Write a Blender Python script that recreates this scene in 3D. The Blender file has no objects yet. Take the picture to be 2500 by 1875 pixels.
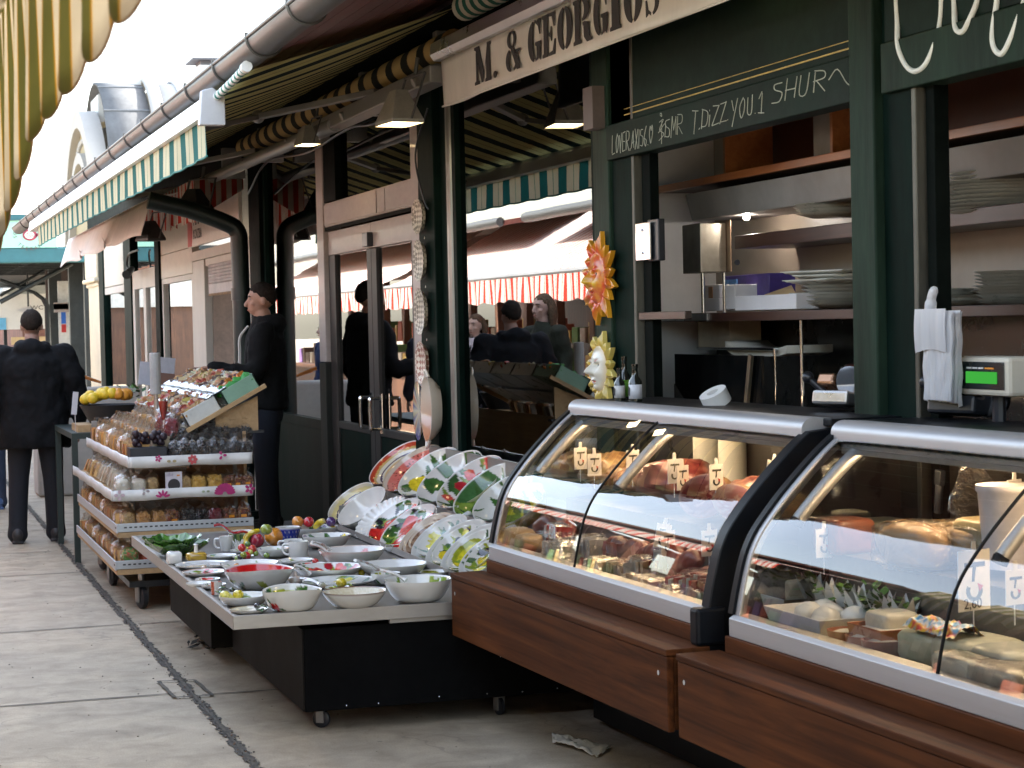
import bpy, bmesh, math, random
import numpy as np
from mathutils import Vector, Matrix, noise
R = math.radians
PI = math.pi
rnd = random.Random(7)
sc = bpy.context.scene
col = sc.collection

# ---------------------------------------------------------------- camera
FOC = 2012.2                       # focal length in pixels of a 1024 wide picture
YAW, PITCH, ROLL, EYE = R(17.4315), R(-1.7551), R(-1.26441), 1.60
_f = Vector((math.sin(YAW)*math.cos(PITCH), math.cos(YAW)*math.cos(PITCH), math.sin(PITCH)))
_r0 = Vector((math.cos(YAW), -math.sin(YAW), 0)); _u0 = _r0.cross(_f)
_r = _r0*math.cos(ROLL)+_u0*math.sin(ROLL); _u = _u0*math.cos(ROLL)-_r0*math.sin(ROLL)
CAM = Vector((0, 0, EYE))
cd = bpy.data.cameras.new("camera"); cam = bpy.data.objects.new("camera", cd); col.objects.link(cam)
cd.sensor_width = 36; cd.lens = FOC/1024*36; cd.clip_start = .05; cd.clip_end = 3000
cam.matrix_world = Matrix(((_r.x, _u.x, -_f.x, 0), (_r.y, _u.y, -_f.y, 0), (_r.z, _u.z, -_f.z, EYE), (0, 0, 0, 1)))
cd.dof.use_dof = True; cd.dof.focus_distance = 9.0; cd.dof.aperture_fstop = 13
sc.camera = cam

# ---------------------------------------------------------------- light
SUN_EL, SUN_AZ = R(37), R(74)      # azimuth measured from +Y towards +X: the sun stands behind the shops
w = bpy.data.worlds.new("World"); sc.world = w; w.use_nodes = True
nt = w.node_tree; nt.nodes.clear()
sky = nt.nodes.new("ShaderNodeTexSky"); sky.sky_type = 'NISHITA'; sky.sun_disc = False
sky.sun_elevation = SUN_EL; sky.sun_rotation = SUN_AZ; sky.air_density = 1.3; sky.dust_density = 2.5; sky.ozone_density = 1.2
bg = nt.nodes.new("ShaderNodeBackground"); bg.inputs[1].default_value = 0.15
wo = nt.nodes.new("ShaderNodeOutputWorld")
hs = nt.nodes.new("ShaderNodeHueSaturation"); hs.inputs['Saturation'].default_value = .64
nt.links.new(sky.outputs[0], hs.inputs['Color']); nt.links.new(hs.outputs[0], bg.inputs[0]); nt.links.new(bg.outputs[0], wo.inputs[0])
sl = bpy.data.lights.new("sun", 'SUN'); sl.energy = 3.2; sl.angle = R(.5); sl.color = (1, .95, .86)
so = bpy.data.objects.new("sun", sl); col.objects.link(so)
sd = Vector((math.sin(SUN_AZ)*math.cos(SUN_EL), math.cos(SUN_AZ)*math.cos(SUN_EL), math.sin(SUN_EL)))
so.rotation_euler = sd.to_track_quat('Z', 'Y').to_euler()
sc.view_settings.view_transform = 'Standard'; sc.view_settings.look = 'None'
sc.view_settings.exposure = 2.95; sc.view_settings.gamma = 1
cy = sc.cycles
cy.max_bounces = 8; cy.diffuse_bounces = 3; cy.glossy_bounces = 4; cy.transmission_bounces = 6; cy.transparent_max_bounces = 24
cy.use_denoising = True; cy.caustics_reflective = False; cy.caustics_refractive = False
cy.sample_clamp_indirect = 6
try: cy.denoiser = 'OPENIMAGEDENOISE'
except Exception: pass

# ---------------------------------------------------------------- rays from pixels onto real planes (quadrant zoom coordinates)
SQ = .23210
def q(n, x, y): return (x*SQ+(512 if n in (2, 4) else 0), y*SQ+(383 if n in (3, 4) else 0))
def ray(p): return _f+_r*((p[0]-512)/FOC)-_u*((p[1]-384)/FOC)
def atx(n, x, y, X): d = ray(q(n, x, y)); return CAM+d*(X/d.x)
def aty(n, x, y, Y): d = ray(q(n, x, y)); return CAM+d*(Y/d.y)
def atz(n, x, y, Z): d = ray(q(n, x, y)); return CAM+d*((Z-EYE)/d.z)
CYA = R(-2.12)
dC = Vector((math.sin(CYA), math.cos(CYA), 0)); nC = Vector((math.cos(CYA), -math.sin(CYA), 0))

# ---------------------------------------------------------------- object helpers
def tag(o, label=None, cat=None, group=None, kind=None):
    if label: o['label'] = label
    if cat: o['category'] = cat
    if group: o['group'] = group
    if kind: o['kind'] = kind
    return o
def thing(name, label, cat, loc=(0, 0, 0), rz=0, group=None):
    o = bpy.data.objects.new(name, None); col.objects.link(o); o.empty_display_size = .1
    o.location = loc; o.rotation_euler = (0, 0, rz)
    return tag(o, label, cat, group)
def dup(o, parent=None):
    c = o.copy(); col.objects.link(c)
    if parent is not None: c.parent = parent
    for ch in o.children: dup(ch, c)
    return c

class MB:
    def __init__(s): s.v = []; s.f = []; s.m = []; s.c = []; s.cur = (1, 1, 1); s.mi = 0; s.usec = False
    def add(s, vs, fs, mi=None, cols=None):
        b = len(s.v); s.v += [tuple(v) for v in vs]
        if cols is None: s.c += [s.cur]*len(vs)
        else: s.c += list(cols); s.usec = True
        k = s.mi if mi is None else mi
        for f in fs: s.f.append(tuple(i+b for i in f)); s.m.append(k)
        return s
    def paint(s, c): s.cur = c; s.usec = True; return s
    def box2(s, x0, x1, y0, y1, z0, z1, mi=None):
        x0, x1 = min(x0, x1), max(x0, x1); y0, y1 = min(y0, y1), max(y0, y1); z0, z1 = min(z0, z1), max(z0, z1)
        v = [(x, y, z) for z in (z0, z1) for y in (y0, y1) for x in (x0, x1)]
        return s.add(v, [(0, 2, 3, 1), (4, 5, 7, 6), (0, 1, 5, 4), (2, 6, 7, 3), (0, 4, 6, 2), (1, 3, 7, 5)], mi)
    def obox(s, M, sx, sy, sz, mi=None):
        v = [M@Vector((x*sx/2, y*sy/2, z*sz/2)) for z in (-1, 1) for y in (-1, 1) for x in (-1, 1)]
        return s.add(v, [(0, 2, 3, 1), (4, 5, 7, 6), (0, 1, 5, 4), (2, 6, 7, 3), (0, 4, 6, 2), (1, 3, 7, 5)], mi)
    def bar(s, a, b, wd, ht, up=(0, 0, 1), mi=None):
        a, b = Vector(a), Vector(b); d = b-a; L = d.length; d.normalize(); up = Vector(up)
        x = d.cross(up)
        if x.length < 1e-4: x = d.cross(Vector((1, 0, 0)))
        x.normalize(); z = x.cross(d)
        M = Matrix(((x.x, d.x, z.x, 0), (x.y, d.y, z.y, 0), (x.z, d.z, z.z, 0), (0, 0, 0, 1)))
        M.translation = (a+b)/2
        return s.obox(M, wd, L, ht, mi)
    def prism(s, poly, fn, d0, d1, mi=None):
        """poly of (a,b); fn(a,b,d) -> point"""
        n = len(poly)
        v = [fn(a, b, d0) for a, b in poly]+[fn(a, b, d1) for a, b in poly]
        fs = [tuple(range(n))[::-1], tuple(range(n, 2*n))]+[(i, (i+1) % n, n+(i+1) % n, n+i) for i in range(n)]
        return s.add(v, fs, mi)
    def tube(s, pts, r, n=10, mi=None, caps=True, sq=1.0):
        pts = [Vector(p) for p in pts]; k = len(pts); rr = r if isinstance(r, (list, tuple)) else [r]*k
        t0 = (pts[1]-pts[0]).normalized(); ax = Vector((0, 0, 1)) if abs(t0.z) < .9 else Vector((1, 0, 0))
        x = t0.cross(ax).normalized(); vs = []
        for i in range(k):
            t = (pts[min(i+1, k-1)]-pts[max(i-1, 0)]).normalized()
            x = (x-t*x.dot(t)).normalized(); y = t.cross(x)
            for j in range(n):
                a = 2*PI*j/n; vs.append(pts[i]+x*math.cos(a)*rr[i]+y*math.sin(a)*rr[i]*sq)
        fs = [(i*n+j, i*n+(j+1) % n, (i+1)*n+(j+1) % n, (i+1)*n+j) for i in range(k-1) for j in range(n)]
        if caps: fs += [tuple(range(n))[::-1], tuple((k-1)*n+j for j in range(n))]
        return s.add(vs, fs, mi)
    def lathe(s, prof, n=32, M=None, mi=None, colf=None, rf=None, a0=0, a1=2*PI):
        M = M or Matrix(); full = abs(a1-a0-2*PI) < 1e-6; vs = []; cs = []; k = len(prof)
        nn = n if full else n+1
        for i, (r, z) in enumerate(prof):
            for j in range(nn):
                a = a0+(a1-a0)*j/n; rr = r*(rf(a, i) if rf else 1)
                vs.append(M@Vector((rr*math.cos(a), rr*math.sin(a), z)))
                if colf: cs.append(colf(i, a, r, z))
        fs = []
        for i in range(k-1):
            for j in range(n):
                j2 = (j+1) % nn if full else j+1
                fs.append((i*nn+j, i*nn+j2, (i+1)*nn+j2, (i+1)*nn+j))
        return s.add(vs, fs, mi, cs if colf else None)
    def ball(s, c, rx, ry=None, rz=None, M=None, nu=14, nv=9, mi=None, nz=0, seed=0, nsc=6):
        ry = rx if ry is None else ry; rz = rx if rz is None else rz; c = Vector(c); vs = []
        for i in range(nv+1):
            t = PI*i/nv
            for j in range(nu):
                a = 2*PI*j/nu; d = Vector((math.sin(t)*math.cos(a), math.sin(t)*math.sin(a), math.cos(t)))
                k = 1+nz*noise.noise(d*nsc*.3+Vector((seed*7.3, seed*1.7, seed))) if nz else 1
                p = Vector((d.x*rx*k, d.y*ry*k, d.z*rz*k))
                if M: p = M@p
                vs.append(c+p)
        fs = [(i*nu+j, i*nu+(j+1) % nu, (i+1)*nu+(j+1) % nu, (i+1)*nu+j) for i in range(nv) for j in range(nu)]
        fs = [f[::-1] for f in fs]
        return s.add(vs, fs, mi)
    def grid(s, fn, nu, nv, mi=None, cf=None):
        vs = []; cs = []
        for i in range(nu+1):
            for j in range(nv+1):
                vs.append(fn(i/nu, j/nv))
                if cf: cs.append(cf(i/nu, j/nv))
        fs = [(i*(nv+1)+j, (i+1)*(nv+1)+j, (i+1)*(nv+1)+j+1, i*(nv+1)+j+1) for i in range(nu) for j in range(nv)]
        return s.add(vs, fs, mi, cs if cf else None)
    def build(s, name, mats, parent=None, smooth=None, bevel=0, solid=0, sub=0, loc=None, seg=2):
        me = bpy.data.meshes.new(name); me.from_pydata(s.v, [], s.f); me.validate(clean_customdata=False)
        if not isinstance(mats, (list, tuple)): mats = [mats]
        for m in mats: me.materials.append(m)
        if len(me.polygons) == len(s.m): me.polygons.foreach_set("material_index", s.m)
        if s.usec and len(me.vertices) == len(s.c):
            at = me.attributes.new("paint", 'FLOAT_COLOR', 'POINT')
            arr = np.ones((len(s.c), 4), np.float32); arr[:, :3] = np.array(s.c, np.float32)
            at.data.foreach_set("color", arr.ravel())
        bm = bmesh.new(); bm.from_mesh(me)
        bmesh.ops.remove_doubles(bm, verts=bm.verts, dist=1e-6) if not s.usec else None
        bmesh.ops.recalc_face_normals(bm, faces=bm.faces); bm.to_mesh(me); bm.free()
        if smooth is not None:
            me.polygons.foreach_set("use_smooth", [True]*len(me.polygons))
            me.set_sharp_from_angle(angle=R(smooth))
        o = bpy.data.objects.new(name, me); col.objects.link(o)
        if parent is not None: o.parent = parent
        if loc is not None: o.location = loc
        if bevel:
            b = o.modifiers.new("bevel", 'BEVEL'); b.width = bevel; b.segments = seg; b.limit_method = 'ANGLE'; b.angle_limit = R(40); b.harden_normals = False
        if solid:
            b = o.modifiers.new("solid", 'SOLIDIFY'); b.thickness = solid; b.offset = 0
        if sub:
            b = o.modifiers.new("sub", 'SUBSURF'); b.levels = sub; b.render_levels = sub
        return o
def TR(loc, rz=0, ry=0, rx=0):
    return Matrix.Translation(loc)@Matrix.Rotation(rz, 4, 'Z')@Matrix.Rotation(ry, 4, 'Y')@Matrix.Rotation(rx, 4, 'X')
def frame(o, x, y, z):
    M = Matrix(((x.x, y.x, z.x, 0), (x.y, y.y, z.y, 0), (x.z, y.z, z.z, 0), (0, 0, 0, 1))); M.translation = o; return M
def bez(pts, n=24):
    out = []
    for i in range(n+1):
        t = i/n; P = [Vector(p) for p in pts]
        while len(P) > 1: P = [a.lerp(b, t) for a, b in zip(P, P[1:])]
        out.append(P[0])
    return out
def cr(pts, k=6):
    """Catmull-Rom through the points"""
    P = [Vector(p) for p in pts]; P = [P[0]*2-P[1]]+P+[P[-1]*2-P[-2]]; out = []
    for i in range(1, len(P)-2):
        for j in range(k):
            t = j/k; a, b, c, d = P[i-1:i+3]
            out.append(.5*((2*b)+(c-a)*t+(2*a-5*b+4*c-d)*t*t+(3*b-a-3*c+d)*t**3))
    out.append(P[-2]); return out

# ---------------------------------------------------------------- materials
class NT:
    def __init__(s, name):
        s.m = bpy.data.materials.new(name); s.m.use_nodes = True; s.t = s.m.node_tree; s.t.nodes.clear()
        s.out = s.n("ShaderNodeOutputMaterial")
    def n(s, t, **k):
        x = s.t.nodes.new(t)
        for a, b in k.items(): setattr(x, a, b)
        return x
    def l(s, a, b): s.t.links.new(a, b)
    def coord(s, kind='Object', scale=(1, 1, 1)):
        c = s.n("ShaderNodeTexCoord"); mp = s.n("ShaderNodeMapping"); mp.inputs['Scale'].default_value = scale
        s.l(c.outputs[kind], mp.inputs[0]); return mp.outputs[0]
    def noise(s, vec, scale, detail=4, rough=.55, dist=0):
        x = s.n("ShaderNodeTexNoise"); x.inputs['Scale'].default_value = scale; x.inputs['Detail'].default_value = detail
        x.inputs['Roughness'].default_value = rough; x.inputs['Distortion'].default_value = dist; s.l(vec, x.inputs['Vector']); return x.outputs['Fac']
    def ramp(s, fac, stops, interp='LINEAR'):
        x = s.n("ShaderNodeValToRGB"); e = x.color_ramp.elements; x.color_ramp.interpolation = interp
        while len(e) < len(stops): e.new(.5)
        for i, (p, c) in enumerate(stops): e[i].position = p; e[i].color = (*c, 1) if len(c) == 3 else c
        s.l(fac, x.inputs[0]); return x.outputs[0]
    def mix(s, fac, a, b, mode='MIX'):
        x = s.n("ShaderNodeMix", data_type='RGBA', blend_type=mode)
        for v, i in ((fac, 0), (a, 6), (b, 7)):
            if hasattr(v, 'is_output'): s.l(v, x.inputs[i])
            else: x.inputs[i].default_value = v if i == 0 else (*v, 1)
        return x.outputs[2]
    def math(s, op, a, b=0.0):
        x = s.n("ShaderNodeMath", operation=op)
        for v, i in ((a, 0), (b, 1)):
            if hasattr(v, 'is_output'): s.l(v, x.inputs[i])
            else: x.inputs[i].default_value = v
        return x.outputs[0]
    def sep(s, vec):
        x = s.n("ShaderNodeSeparateXYZ"); s.l(vec, x.inputs[0]); return x.outputs
    def bsdf(s, **k):
        p = s.n("ShaderNodeBsdfPrincipled")
        for a, b in k.items():
            i = p.inputs[a.replace('_', ' ')]
            if hasattr(b, 'is_output'): s.l(b, i)
            else: i.default_value = (*b, 1) if isinstance(b, tuple) and len(b) == 3 else b
        return p
    def bump(s, h, st=.3, dist=.01):
        b = s.n("ShaderNodeBump"); b.inputs['Strength'].default_value = st; b.inputs['Distance'].default_value = dist
        s.l(h, b.inputs['Height']); return b.outputs[0]
    def fin(s, sh): s.l(sh.outputs[0] if hasattr(sh, 'outputs') else sh, s.out.inputs[0]); return s.m
_cache = {}
def plain(name, c, rough=.5, metal=0, var=.12, nscale=9, bump=.0, bscale=60, coat=0, stretch=(1, 1, 1), spec=.5):
    """a material of one colour with uneven tone, wear and a fine bump"""
    k = NT(name); v = k.coord('Object', stretch)
    n1 = k.noise(v, nscale, 5, .6); n2 = k.noise(v, nscale*7, 3, .6)
    f = k.math('ADD', k.math('MULTIPLY', n1, .7), k.math('MULTIPLY', n2, .3))
    lo = tuple(x*(1-var*1.6) for x in c); hi = tuple(min(1, x*(1+var*1.2)+var*.01) for x in c)
    cc = k.ramp(f, [(.3, lo), (.7, hi)])
    rr = k.math('ADD', k.math('MULTIPLY', n1, .25), rough-.12)
    kw = dict(Base_Color=cc, Roughness=rr, Metallic=metal, Coat_Weight=coat, Specular_IOR_Level=spec)
    if bump: kw['Normal'] = k.bump(k.noise(v, bscale, 3), bump, .004)
    return k.fin(k.bsdf(**kw))
def painted(name, rough=.25, coat=.6, crackle=False, nmul=.1):
    k = NT(name); a = k.n("ShaderNodeAttribute", attribute_name="paint"); v = k.coord()
    n = k.noise(v, 22, 4); c = k.mix(1.0, a.outputs['Color'], k.ramp(n, [(.3, (1-nmul*1.6,)*3), (.7, (1, 1, 1))]), 'MULTIPLY')
    return k.fin(k.bsdf(Base_Color=c, Roughness=rough, Coat_Weight=coat, Coat_Roughness=.06, Normal=k.bump(k.noise(v, 35, 3), .06, .004)))
def emis(name, c, st):
    k = NT(name); e = k.n("ShaderNodeEmission"); e.inputs[0].default_value = (*c, 1); e.inputs[1].default_value = st; return k.fin(e)
def glass(name, tint=(.9, .95, .93), ior=1.5, rough=0.0, mul=1.0, add=0.0, wav=0.0):
    """thin pane: clear transmission plus mirror reflection by Fresnel"""
    k = NT(name); fr = k.n("ShaderNodeFresnel"); fr.inputs[0].default_value = ior
    tr = k.n("ShaderNodeBsdfTransparent"); tr.inputs[0].default_value = (*tint, 1)
    gl = k.n("ShaderNodeBsdfGlossy"); gl.inputs['Roughness'].default_value = rough; gl.inputs[0].default_value = (1, 1, 1, 1)
    if wav:
        b = k.bump(k.noise(k.coord('Object', (1, 1, .6)), 2.2, 2), wav, .02); k.l(b, gl.inputs['Normal'])
    fac = k.math('ADD', k.math('MULTIPLY', fr.outputs[0], mul), add); fac = k.math('MINIMUM', fac, 1.0)
    mx = k.n("ShaderNodeMixShader"); k.l(fac, mx.inputs[0]); k.l(tr.outputs[0], mx.inputs[1]); k.l(gl.outputs[0], mx.inputs[2])
    return k.fin(mx)
def film(name, tint=(.93, .93, .95), crinkle=.6, add=.06):
    """clear cellophane with crinkles"""
    k = NT(name); v = k.coord(); h = k.noise(v, 26, 3, .6, 1.2); b = k.bump(h, crinkle, .03)
    fr = k.n("ShaderNodeFresnel"); fr.inputs[0].default_value = 1.5; k.l(b, fr.inputs['Normal'])
    tr = k.n("ShaderNodeBsdfTransparent"); tr.inputs[0].default_value = (*tint, 1)
    gl = k.n("ShaderNodeBsdfGlossy"); gl.inputs['Roughness'].default_value = .08; k.l(b, gl.inputs['Normal'])
    fac = k.math('MINIMUM', k.math('ADD', k.math('MULTIPLY', k.math('POWER', fr.outputs[0], 1.5), .5), add), .8)
    mx = k.n("ShaderNodeMixShader"); k.l(fac, mx.inputs[0]); k.l(tr.outputs[0], mx.inputs[1]); k.l(gl.outputs[0], mx.inputs[2])
    return k.fin(mx)
def wood(name, c1, c2, scale=3, axis='Y', rough=.45, coat=.2, spec=.5):
    st = {'X': (.35, 9, 9), 'Y': (9, .35, 9), 'Z': (9, 9, .35)}[axis]
    k = NT(name); v = k.coord('Object', st); n = k.noise(v, scale, 6, .65, .8); v2 = k.coord(); big = k.noise(v2, 2.3, 3)
    c = k.ramp(n, [(.3, c1), (.72, c2)]); c = k.mix(1.0, c, k.ramp(big, [(.3, (.72, .7, .7)), (.7, (1.1, 1.08, 1.05))]), 'MULTIPLY')
    return k.fin(k.bsdf(Base_Color=c, Roughness=k.math('ADD', k.math('MULTIPLY', big, .3), rough-.1), Coat_Weight=coat, Coat_Roughness=.25, Specular_IOR_Level=spec, Normal=k.bump(n, .12, .003)))
def stripes(name, axis, period, stops, rough=.85, transl=.35, offset=0., fold=.0, sat=None):
    """striped awning cloth; stops: list of (position 0..1, colour), hard edges; lets some light through"""
    k = NT(name); c = k.n("ShaderNodeTexCoord"); p = k.sep(c.outputs['Object'])[{'X': 0, 'Y': 1, 'Z': 2}[axis]]
    t = k.math('FRACT', k.math('ADD', k.math('DIVIDE', p, period), offset+1000))
    cc = k.ramp(t, stops, 'CONSTANT')
    n = k.noise(c.outputs['Object'], 3.5, 5); cc = k.mix(1.0, cc, k.ramp(n, [(.3, (.8, .79, .77)), (.7, (1, 1, 1))]), 'MULTIPLY')
    wv = k.noise(k.coord('Object', (1, 1, 1)), 160, 2)
    b = k.bsdf(Base_Color=cc, Roughness=rough, Specular_IOR_Level=.15, Normal=k.bump(wv, .1, .002))
    if transl <= 0: return k.fin(b)
    tl = k.n("ShaderNodeBsdfTranslucent"); k.l(cc, tl.inputs[0])
    mx = k.n("ShaderNodeMixShader"); mx.inputs[0].default_value = transl
    k.l(b.outputs[0], mx.inputs[1]); k.l(tl.outputs[0], mx.inputs[2]); return k.fin(mx)

GREEN = plain("green_paint", (.003, .011, .008), .5, 0, .35, 4, .12, 40, .0, (1, 1, .25), .02)
GREEN2 = plain("worn_green_paint", (.012, .027, .017), .5, 0, .45, 5, .2, 50, .0, (1, 1, .15), .06)
BLACKGREEN = plain("dark_track", (.003, .005, .004), .6, 0, .2, 9, 0, 60, 0, (1, 1, 1), .02)
ALU = plain("aluminium", (.62, .62, .63), .3, .9, .06, 5, .0, 60, 0)
STEEL = plain("stainless_steel", (.5, .49, .48), .3, .9, .1, 4, .05, 90, 0, (1, 6, 6))
CHROME = plain("chrome", (.75, .76, .78), .14, 1, .03)
DARK = plain("dark_interior", (.008, .007, .006), .8, 0, .2)
BLACKP = plain("black_plastic", (.012, .014, .019), .35, 0, .15, 8, .03)
CREAMP = plain("aged_pale_paint", (.5, .46, .4), .55, 0, .1, 3, .1, 40, 0, (1, 1, .3))
GREYP = plain("greyish_pink_paint", (.36, .31, .29), .5, 0, .14, 4, .1, 40, .1, (1, .4, 1))
WHITEP = plain("white_paint", (.74, .73, .7), .5, 0, .06, 3)
GLASSW = glass("window_glass", (.62, .66, .64), 1.6, 0, 1.0, .14, .012)
# ================================================================ ground
k = NT("pavement_concrete"); v = k.coord()
n1 = k.noise(v, .55, 5, .6); n2 = k.noise(v, 5, 6, .65, .4); n3 = k.noise(v, 170, 2, .7)
c = k.ramp(n2, [(.28, (.275, .228, .165)), (.55, (.42, .352, .262)), (.78, (.52, .44, .335))])
c = k.mix(1., c, k.ramp(n1, [(.3, (.72, .71, .7)), (.5, (1, .99, .97)), (.72, (1.12, 1.06, .98))]), 'MULTIPLY')
c = k.mix(1., c, k.ramp(n3, [(.3, (.72, .72, .72)), (.6, (1.06, 1.06, 1.06))]), 'MULTIPLY')
st = k.noise(k.coord('Object', (1, .45, 1)), 2.1, 6, .7, 1.5)
c = k.mix(1., c, k.ramp(st, [(.60, (1, 1, 1)), (.72, (.74, .71, .67))]), 'MULTIPLY')
vg = k.n("ShaderNodeTexVoronoi"); vg.inputs['Scale'].default_value = 5.5; k.l(k.coord('Object', (1, 1, 1)), vg.inputs['Vector'])
gs = k.math('LESS_THAN', k.math('ADD', vg.outputs['Distance'], k.math('MULTIPLY', k.noise(v, 60, 2), .06)), .095); rs_ = k.math('GREATER_THAN', k.sep(vg.outputs['Color'])[0], .72)
c = k.mix(k.math('MULTIPLY', k.math('MULTIPLY', gs, rs_), .55), c, (.10, .09, .075))
cr_ = k.n("ShaderNodeTexVoronoi", feature='DISTANCE_TO_EDGE'); cr_.inputs['Scale'].default_value = .55; dv = k.n("ShaderNodeVectorMath", operation='ADD'); k.l(v, dv.inputs[0]); nz_ = k.n("ShaderNodeTexNoise"); nz_.inputs['Scale'].default_value = 3; k.l(v, nz_.inputs['Vector']); k.l(nz_.outputs['Color'], dv.inputs[1]); k.l(dv.outputs[0], cr_.inputs['Vector'])
c = k.mix(k.math('MULTIPLY', k.math('LESS_THAN', cr_.outputs['Distance'], .003), .3), c, (.12, .105, .085))
PAVE = k.fin(k.bsdf(Base_Color=c, Roughness=.72, Normal=k.bump(n3, .25, .004)))
JOINT = plain("joint_dirt", (.10, .088, .07), .9, 0, .5, 25)
DRAIN = plain("drain_grit", (.075, .064, .052), .85, 0, .6, 60, .6, 120)
SLAB2 = plain("patched_concrete", (.30, .29, .265), .75, 0, .25, 5, .2, 90)
m = MB(); m.add([(-60, -40, 0), (90, -40, 0), (90, 260, 0), (-60, 260, 0)], [(0, 1, 2, 3)])
tag(m.build("ground", PAVE), kind='structure')
def strip(m, a, b, wd, z, jit=0, n=1):
    a, b = Vector(a), Vector(b); d = (b-a).normalized(); s = Vector((-d.y, d.x, 0))*wd/2; vs = []
    for i in range(n+1):
        p = a.lerp(b, i/n); j1 = 1+rnd.uniform(-jit, jit); j2 = 1+rnd.uniform(-jit, jit)
        vs += [(*(p+s*j1).xy, z), (*(p-s*j2).xy, z)]
    m.add(vs, [(2*i, 2*i+1, 2*i+3, 2*i+2) for i in range(n)])
# drainage slot
m = MB(); strip(m, (1.262, 4, 0), (1.262, 40, 0), .042, .004, .6, 1400); tag(m.build("drain_channel_ground", DRAIN), kind='structure')
m = MB(); strip(m, (1.262, 4, 0), (1.262, 40, 0), .012, .008, .7, 1400); tag(m.build("drain_slot_ground", JOINT), kind='structure')
m = MB(); m.usec = True
for _ in range(650):
    y = 6.4+14*rnd.random()**1.6; m.paint(rnd.choice([(.06, .05, .04), (.16, .13, .1), (.22, .12, .07), (.3, .27, .22), (.1, .09, .08)])); r_ = rnd.uniform(.002, .0055); m.ball((1.262+rnd.gauss(0, .017), y, .006), r_, r_*1.4, r_*.6, None, 5, 3)
for _ in range(260):
    y = 6.2+11*rnd.random(); m.paint(rnd.choice([(.1, .085, .07), (.2, .17, .13), (.33, .28, .2)])); r_ = rnd.uniform(.002, .005); m.ball((rnd.uniform(.2, 2.2), y, .002), r_, r_*1.5, r_*.5, None, 5, 3)
k = NT("loose_grit"); at_ = k.n("ShaderNodeAttribute", attribute_name="paint"); tag(m.build("gravel", k.fin(k.bsdf(Base_Color=at_.outputs['Color'], Roughness=.9))), "fine reddish grit lying in and beside the drainage slot", "gravel", None, 'stuff')
# slab joints
m = MB()
for y, x0, x1, rot in ((11.05, -6, 1.22, -.03), (16.6, -6, 3, -.02), (8.85, -6, 1.2, .0), (13.6, -6, 3, -.02), (20.1, -6, 3, 0), (24.2, -6, 3, 0), (28.5, -6, 3, 0), (11.02, 1.3, 3, -.03), (8.78, 1.3, 3, .05), (6.6, -6, 3, .02), (15.0, -6, 1.2, -.01)):
    strip(m, (x0, y-rot*(x0-1), 0), (x1, y-rot*(x1-1), 0), .016, .004, .4, 60)
for x in (-.55, .35):
    strip(m, (x, 4, 0), (x, 60, 0), .014, .005, .4, 150)
tag(m.build("pavement_joint_ground", JOINT), kind='structure')
# square inspection cover over the drain
cv = [atz(3, *p, 0) for p in ((683, 1291), (838, 1286), (915, 1352), (752, 1362))]
m = MB(); cc_ = sum(cv, Vector())/4
for i in range(4): strip(m, cv[i], cv[(i+1) % 4], .018, .0085, .3, 12)
tag(m.build("pavement_patch_ground", JOINT), kind='structure')
# dark tyre and drip stains with a shape of their own
STAIN = plain("dried_stain", (.2, .15, .11), .8, 0, .3, 8)

# ================================================================ our market pavilion
FX = 3.0
pav = thing("market_pavilion", "long dark green market pavilion with glass shopfront, gutter and painted counter openings", "building", (FX, 10, 0))
P0 = Vector((FX, 10, 0))
def part(mb, name, mat, parent=None, **kw):
    if parent is None:
        o = mb.build(name, mat, pav, **kw); o.matrix_parent_inverse = Matrix.Translation(-P0); return o
    o = mb.build(name, mat, parent, **kw); return o
def post(y0, y1, z0, z1, x0, x1, mat, bev=.006, name="post"):
    m = MB(); m.box2(x0, x1, y0, y1, z0, z1); return part(m, name, mat, bevel=bev)
# posts and upright trims of the street front
post(8.07, 8.265, 0, 3.25, 2.985, 3.12, GREEN2)                       # post that carries the sun masks
post(7.83, 8.067, 0, 3.25, 3.0, 3.06, GREEN)
RAILM = plain("dull_rail_metal", (.10, .095, .075), .5, .5, .3, 5, 0, 60, 0, (1, 1, .2))
post(7.80, 7.826, 0, 3.0, 2.995, 3.05, RAILM, .004, "shutter_rail")
post(7.68, 7.772, 0, 3.0, 3.02, 3.06, BLACKGREEN, .003, "shutter_track")
post(5.648, 5.812, 0, 3.4, 2.97, 3.15, GREEN2)
post(5.458, 5.645, 0, 3.4, 3.0, 3.07, GREEN)
post(5.43, 5.455, 0, 3.0, 2.995, 3.05, RAILM, .004, "shutter_rail")
post(5.36, 5.412, 0, 3.0, 3.02, 3.07, BLACKGREEN, .003, "shutter_track")
post(10.8, 11.14, 0, 3.2, 2.96, 3.14, GREEN)
post(10.57, 10.66, 0, 3.1, 2.985, 3.08, plain("weathered_metal_trim", (.22, .22, .2), .35, .6, .25, 5, 0, 60, 0, (1, 1, .2)), .03, "corner_bead")
post(10.663, 10.797, 0, 3.2, 3.0, 3.1, GREEN)
post(16.2, 16.69, 0, 3.2, 2.97, 3.2, BLACKGREEN)
post(2.0, 2.3, 0, 3.4, 2.97, 3.2, GREEN)
# big shop window beside the counter: frame, sill and pane
wn = MB().box2(3.0, 3.08, 8.268, 8.33, .87, 2.95).box2(3.0, 3.08, 10.5, 10.567, .87, 2.95).box2(3.002, 3.078, 8.33, 10.5, 2.88, 2.95)
wf = part(wn, "window", GREEN, bevel=.004)
def sub(mb, name, mat, parent, **kw): return mb.build(name, mat, parent, **kw)
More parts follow.
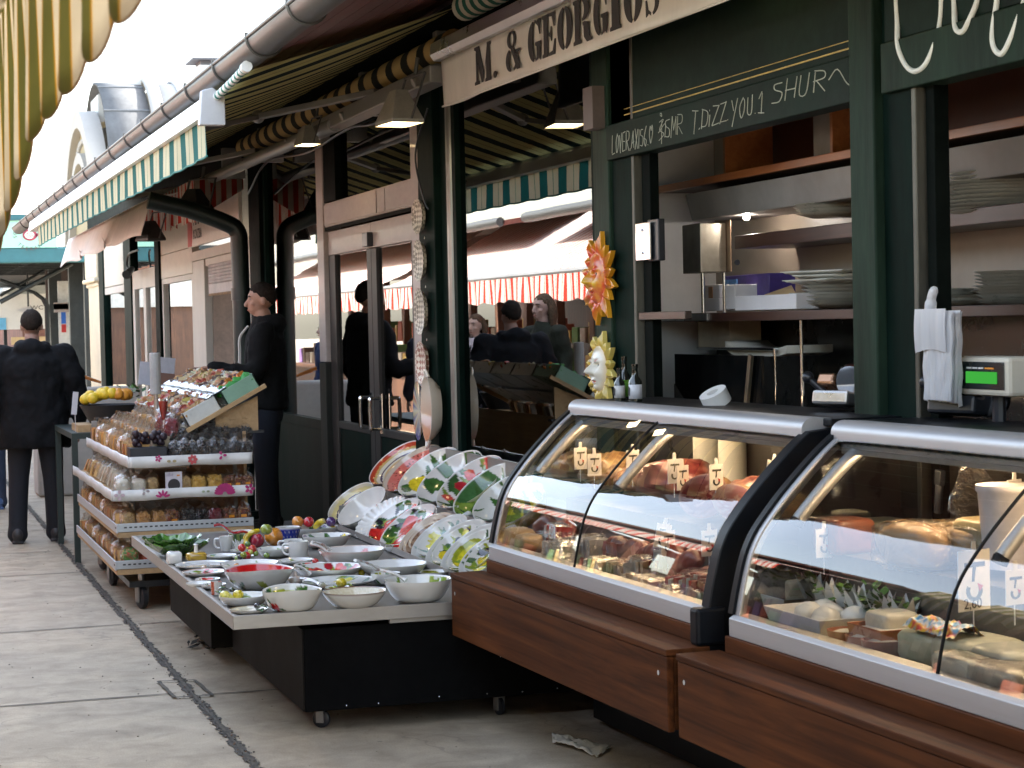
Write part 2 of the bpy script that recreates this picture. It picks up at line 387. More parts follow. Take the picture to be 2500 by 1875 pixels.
# geometry of sub-parts is written in world coordinates like their parents (the same parent inverse applies through the parent)
sub(MB().box2(2.95, 3.09, 8.27, 10.56, .82, .868), "sill", GREEN, wf, bevel=.006)
sub(MB().box2(3.03, 3.036, 8.331, 10.499, .87, 2.95), "pane", GLASSW, wf)
part(MB().box2(3.0, 3.1, 8.27, 10.56, 0, .818), "parapet", GREEN)
part(MB().box2(2.96, 3.16, 8.07, 30, 2.955, 3.3), "lintel", plain("lintel_paint", (.005, .008, .007), .6, 0, .3, 9, 0, 60, 0, (1, 1, 1), .02))
# counter openings: lower band with scribbles, shutter box above with a gold line
FASC = plain("fascia_green", (.007, .017, .012), .45, 0, .35, 2.5, .08, 30, .0, (1, 1, 1), .04)
b1 = part(MB().box2(2.975, 3.06, 5.815, 8.064, 2.277, 2.425), "fascia_panel", FASC, bevel=.004)
part(MB().box2(3.0, 3.06, 5.815, 8.064, 2.428, 3.4), "shutter_box", FASC, bevel=.004)
GOLD = plain("gold_line", (.42, .28, .05), .45, .2, .3, 20)
part(MB().box2(2.9965, 3.01, 5.83, 7.9, 2.452, 2.457).box2(2.9965, 3.01, 5.85, 7.9, 2.478, 2.4805), "gold_line", GOLD)
b2 = part(MB().box2(2.975, 3.06, 2.31, 5.606, 2.279, 2.433), "fascia_panel", GREEN2, bevel=.004)
part(MB().box2(2.99, 3.06, 2.31, 5.606, 2.436, 3.4), "shutter_box", FASC, bevel=.004)
part(MB().box2(2.93, 3.0, 8.1, 8.22, 2.42, 2.6), "bracket_block", plain("bracket_wood", (.12, .09, .08), .6))
# scribbled handwriting: strokes in (u right, v up), u along -Y
def scribble(strokes, y0, z0, su, sv, x, r, name, mat, parent, slant=0., drop=0.):
    m = MB()
    for s_ in strokes:
        s_ = [(a+rnd.uniform(-.04, .04), b+rnd.uniform(-.06, .06)) for a, b in s_]
        pts = [(x, y0-su*(a+slant*b), z0+sv*b+drop*su*a) for a, b in s_]
        if len(pts) > 2: pts = cr(pts, 4)
        if len(pts) == 1: continue
        m.tube(pts, r, 5)
    return sub(m, name, mat, parent, smooth=60)
CHALK = plain("chalk_paint", (.40, .41, .34), .8, 0, .1)
WH = plain("white_spray", (.75, .76, .7), .6, 0, .08)
L = {'L': [[(0, 1), (0, 0)], [(0, 0), (.55, .05)]], 'O': [[(.3, 1), (.05, .6), (.2, .05), (.5, .3), (.5, .8), (.3, 1)]],
     'V': [[(0, 1), (.25, 0)], [(.25, 0), (.5, 1)]], 'E': [[(.5, 1), (0, 1)], [(0, 1), (0, 0)], [(0, 0), (.5, 0)], [(0, .55), (.4, .55)]],
     'R': [[(0, 0), (0, 1)], [(0, 1), (.5, .95), (.5, .6), (0, .5)], [(.1, .5), (.55, 0)]], '.': [[(0, .0), (.06, .06)]],
     'A': [[(0, 0), (.3, 1)], [(.3, 1), (.5, 0)], [(.1, .35), (.5, .4)]], 'X': [[(0, 0), (.5, 1)], [(0, 1), (.5, 0)]], 'I': [[(0, 0), (.04, 1)]],
     'S': [[(.5, .95), (.1, .9), (.1, .6), (.5, .45), (.45, .05), (0, .05)]], '6': [[(.45, 1), (.1, .6), (.05, .2), (.3, 0), (.45, .3), (.1, .4)]],
     'h': [[(.3, .1), (0, .6), (.12, 1), (.3, .75)], [(.3, .75), (.5, 1), (.62, .6), (.3, .1)]], 'M': [[(0, 0), (.1, 1)], [(.1, 1), (.3, .3)], [(.3, .3), (.5, 1)], [(.5, 1), (.6, 0)]],
     'T': [[(0, 1), (.6, 1)], [(.3, 1), (.25, -.2)]], 'D': [[(0, 0), (0, 1)], [(0, 1), (.5, .7), (.4, .1), (0, 0)]], 'i': [[(0, 0), (0, .55)], [(0, .8), (.02, .86)]],
     'Z': [[(0, 1), (.55, 1)], [(.55, 1), (0, 0)], [(0, 0), (.6, 0)]], 'Y': [[(0, 1), (.25, .5)], [(.5, 1), (.15, -.3)]], 'U': [[(0, 1), (.05, .1), (.4, .1), (.45, 1)]],
     '1': [[(.0, .7), (.25, 1)], [(.25, 1), (.2, 0)], [(0, 0), (.45, 0)]], '8': [[(.3, .5), (.05, .8), (.3, 1), (.45, .75), (.1, .3), (.25, 0), (.45, .25), (.3, .5)]], 'H': [[(0, 1), (0, 0)], [(.5, 1), (.5, 0)], [(0, .5), (.5, .5)]],
     '~': [[(0, .5), (.4, .8), (.9, .1), (1.4, -.2), (1.9, .2), (1.7, 1.2)]], '*': [[(.1, 1.3), (.2, 1.4), (.25, 1.25), (.1, 1.3)], [(.0, .9), (.5, 1), (.1, .5), (.6, .3), (.1, 0)], [(.3, 1), (.4, -.2)], [(0, .4), (.7, .8), (.7, .1)]], ' ': []}
def words(t, adv=.72):
    out = []; u = 0
    for ch in t:
        for s_ in L[ch]: out.append([(a+u, b) for a, b in s_])
        u += .3 if ch in '. iI1' else adv
    return out, u
def write(t, ya, yb, z, h, x, r, par, mat, drop=0, sl=.12, name="scribble"):
    ss, u = words(t); scribble(ss, ya, z, (ya-yb)/u, h, x, r, name, mat, par, sl, drop)
write("LOVER.AXIS6.h", 7.99, 7.52, 2.30, .075, 2.974, .0017, b1, CHALK, 0)
write("*SMR", 7.46, 7.2, 2.31, .075, 2.974, .0016, b1, CHALK, 0)
write("T.DiZZ.YOU.1", 7.12, 6.48, 2.315, .07, 2.974, .0018, b1, CHALK, 0)
write("SHUR~", 6.4, 5.86, 2.335, .07, 2.974, .002, b1, CHALK, 0)
# the big sprayed loops across shutter box and fascia
m = MB()
for pts in ([(5.53, 2.62), (5.52, 2.5), (5.49, 2.41), (5.44, 2.345), (5.38, 2.322), (5.31, 2.345), (5.265, 2.44), (5.25, 2.56), (5.26, 2.7)], [(5.19, 2.66), (5.18, 2.5), (5.15, 2.42), (5.115, 2.4), (5.08, 2.42), (5.04, 2.5), (4.99, 2.66)], [(4.93, 2.7), (4.94, 2.5), (4.95, 2.36), (4.91, 2.31), (4.86, 2.34), (4.8, 2.45)]):
    m.tube(cr([(2.9745 if z < 2.434 else 2.9895, y, z) for y, z in pts], 8), .0085, 8)
sub(m, "sprayed_letters", WH, b2, smooth=60)
# ---------------- double door
hd = part(MB().box2(2.985, 3.07, 11.345, 13.86, 2.287, 2.452), "door_header", GREYP, bevel=.005)
sub(MB().box2(2.982, 2.99, 11.35, 13.87, 2.262, 2.284), "trim", BLACKGREEN, hd)
mm = MB()
for y0, y1 in ((11.36, 12.0), (12.02, 12.18), (12.24, 13.84)): mm.box2(2.979, 2.986, y0, y1, 2.3, 2.44)
sub(mm, "panel", GREYP, hd, bevel=.003)
part(MB().box2(2.97, 3.1, 13.77, 13.98, 1.35, 2.93), "door_jamb", GREYP, bevel=.006); part(MB().box2(2.965, 3.1, 13.768, 13.982, 0, 1.347), "door_jamb", plain("dark_lower_jamb", (.03, .03, .026), .6, 0, .4, 4, .1, 40, 0, (1, 1, .2), .05), bevel=.006)  # left jamb in two tones, darker in its lower stretch
part(MB().box2(2.97, 3.1, 11.145, 11.34, 1.1, 2.93), "door_jamb", GREYP, bevel=.006); part(MB().box2(2.965, 3.1, 11.143, 11.342, 0, 1.097), "door_jamb", GREEN, bevel=.006)
part(MB().box2(2.975, 3.08, 13.37, 13.74, 2.456, 2.93), "transom_mullion", BLACKGREEN, bevel=.004)
tr_ = part(MB().box2(3.0, 3.05, 11.345, 13.365, 2.9, 2.95), "transom_window", BLACKGREEN)
sub(MB().box2(3.02, 3.026, 11.345, 13.365, 2.455, 2.898), "pane", GLASSW, tr_)
FRM = plain("door_frame_paint", (.032, .027, .024), .5, 0, .3, 5, .05, 40, .0, (1, 1, .25), .2)
for (ya, yb, hs) in ((12.49, 13.75, 1), (11.36, 12.482, -1)):
    lf = MB(); st_ = .16 if hs > 0 else .13; lo = .95
    lf.box2(3.0, 3.05, ya, ya+.12, .05, 2.09).box2(3.0, 3.05, yb-.2 if hs > 0 else yb-.13, yb, .05, 2.09)
    lf.box2(3.0, 3.05, ya+.121, yb-.201 if hs > 0 else yb-.131, .9, .95)
    d = part(lf, "door", FRM, bevel=.004)
    sub(MB().box2(3.0, 3.05, ya, yb, 2.092, 2.255), "top_rail", GREYP, d, bevel=.004)
    sub(MB().box2(3.01, 3.045, ya+.121, yb-(.201 if hs > 0 else .131), .05, .899), "bottom_panel", GREEN, d, bevel=.003)
    sub(MB().box2(3.02, 3.026, ya+.121, yb-(.201 if hs > 0 else .131), .951, 2.09), "pane", GLASSW, d)
    yh = 12.56 if hs > 0 else 12.30
    hh = MB(); hh.tube(cr([(3.0, yh, 1.14), (2.94, yh, 1.14), (2.925, yh, 1.125), (2.925, yh, .965), (2.94, yh, .95), (3.0, yh, .95)], 4), .012, 8)
    hh.box2(2.994, 2.9995, yh-.03, yh+.03, .92, 1.17)
    sub(hh, "handle", CHROME, d, smooth=40)
part(MB().box2(2.96, 2.999, 12.42, 12.56, 2.1, 2.19), "door_closer", BLACKP, bevel=.004)
# side window between door and far post
sw = part(MB().box2(3.0, 3.08, 13.985, 14.03, .9, 2.93).box2(3.0, 3.08, 16.12, 16.195, .9, 2.93).box2(3.0, 3.08, 14.031, 16.119, .86, .93), "side_window", GREEN)
sub(MB().box2(3.03, 3.036, 14.031, 16.119, .931, 2.93), "pane", GLASSW, sw)
part(MB().box2(3.0, 3.1, 13.985, 16.195, 0, .858), "parapet", GREEN)
# interior of the shop
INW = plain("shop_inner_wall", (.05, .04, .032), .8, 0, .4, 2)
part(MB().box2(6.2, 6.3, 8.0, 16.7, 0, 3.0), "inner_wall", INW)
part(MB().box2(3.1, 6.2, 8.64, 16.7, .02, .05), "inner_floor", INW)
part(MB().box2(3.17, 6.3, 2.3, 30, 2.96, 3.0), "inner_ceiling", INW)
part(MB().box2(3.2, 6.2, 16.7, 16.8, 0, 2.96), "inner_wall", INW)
# ---------------- kiosk fronts further down the row
CKM = plain("cream_panel", (.52, .48, .4), .5, 0, .1, 2, .05, 30, 0, (1, .4, 1))
part(MB().box2(2.97, 3.05, 16.7, 19.99, 2.27, 2.36), "ledge", CREAMP, bevel=.004)
part(MB().box2(2.985, 3.06, 19.26, 19.98, 0, 2.268), "kiosk_frame", CREAMP, bevel=.006)
part(MB().box2(2.985, 3.06, 16.7, 16.98, 0, 2.268), "kiosk_frame", CREAMP, bevel=.006)
part(MB().box2(3.0, 3.1, 16.98, 19.26, 2.2, 2.268), "kiosk_frame", CREAMP)
sm_ = MB()
for i in range(6): sm_.tube([(3.0, 16.985, 2.19-.03*i), (3.0, 19.0, 2.19-.03*i)], .018, 8)
sm_.box2(2.985, 3.02, 16.985, 19.0, 1.93, 2.02)
rs = part(sm_, "roller_shutter", plain("faded_pink_shutter", (.40, .35, .34), .6, 0, .2, 4), smooth=50)
mm = MB().box2(2.982, 2.99, 16.985, 19.0, 1.91, 1.932)
sub(mm, "rusty_edge", plain("rust", (.22, .12, .05), .8, 0, .5, 20), rs)
kw_ = part(MB().box2(3.2, 3.26, 17.0, 19.25, .9, .98).box2(3.2, 3.26, 18.55, 18.68, .9, 2.2).box2(3.2, 3.26, 17.5, 17.62, .9, 2.2).box2(3.2, 3.26, 17.0, 17.1, .9, 2.2), "kiosk_window", WHITEP, bevel=.005)
sub(MB().box2(3.28, 3.286, 17.0, 19.25, .98, 2.2), "pane", GLASSW, kw_)
part(MB().box2(3.0, 3.1, 16.985, 19.255, 0, .9), "parapet", GREEN)
# bay with tall window and cream upper panels
part(MB().box2(2.985, 3.06, 20.0, 22.3, 2.42, 2.95), "upper_panel", CKM, bevel=.004)
part(MB().box2(2.985, 3.06, 20.0, 22.3, 2.16, 2.415), "upper_panel", CKM, bevel=.004)
bw = part(MB().box2(2.99, 3.06, 20.0, 20.1, 0, 2.155).box2(2.99, 3.06, 22.2, 22.3, 0, 2.155).box2(2.99, 3.06, 20.101, 22.199, 2.1, 2.155), "bay_window", CREAMP)
sub(MB().box2(3.02, 3.026, 20.1, 22.2, .6, 2.1), "pane", glass("sky_glass", (.55, .6, .58), 1.6, 0, 1, .3, .02), bw)
part(MB().box2(3.0, 3.1, 20.101, 22.199, 0, .6), "parapet", GREEN)
post(22.31, 22.66, 0, 2.95, 2.96, 3.1, BLACKGREEN)
# narrow door bay
db = part(MB().box2(2.99, 3.06, 22.67, 24.99, 2.1, 2.32).box2(2.99, 3.06, 22.67, 22.85, 0, 2.1).box2(2.99, 3.06, 24.8, 24.99, 0, 2.1).box2(2.99, 3.06, 23.75, 23.95, 0, 2.1), "door", CREAMP, bevel=.005)
sub(MB().box2(3.02, 3.026, 22.85, 23.75, .1, 2.1).box2(3.02, 3.026, 23.95, 24.8, .1, 2.1), "pane", GLASSW, db)
tw = part(MB().box2(3.0, 3.05, 22.67, 24.99, 2.9, 2.95), "transom_window", BLACKGREEN)
sub(MB().box2(3.02, 3.026, 22.67, 24.99, 2.322, 2.898), "pane", GLASSW, tw)
post(25.0, 25.72, 0, 2.95, 2.97, 3.1, GREEN)
part(MB().box2(2.99, 3.06, 25.73, 28.15, 2.2, 2.95), "upper_panel", CKM, bevel=.004)
b3 = part(MB().box2(2.99, 3.06, 25.73, 28.15, 2.1, 2.19), "bay_window", CREAMP)
sub(MB().box2(3.02, 3.026, 25.73, 28.15, .5, 2.1), "pane", GLASSW, b3)
part(MB().box2(3.0, 3.1, 25.73, 28.15, 0, .5), "parapet", GREEN)
post(28.16, 28.75, 0, 2.95, 2.97, 3.1, GREEN)
# end pilaster in cream plaster with a capital
PLA = plain("cream_plaster", (.62, .55, .4), .75, 0, .1, 2, .1, 40)
cl = MB().box2(2.98, 3.6, 28.78, 30.3, 0, 2.26).box2(2.9, 3.66, 28.7, 30.4, 2.3, 2.36).box2(2.95, 3.6, 28.74, 30.34, 2.24, 2.3).box2(2.94, 3.6, 28.74, 30.34, 2.36, 2.95)
part(cl, "pilaster", PLA, bevel=.02)
# roof: soffit of dark red boards, sheet roof, gutter
SOF = plain("dark_red_soffit", (.11, .02, .022), .5, 0, .3, 3, .1, 30, .1, (1, .2, 1))
m = MB()
for i in range(9):
    xa, xb = 1.74+i*.14, 1.74+(i+1)*.14-.006; za, zb = 2.86+(xa-1.74)*.37, 2.86+(xb-1.74)*.37
    m.prism([(xa, za), (xb, zb), (xb, zb+.025), (xa, za+.025)], lambda a, b, d: (a, d, b), 2, 25.3)
part(m, "soffit", SOF)
ROOF = plain("grey_sheet_roof", (.28, .28, .28), .5, .3, .15)
part(MB().prism([(1.72, 2.95), (4.6, 4.0), (7.5, 3.1), (7.5, 3.05), (4.6, 3.94), (1.72, 2.91)], lambda a, b, d: (a, d, b), 2, 25.35), "roof", ROOF)
GUT = plain("zinc_gutter", (.075, .074, .07), .45, .5, .2, 4, .03, 40, 0, (1, .3, 1))
gx, gz, gr = 1.67, 2.885, .078
m = MB(); ring = [(math.cos(a), math.sin(a)) for a in np.linspace(PI, 2*PI, 15)]
vs = []; ys = np.linspace(2.0, 25.3, 90)
for y in ys:
    sag = .006*math.sin(y*1.1)
    vs += [(gx+gr*c_, y, gz+sag+gr*s_) for c_, s_ in ring]
m.add(vs, [(i*15+j, i*15+j+1, (i+1)*15+j+1, (i+1)*15+j) for i in range(89) for j in range(14)])
m.add([(gx+gr*c_, 25.3, gz+gr*s_) for c_, s_ in ring], [tuple(range(15))])
m.tube([(gx-gr, 2, gz), (gx-gr, 25.3, gz)], .009, 8)
gu = part(m, "gutter", GUT, smooth=50, solid=.003)
for i in range(24):
    y = 2.05+.93*i+.3; mm = MB(); r2 = gr+.004; pts = [(gx+r2*c_, y, gz+.006*math.sin(y*1.1)+r2*s_) for c_, s_ in ring]
    mm.tube([(gx+r2+.06, y, gz+.05)]+pts[::-1]+[(gx-r2, y, gz+.02)], .009, 6)
    sub(mm, "bracket", GUT, gu, smooth=50)
# small chimney with flat cap above the gutter line
ch = atx(1, 897, 340, 3.4)
cm = MB().box2(3.28, 3.55, ch.y-.2, ch.y+.2, 3.3, ch.z+.12)
cq = part(cm, "chimney", WHITEP); sub(MB().box2(3.2, 3.62, ch.y-.28, ch.y+.28, ch.z+.17, ch.z+.19).box2(3.3, 3.53, ch.y-.18, ch.y+.18, ch.z+.1205, ch.z+.17), "cap", plain("cap_grey", (.12, .12, .13), .6), cq)
# far kitchen and end walls close the pavilion
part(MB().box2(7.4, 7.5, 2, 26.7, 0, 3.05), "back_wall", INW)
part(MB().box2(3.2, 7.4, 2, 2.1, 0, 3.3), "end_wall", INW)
# kiosk pole with a curved arm that carries the eaves
ARM = plain("dark_green_pole", (.01, .02, .017), .4, 0, .25, 4, .05)
m = MB(); YP = 16.42; e0 = aty(1, 640, 862, YP); e1 = aty(1, 820, 905, YP); e2 = aty(1, 960, 955, YP); e3 = aty(1, 1032, 1090, YP)
pts = cr([e0, e0.lerp(e1, .5), e1, e2, (e2+e3)/2+Vector((.05, 0, .05)), e3, (e3.x+.005, YP, 1.6), (e3.x+.005, YP, 0)], 6)
m.tube(pts, .072, 14); m.tube([(e3.x+.005, YP, 1.83), (e3.x+.005, YP, 1.93)], .082, 14); m.tube([(e3.x+.005, YP, 0), (e3.x+.005, YP, .1)], .12, 14)
part(m, "eaves_arm", ARM, smooth=40)

# kiosk sign board
sg = MB().box2(2.93, 2.965, 16.95, 19.86, 2.4, 2.95)
s0 = tag(sg.build("kiosk_sign", [plain("sign_white", (.66, .62, .55), .5, 0, .08, 3)], bevel=.004), "white kiosk sign board with red corner and half hidden black letters above the rolled shutter", "sign")
def text_obj(txt, size, M, mat, parent, name="lettering", ext=.001, sx=1.0, align='LEFT'):
    cu = bpy.data.curves.new("t", 'FONT'); cu.body = txt; cu.size = size; cu.extrude = ext; cu.align_x = align; cu.resolution_u = 4
    t = bpy.data.objects.new("t", cu); col.objects.link(t); bpy.context.view_layer.update()
    me = bpy.data.meshes.new_from_object(t.evaluated_get(bpy.context.evaluated_depsgraph_get())); bpy.data.objects.remove(t)
    me.transform(M@Matrix.Diagonal((sx, 1, 1, 1))); me.materials.clear(); me.materials.append(mat)
    o = bpy.data.objects.new(name, me); col.objects.link(o); o.parent = parent; return o
def face_street(x, y, z): return frame(Vector((x, y, z)), Vector((0, -1, 0)), Vector((0, 0, 1)), Vector((-1, 0, 0)))
INK = plain("sign_ink", (.03, .025, .025), .6); REDP = plain("sign_red", (.5, .03, .025), .5)
text_obj("KRAWA", .34, face_street(2.928, 19.5, 2.6), INK, s0, sx=.8)
text_obj("KOUZBA", .13, face_street(2.928, 19.5, 2.47), INK, s0)
sub(MB().prism([(19.855, 2.405), (19.855, 2.66), (19.6, 2.66), (19.56, 2.55), (19.62, 2.405)], lambda a, b, d: (d, a, b), 2.926, 2.932), "red_corner", REDP, s0)
def child(mb, name, mat, root, **kw):
    """a part whose mesh is written in world coordinates under an Empty (or mesh) root"""
    o = mb.build(name, mat, root, **kw)
    if root.type == 'EMPTY': o.matrix_parent_inverse = Matrix.LocRotScale(root.location, root.rotation_euler, root.scale).inverted()
    return o
WHITEB = plain("white_enamel_bar", (.8, .8, .79), .35, 0, .05, 3)
CLOTHW = plain("white_canvas", (.7, .67, .63), .85, 0, .07, 3, .1, 120, 0, (1, 1, .4))
GREYT = plain("grey_tube", (.26, .25, .24), .4, .5, .12, 4)
# ---------------------------------------------------------------- awning with stencilled name, rolled in
A1X = 2.72
aw1 = thing("sign_awning", "rolled in awning with white valance lettered in black stencil above the food counter", "awning", (A1X, 9.7, 2.9))
zt_, zb_, zb2_ = atx(1, 1942, 242, A1X).z, atx(1, 1945, 445, A1X).z, atx(2, 925, 0, A1X).z
dz = lambda y: (zb2_-zb_)*(9.72-y)/3.48
m = MB(); m.prism([(-.03, .0), (-.05, .03), (-.045, .085), (.0, .11), (.05, .1), (.05, .0)], lambda a, b, d: (A1X+a, d, zt_+dz(d)+b), 9.76, 3.0)
child(m, "front_bar", ALU, aw1, bevel=.004)
m = MB(); m.grid(lambda u, v: (A1X+.006*math.sin(v*40)*(1-u)+.012*(1-u)*math.sin(v*9+1), 9.72-6.6*v, zt_+dz(9.72-6.6*v)-(zt_-zb_)*(1-u)-(.004*math.sin(v*31)*(1-u))), 8, 120)
va = child(m, "valance", CLOTHW, aw1, smooth=60, solid=.003)
m = MB(); m.tube([(A1X-.001, 9.715-6.6*t, zb_+.001+dz(9.715-6.6*t)) for t in np.linspace(0, 1, 30)], .005, 6); child(m, "hem", CLOTHW, va, smooth=50)
m = MB(); m.tube([(2.85, 9.72, zt_+.27), (2.85, 3.0, zt_+.27+dz(3.0))], .07, 20); child(m, "fabric_roll", stripes("roll_stripes", 'Y', .12, [(0, (.02, .12, .09)), (.5, (.6, .58, .5))], .8, 0), aw1, smooth=40)
# stencil letters, drawn in a unit box (a right, b up)
def cres(cx, cy, rx, ry, tx, ty, a0, a1, n=16):
    o = [(cx+rx*math.cos(R(a0+(a1-a0)*i/n)), cy+ry*math.sin(R(a0+(a1-a0)*i/n))) for i in range(n+1)]
    i_ = [(cx+(rx-tx)*math.cos(R(a0+(a1-a0)*i/n)), cy+(ry-ty)*math.sin(R(a0+(a1-a0)*i/n))) for i in range(n+1)]
    return o+i_[::-1]
STEN = {
 'M': [[(0, 0), (.3, 0), (.3, .07), (.2, .1), (.2, .84), (.09, .84), (.09, .1), (0, .07)], [(0, 1), (.3, 1), (.56, .3), (.5, .02), (.42, .02), (.09, .9), (0, .93)],
       [(.62, .3), (.78, .93), (.78, 1), (1.0, 1), (1.0, .93), (.95, .9), (.95, .1), (1, .07), (1, 0), (.64, 0), (.64, .07), (.71, .1), (.71, .62), (.58, .1)]],
 '.': [[(.5+.5*math.cos(t), .09+.09*math.sin(t)) for t in np.linspace(0, 2*PI, 14)[:-1]]],
 '&': [cres(.42, .78, .3, .22, .17, .06, 100, 262), cres(.46, .78, .26, .22, .14, .06, -75, 80), cres(.38, .28, .38, .29, .24, .07, 110, 265), cres(.5, .25, .36, .26, .16, .07, -78, 20),
       [(.3, .66), (.5, .62), (1.0, .02), (1.0, 0), (.78, 0)], [(.7, .5), (1, .5), (1, .44), (.92, .42), (.78, .3), (.74, .36), (.8, .43), (.7, .45)]],
 'G': [cres(.5, .5, .5, .5, .36, .07, 104, 258), [(.58, 1), (.72, .94), (.85, 1), (.95, 1), (.97, .62), (.9, .62), (.8, .82), (.58, .93)], [(.56, .0), (.58, .06), (.66, .1), (.66, .36), (.55, .39), (.55, .46), (1, .46), (1, .39), (.95, .36), (.95, .0), (.84, .07)]],
 'E': [[(0, 0), (.42, 0), (.42, 1), (0, 1), (0, .93), (.1, .9), (.1, .1), (0, .07)], [(.48, 1), (.93, 1), (.95, .66), (.88, .66), (.76, .9), (.48, .93)], [(.48, 0), (.95, 0), (1, .36), (.92, .36), (.78, .1), (.48, .07)], [(.48, .47), (.6, .44), (.66, .34), (.71, .34), (.71, .68), (.66, .68), (.6, .56), (.48, .53)]],
 'O': [cres(.5, .5, .5, .5, .35, .06, 100, 260), cres(.5, .5, .5, .5, .35, .06, -80, 80)],
 'R': [[(0, 0), (.42, 0), (.42, .06), (.35, .1), (.35, .9), (.42, .94), (.42, 1), (0, 1), (0, .93), (.08, .9), (.08, .1), (0, .07)], cres(.46, .74, .42, .26, .27, .06, -84, 88), [(.5, .45), (.62, .47), (.82, .42), (.84, .2), (.9, .08), (1, .06), (1, 0), (.74, -.01), (.58, .12), (.56, .36)]],
 'I': [[(.05, 0), (.95, 0), (.95, .07), (.8, .1), (.8, .9), (.95, .93), (.95, 1), (.05, 1), (.05, .93), (.2, .9), (.2, .1), (.05, .07)]],
 'S': [cres(.5, .73, .46, .27, .24, .06, 95, 250), [(.16, .6), (.3, .5), (.92, .42), (.95, .3), (.7, .34), (.2, .5)], cres(.48, .27, .48, .27, .26, .06, -80, 62), [(.56, 1), (.72, .95), (.86, 1), (.92, 1), (.93, .68), (.86, .68), (.76, .86), (.56, .93)], [(.42, 0), (.26, .06), (.14, 0), (.06, 0), (.05, .34), (.12, .34), (.22, .14), (.42, .07)]]}
def ypx(px): return A1X/math.tan(YAW+math.atan((px-512)/FOC))
lz0 = atx(1, 2080, 357, A1X).z-dz(9.13); lh = atx(1, 2140, 163, A1X).z-dz(8.98)-lz0
m = MB(); INKB = plain("black_stencil", (.035, .033, .035), .8, 0, .12, 10)
for chh, pa, pb in (('M', 482.5, 499), ('.', 501.2, 504.6), ('&', 514.3, 528.5), ('G', 537.2, 550.5), ('E', 552, 565.5), ('O', 567.5, 582.5), ('R', 584, 602.5), ('G', 604.5, 618.5), ('I', 620.5, 633), ('O', 635.5, 653.5), ('S', 656.5, 671)):
    ya, yb = ypx(pa), ypx(pb)
    for pl in STEN[chh]:
        m.prism(pl, lambda a, b, d: (A1X+d+.012*.5*math.sin((9.72-(ya+(yb-ya)*a))/6.6*9+1), ya+(yb-ya)*a, lz0+dz(ya+(yb-ya)*a)+lh*b), -.0085, -.0105)
child(m, "lettering", INKB, va)

# ---------------------------------------------------------------- extended green and cream awning
GC = [(0, (.025, .15, .135)), (.42, (.68, .63, .42)), (.69, (.12, .22, .15)), (.715, (.68, .63, .42))]
STR = stripes("green_cream_cloth", 'Y', .43, GC, .85, .3)
GC_LAMPLIT = [(0, (.008, .018, .013)), (.38, (.66, .58, .24)), (.68, (.07, .07, .025)), (.705, (.66, .58, .24))]  # same cloth, its cream yellowed to carry the lamps' warm glow underneath
STC = stripes("green_cream_canopy_lamplit", 'Y', .43, GC_LAMPLIT, .85, .35)
aw2 = thing("striped_awning", "long extended green and cream striped awning with white front bar and straight valance", "awning", (1.6, 16, 2.7))
def zbar(y): return 2.69+.0025*(y-9.9)
m = MB(); m.prism([(-.05, -.045), (-.03, .06), (.02, .07), (.05, .03), (.05, -.045)], lambda a, b, d: (1.6+a, d, zbar(d)+b), 9.92, 22.0)
child(m, "front_bar", WHITEB, aw2, bevel=.005)
m = MB(); m.prism([(-.07, -.09), (-.055, .08), (.0, .095), (.06, .05), (.06, -.09)], lambda a, b, d: (1.6+a, d, 2.69+b), 9.89, 9.95); child(m, "end_cap", plain("bar_cap", (.5, .5, .52), .5, 0, .05), aw2, bevel=.006)
m = MB(); m.tube([(1.62, 9.9, 2.74), (1.63, 9.5, 2.765), (1.63, 9.15, 2.785)], .02, 12); m.tube([(1.63, 9.16, 2.784), (1.63, 9.1, 2.788)], .026, 12)
child(m, "hem_roll", stripes("hem_stripes", 'Y', .085, [(0, (.8, .8, .78)), (.6, (.03, .2, .16))], .6, 0), aw2, smooth=40)
def val(u, v):
    y = 9.97+11.15*v+.1*(1-u)*(1-min(1, v*14)); s_ = math.sin(y*14.6)
    return (1.585+.003*s_*u+.005*u*math.sin(y*3.1), y+.06*u*max(0, 1-v*20), zbar(y)-.045-.18*u-(.008*abs(math.sin(y*7.3)))*(u > .9))
m = MB(); m.grid(val, 6, 300); child(m, "valance", STR, aw2, smooth=60)
m = MB(); m.tube([val(1, v) for v in np.linspace(0, 1, 120)], .006, 5); child(m, "valance_binding", plain("teal_binding", (.02, .16, .14), .8, 0, .1), aw2, smooth=50)
def can(u, v):
    y = 9.2+.65*u+(12.8-.65*u)*v; z0 = zbar(max(9.2, 9.2+12.8*v))+.05+.03*max(0, 1-v*12.8/.7); z1 = 3.21
    return (1.62+1.24*u, y, z0+(z1-z0)*u-.015*math.sin(PI*u)-.012*math.sin(y*1.9)*math.sin(PI*u))
m = MB(); m.grid(can, 14, 160); child(m, "canopy", STC, aw2, smooth=60)
RING = stripes("roller_stripes", 'Y', .34, [(0, (.01, .014, .012)), (.42, (.46, .34, .15)), (.97, (.2, .12, .05))], .8, 0)
m = MB(); m.tube([(2.83, 9.86, 3.02), (2.83, 16.0, 3.04)], .075, 20); child(m, "roller", RING, aw2, smooth=40)
m = MB(); m.box2(2.69, 2.8, 9.84, 13.2, 2.82, 2.91); child(m, "torsion_bar", GREYT, aw2, bevel=.008)
m = MB(); m.tube([(2.72, 12.2, 2.845), (2.72, 22.2, 2.9)], .045, 14); child(m, "torsion_bar", GREYT, aw2, smooth=40)
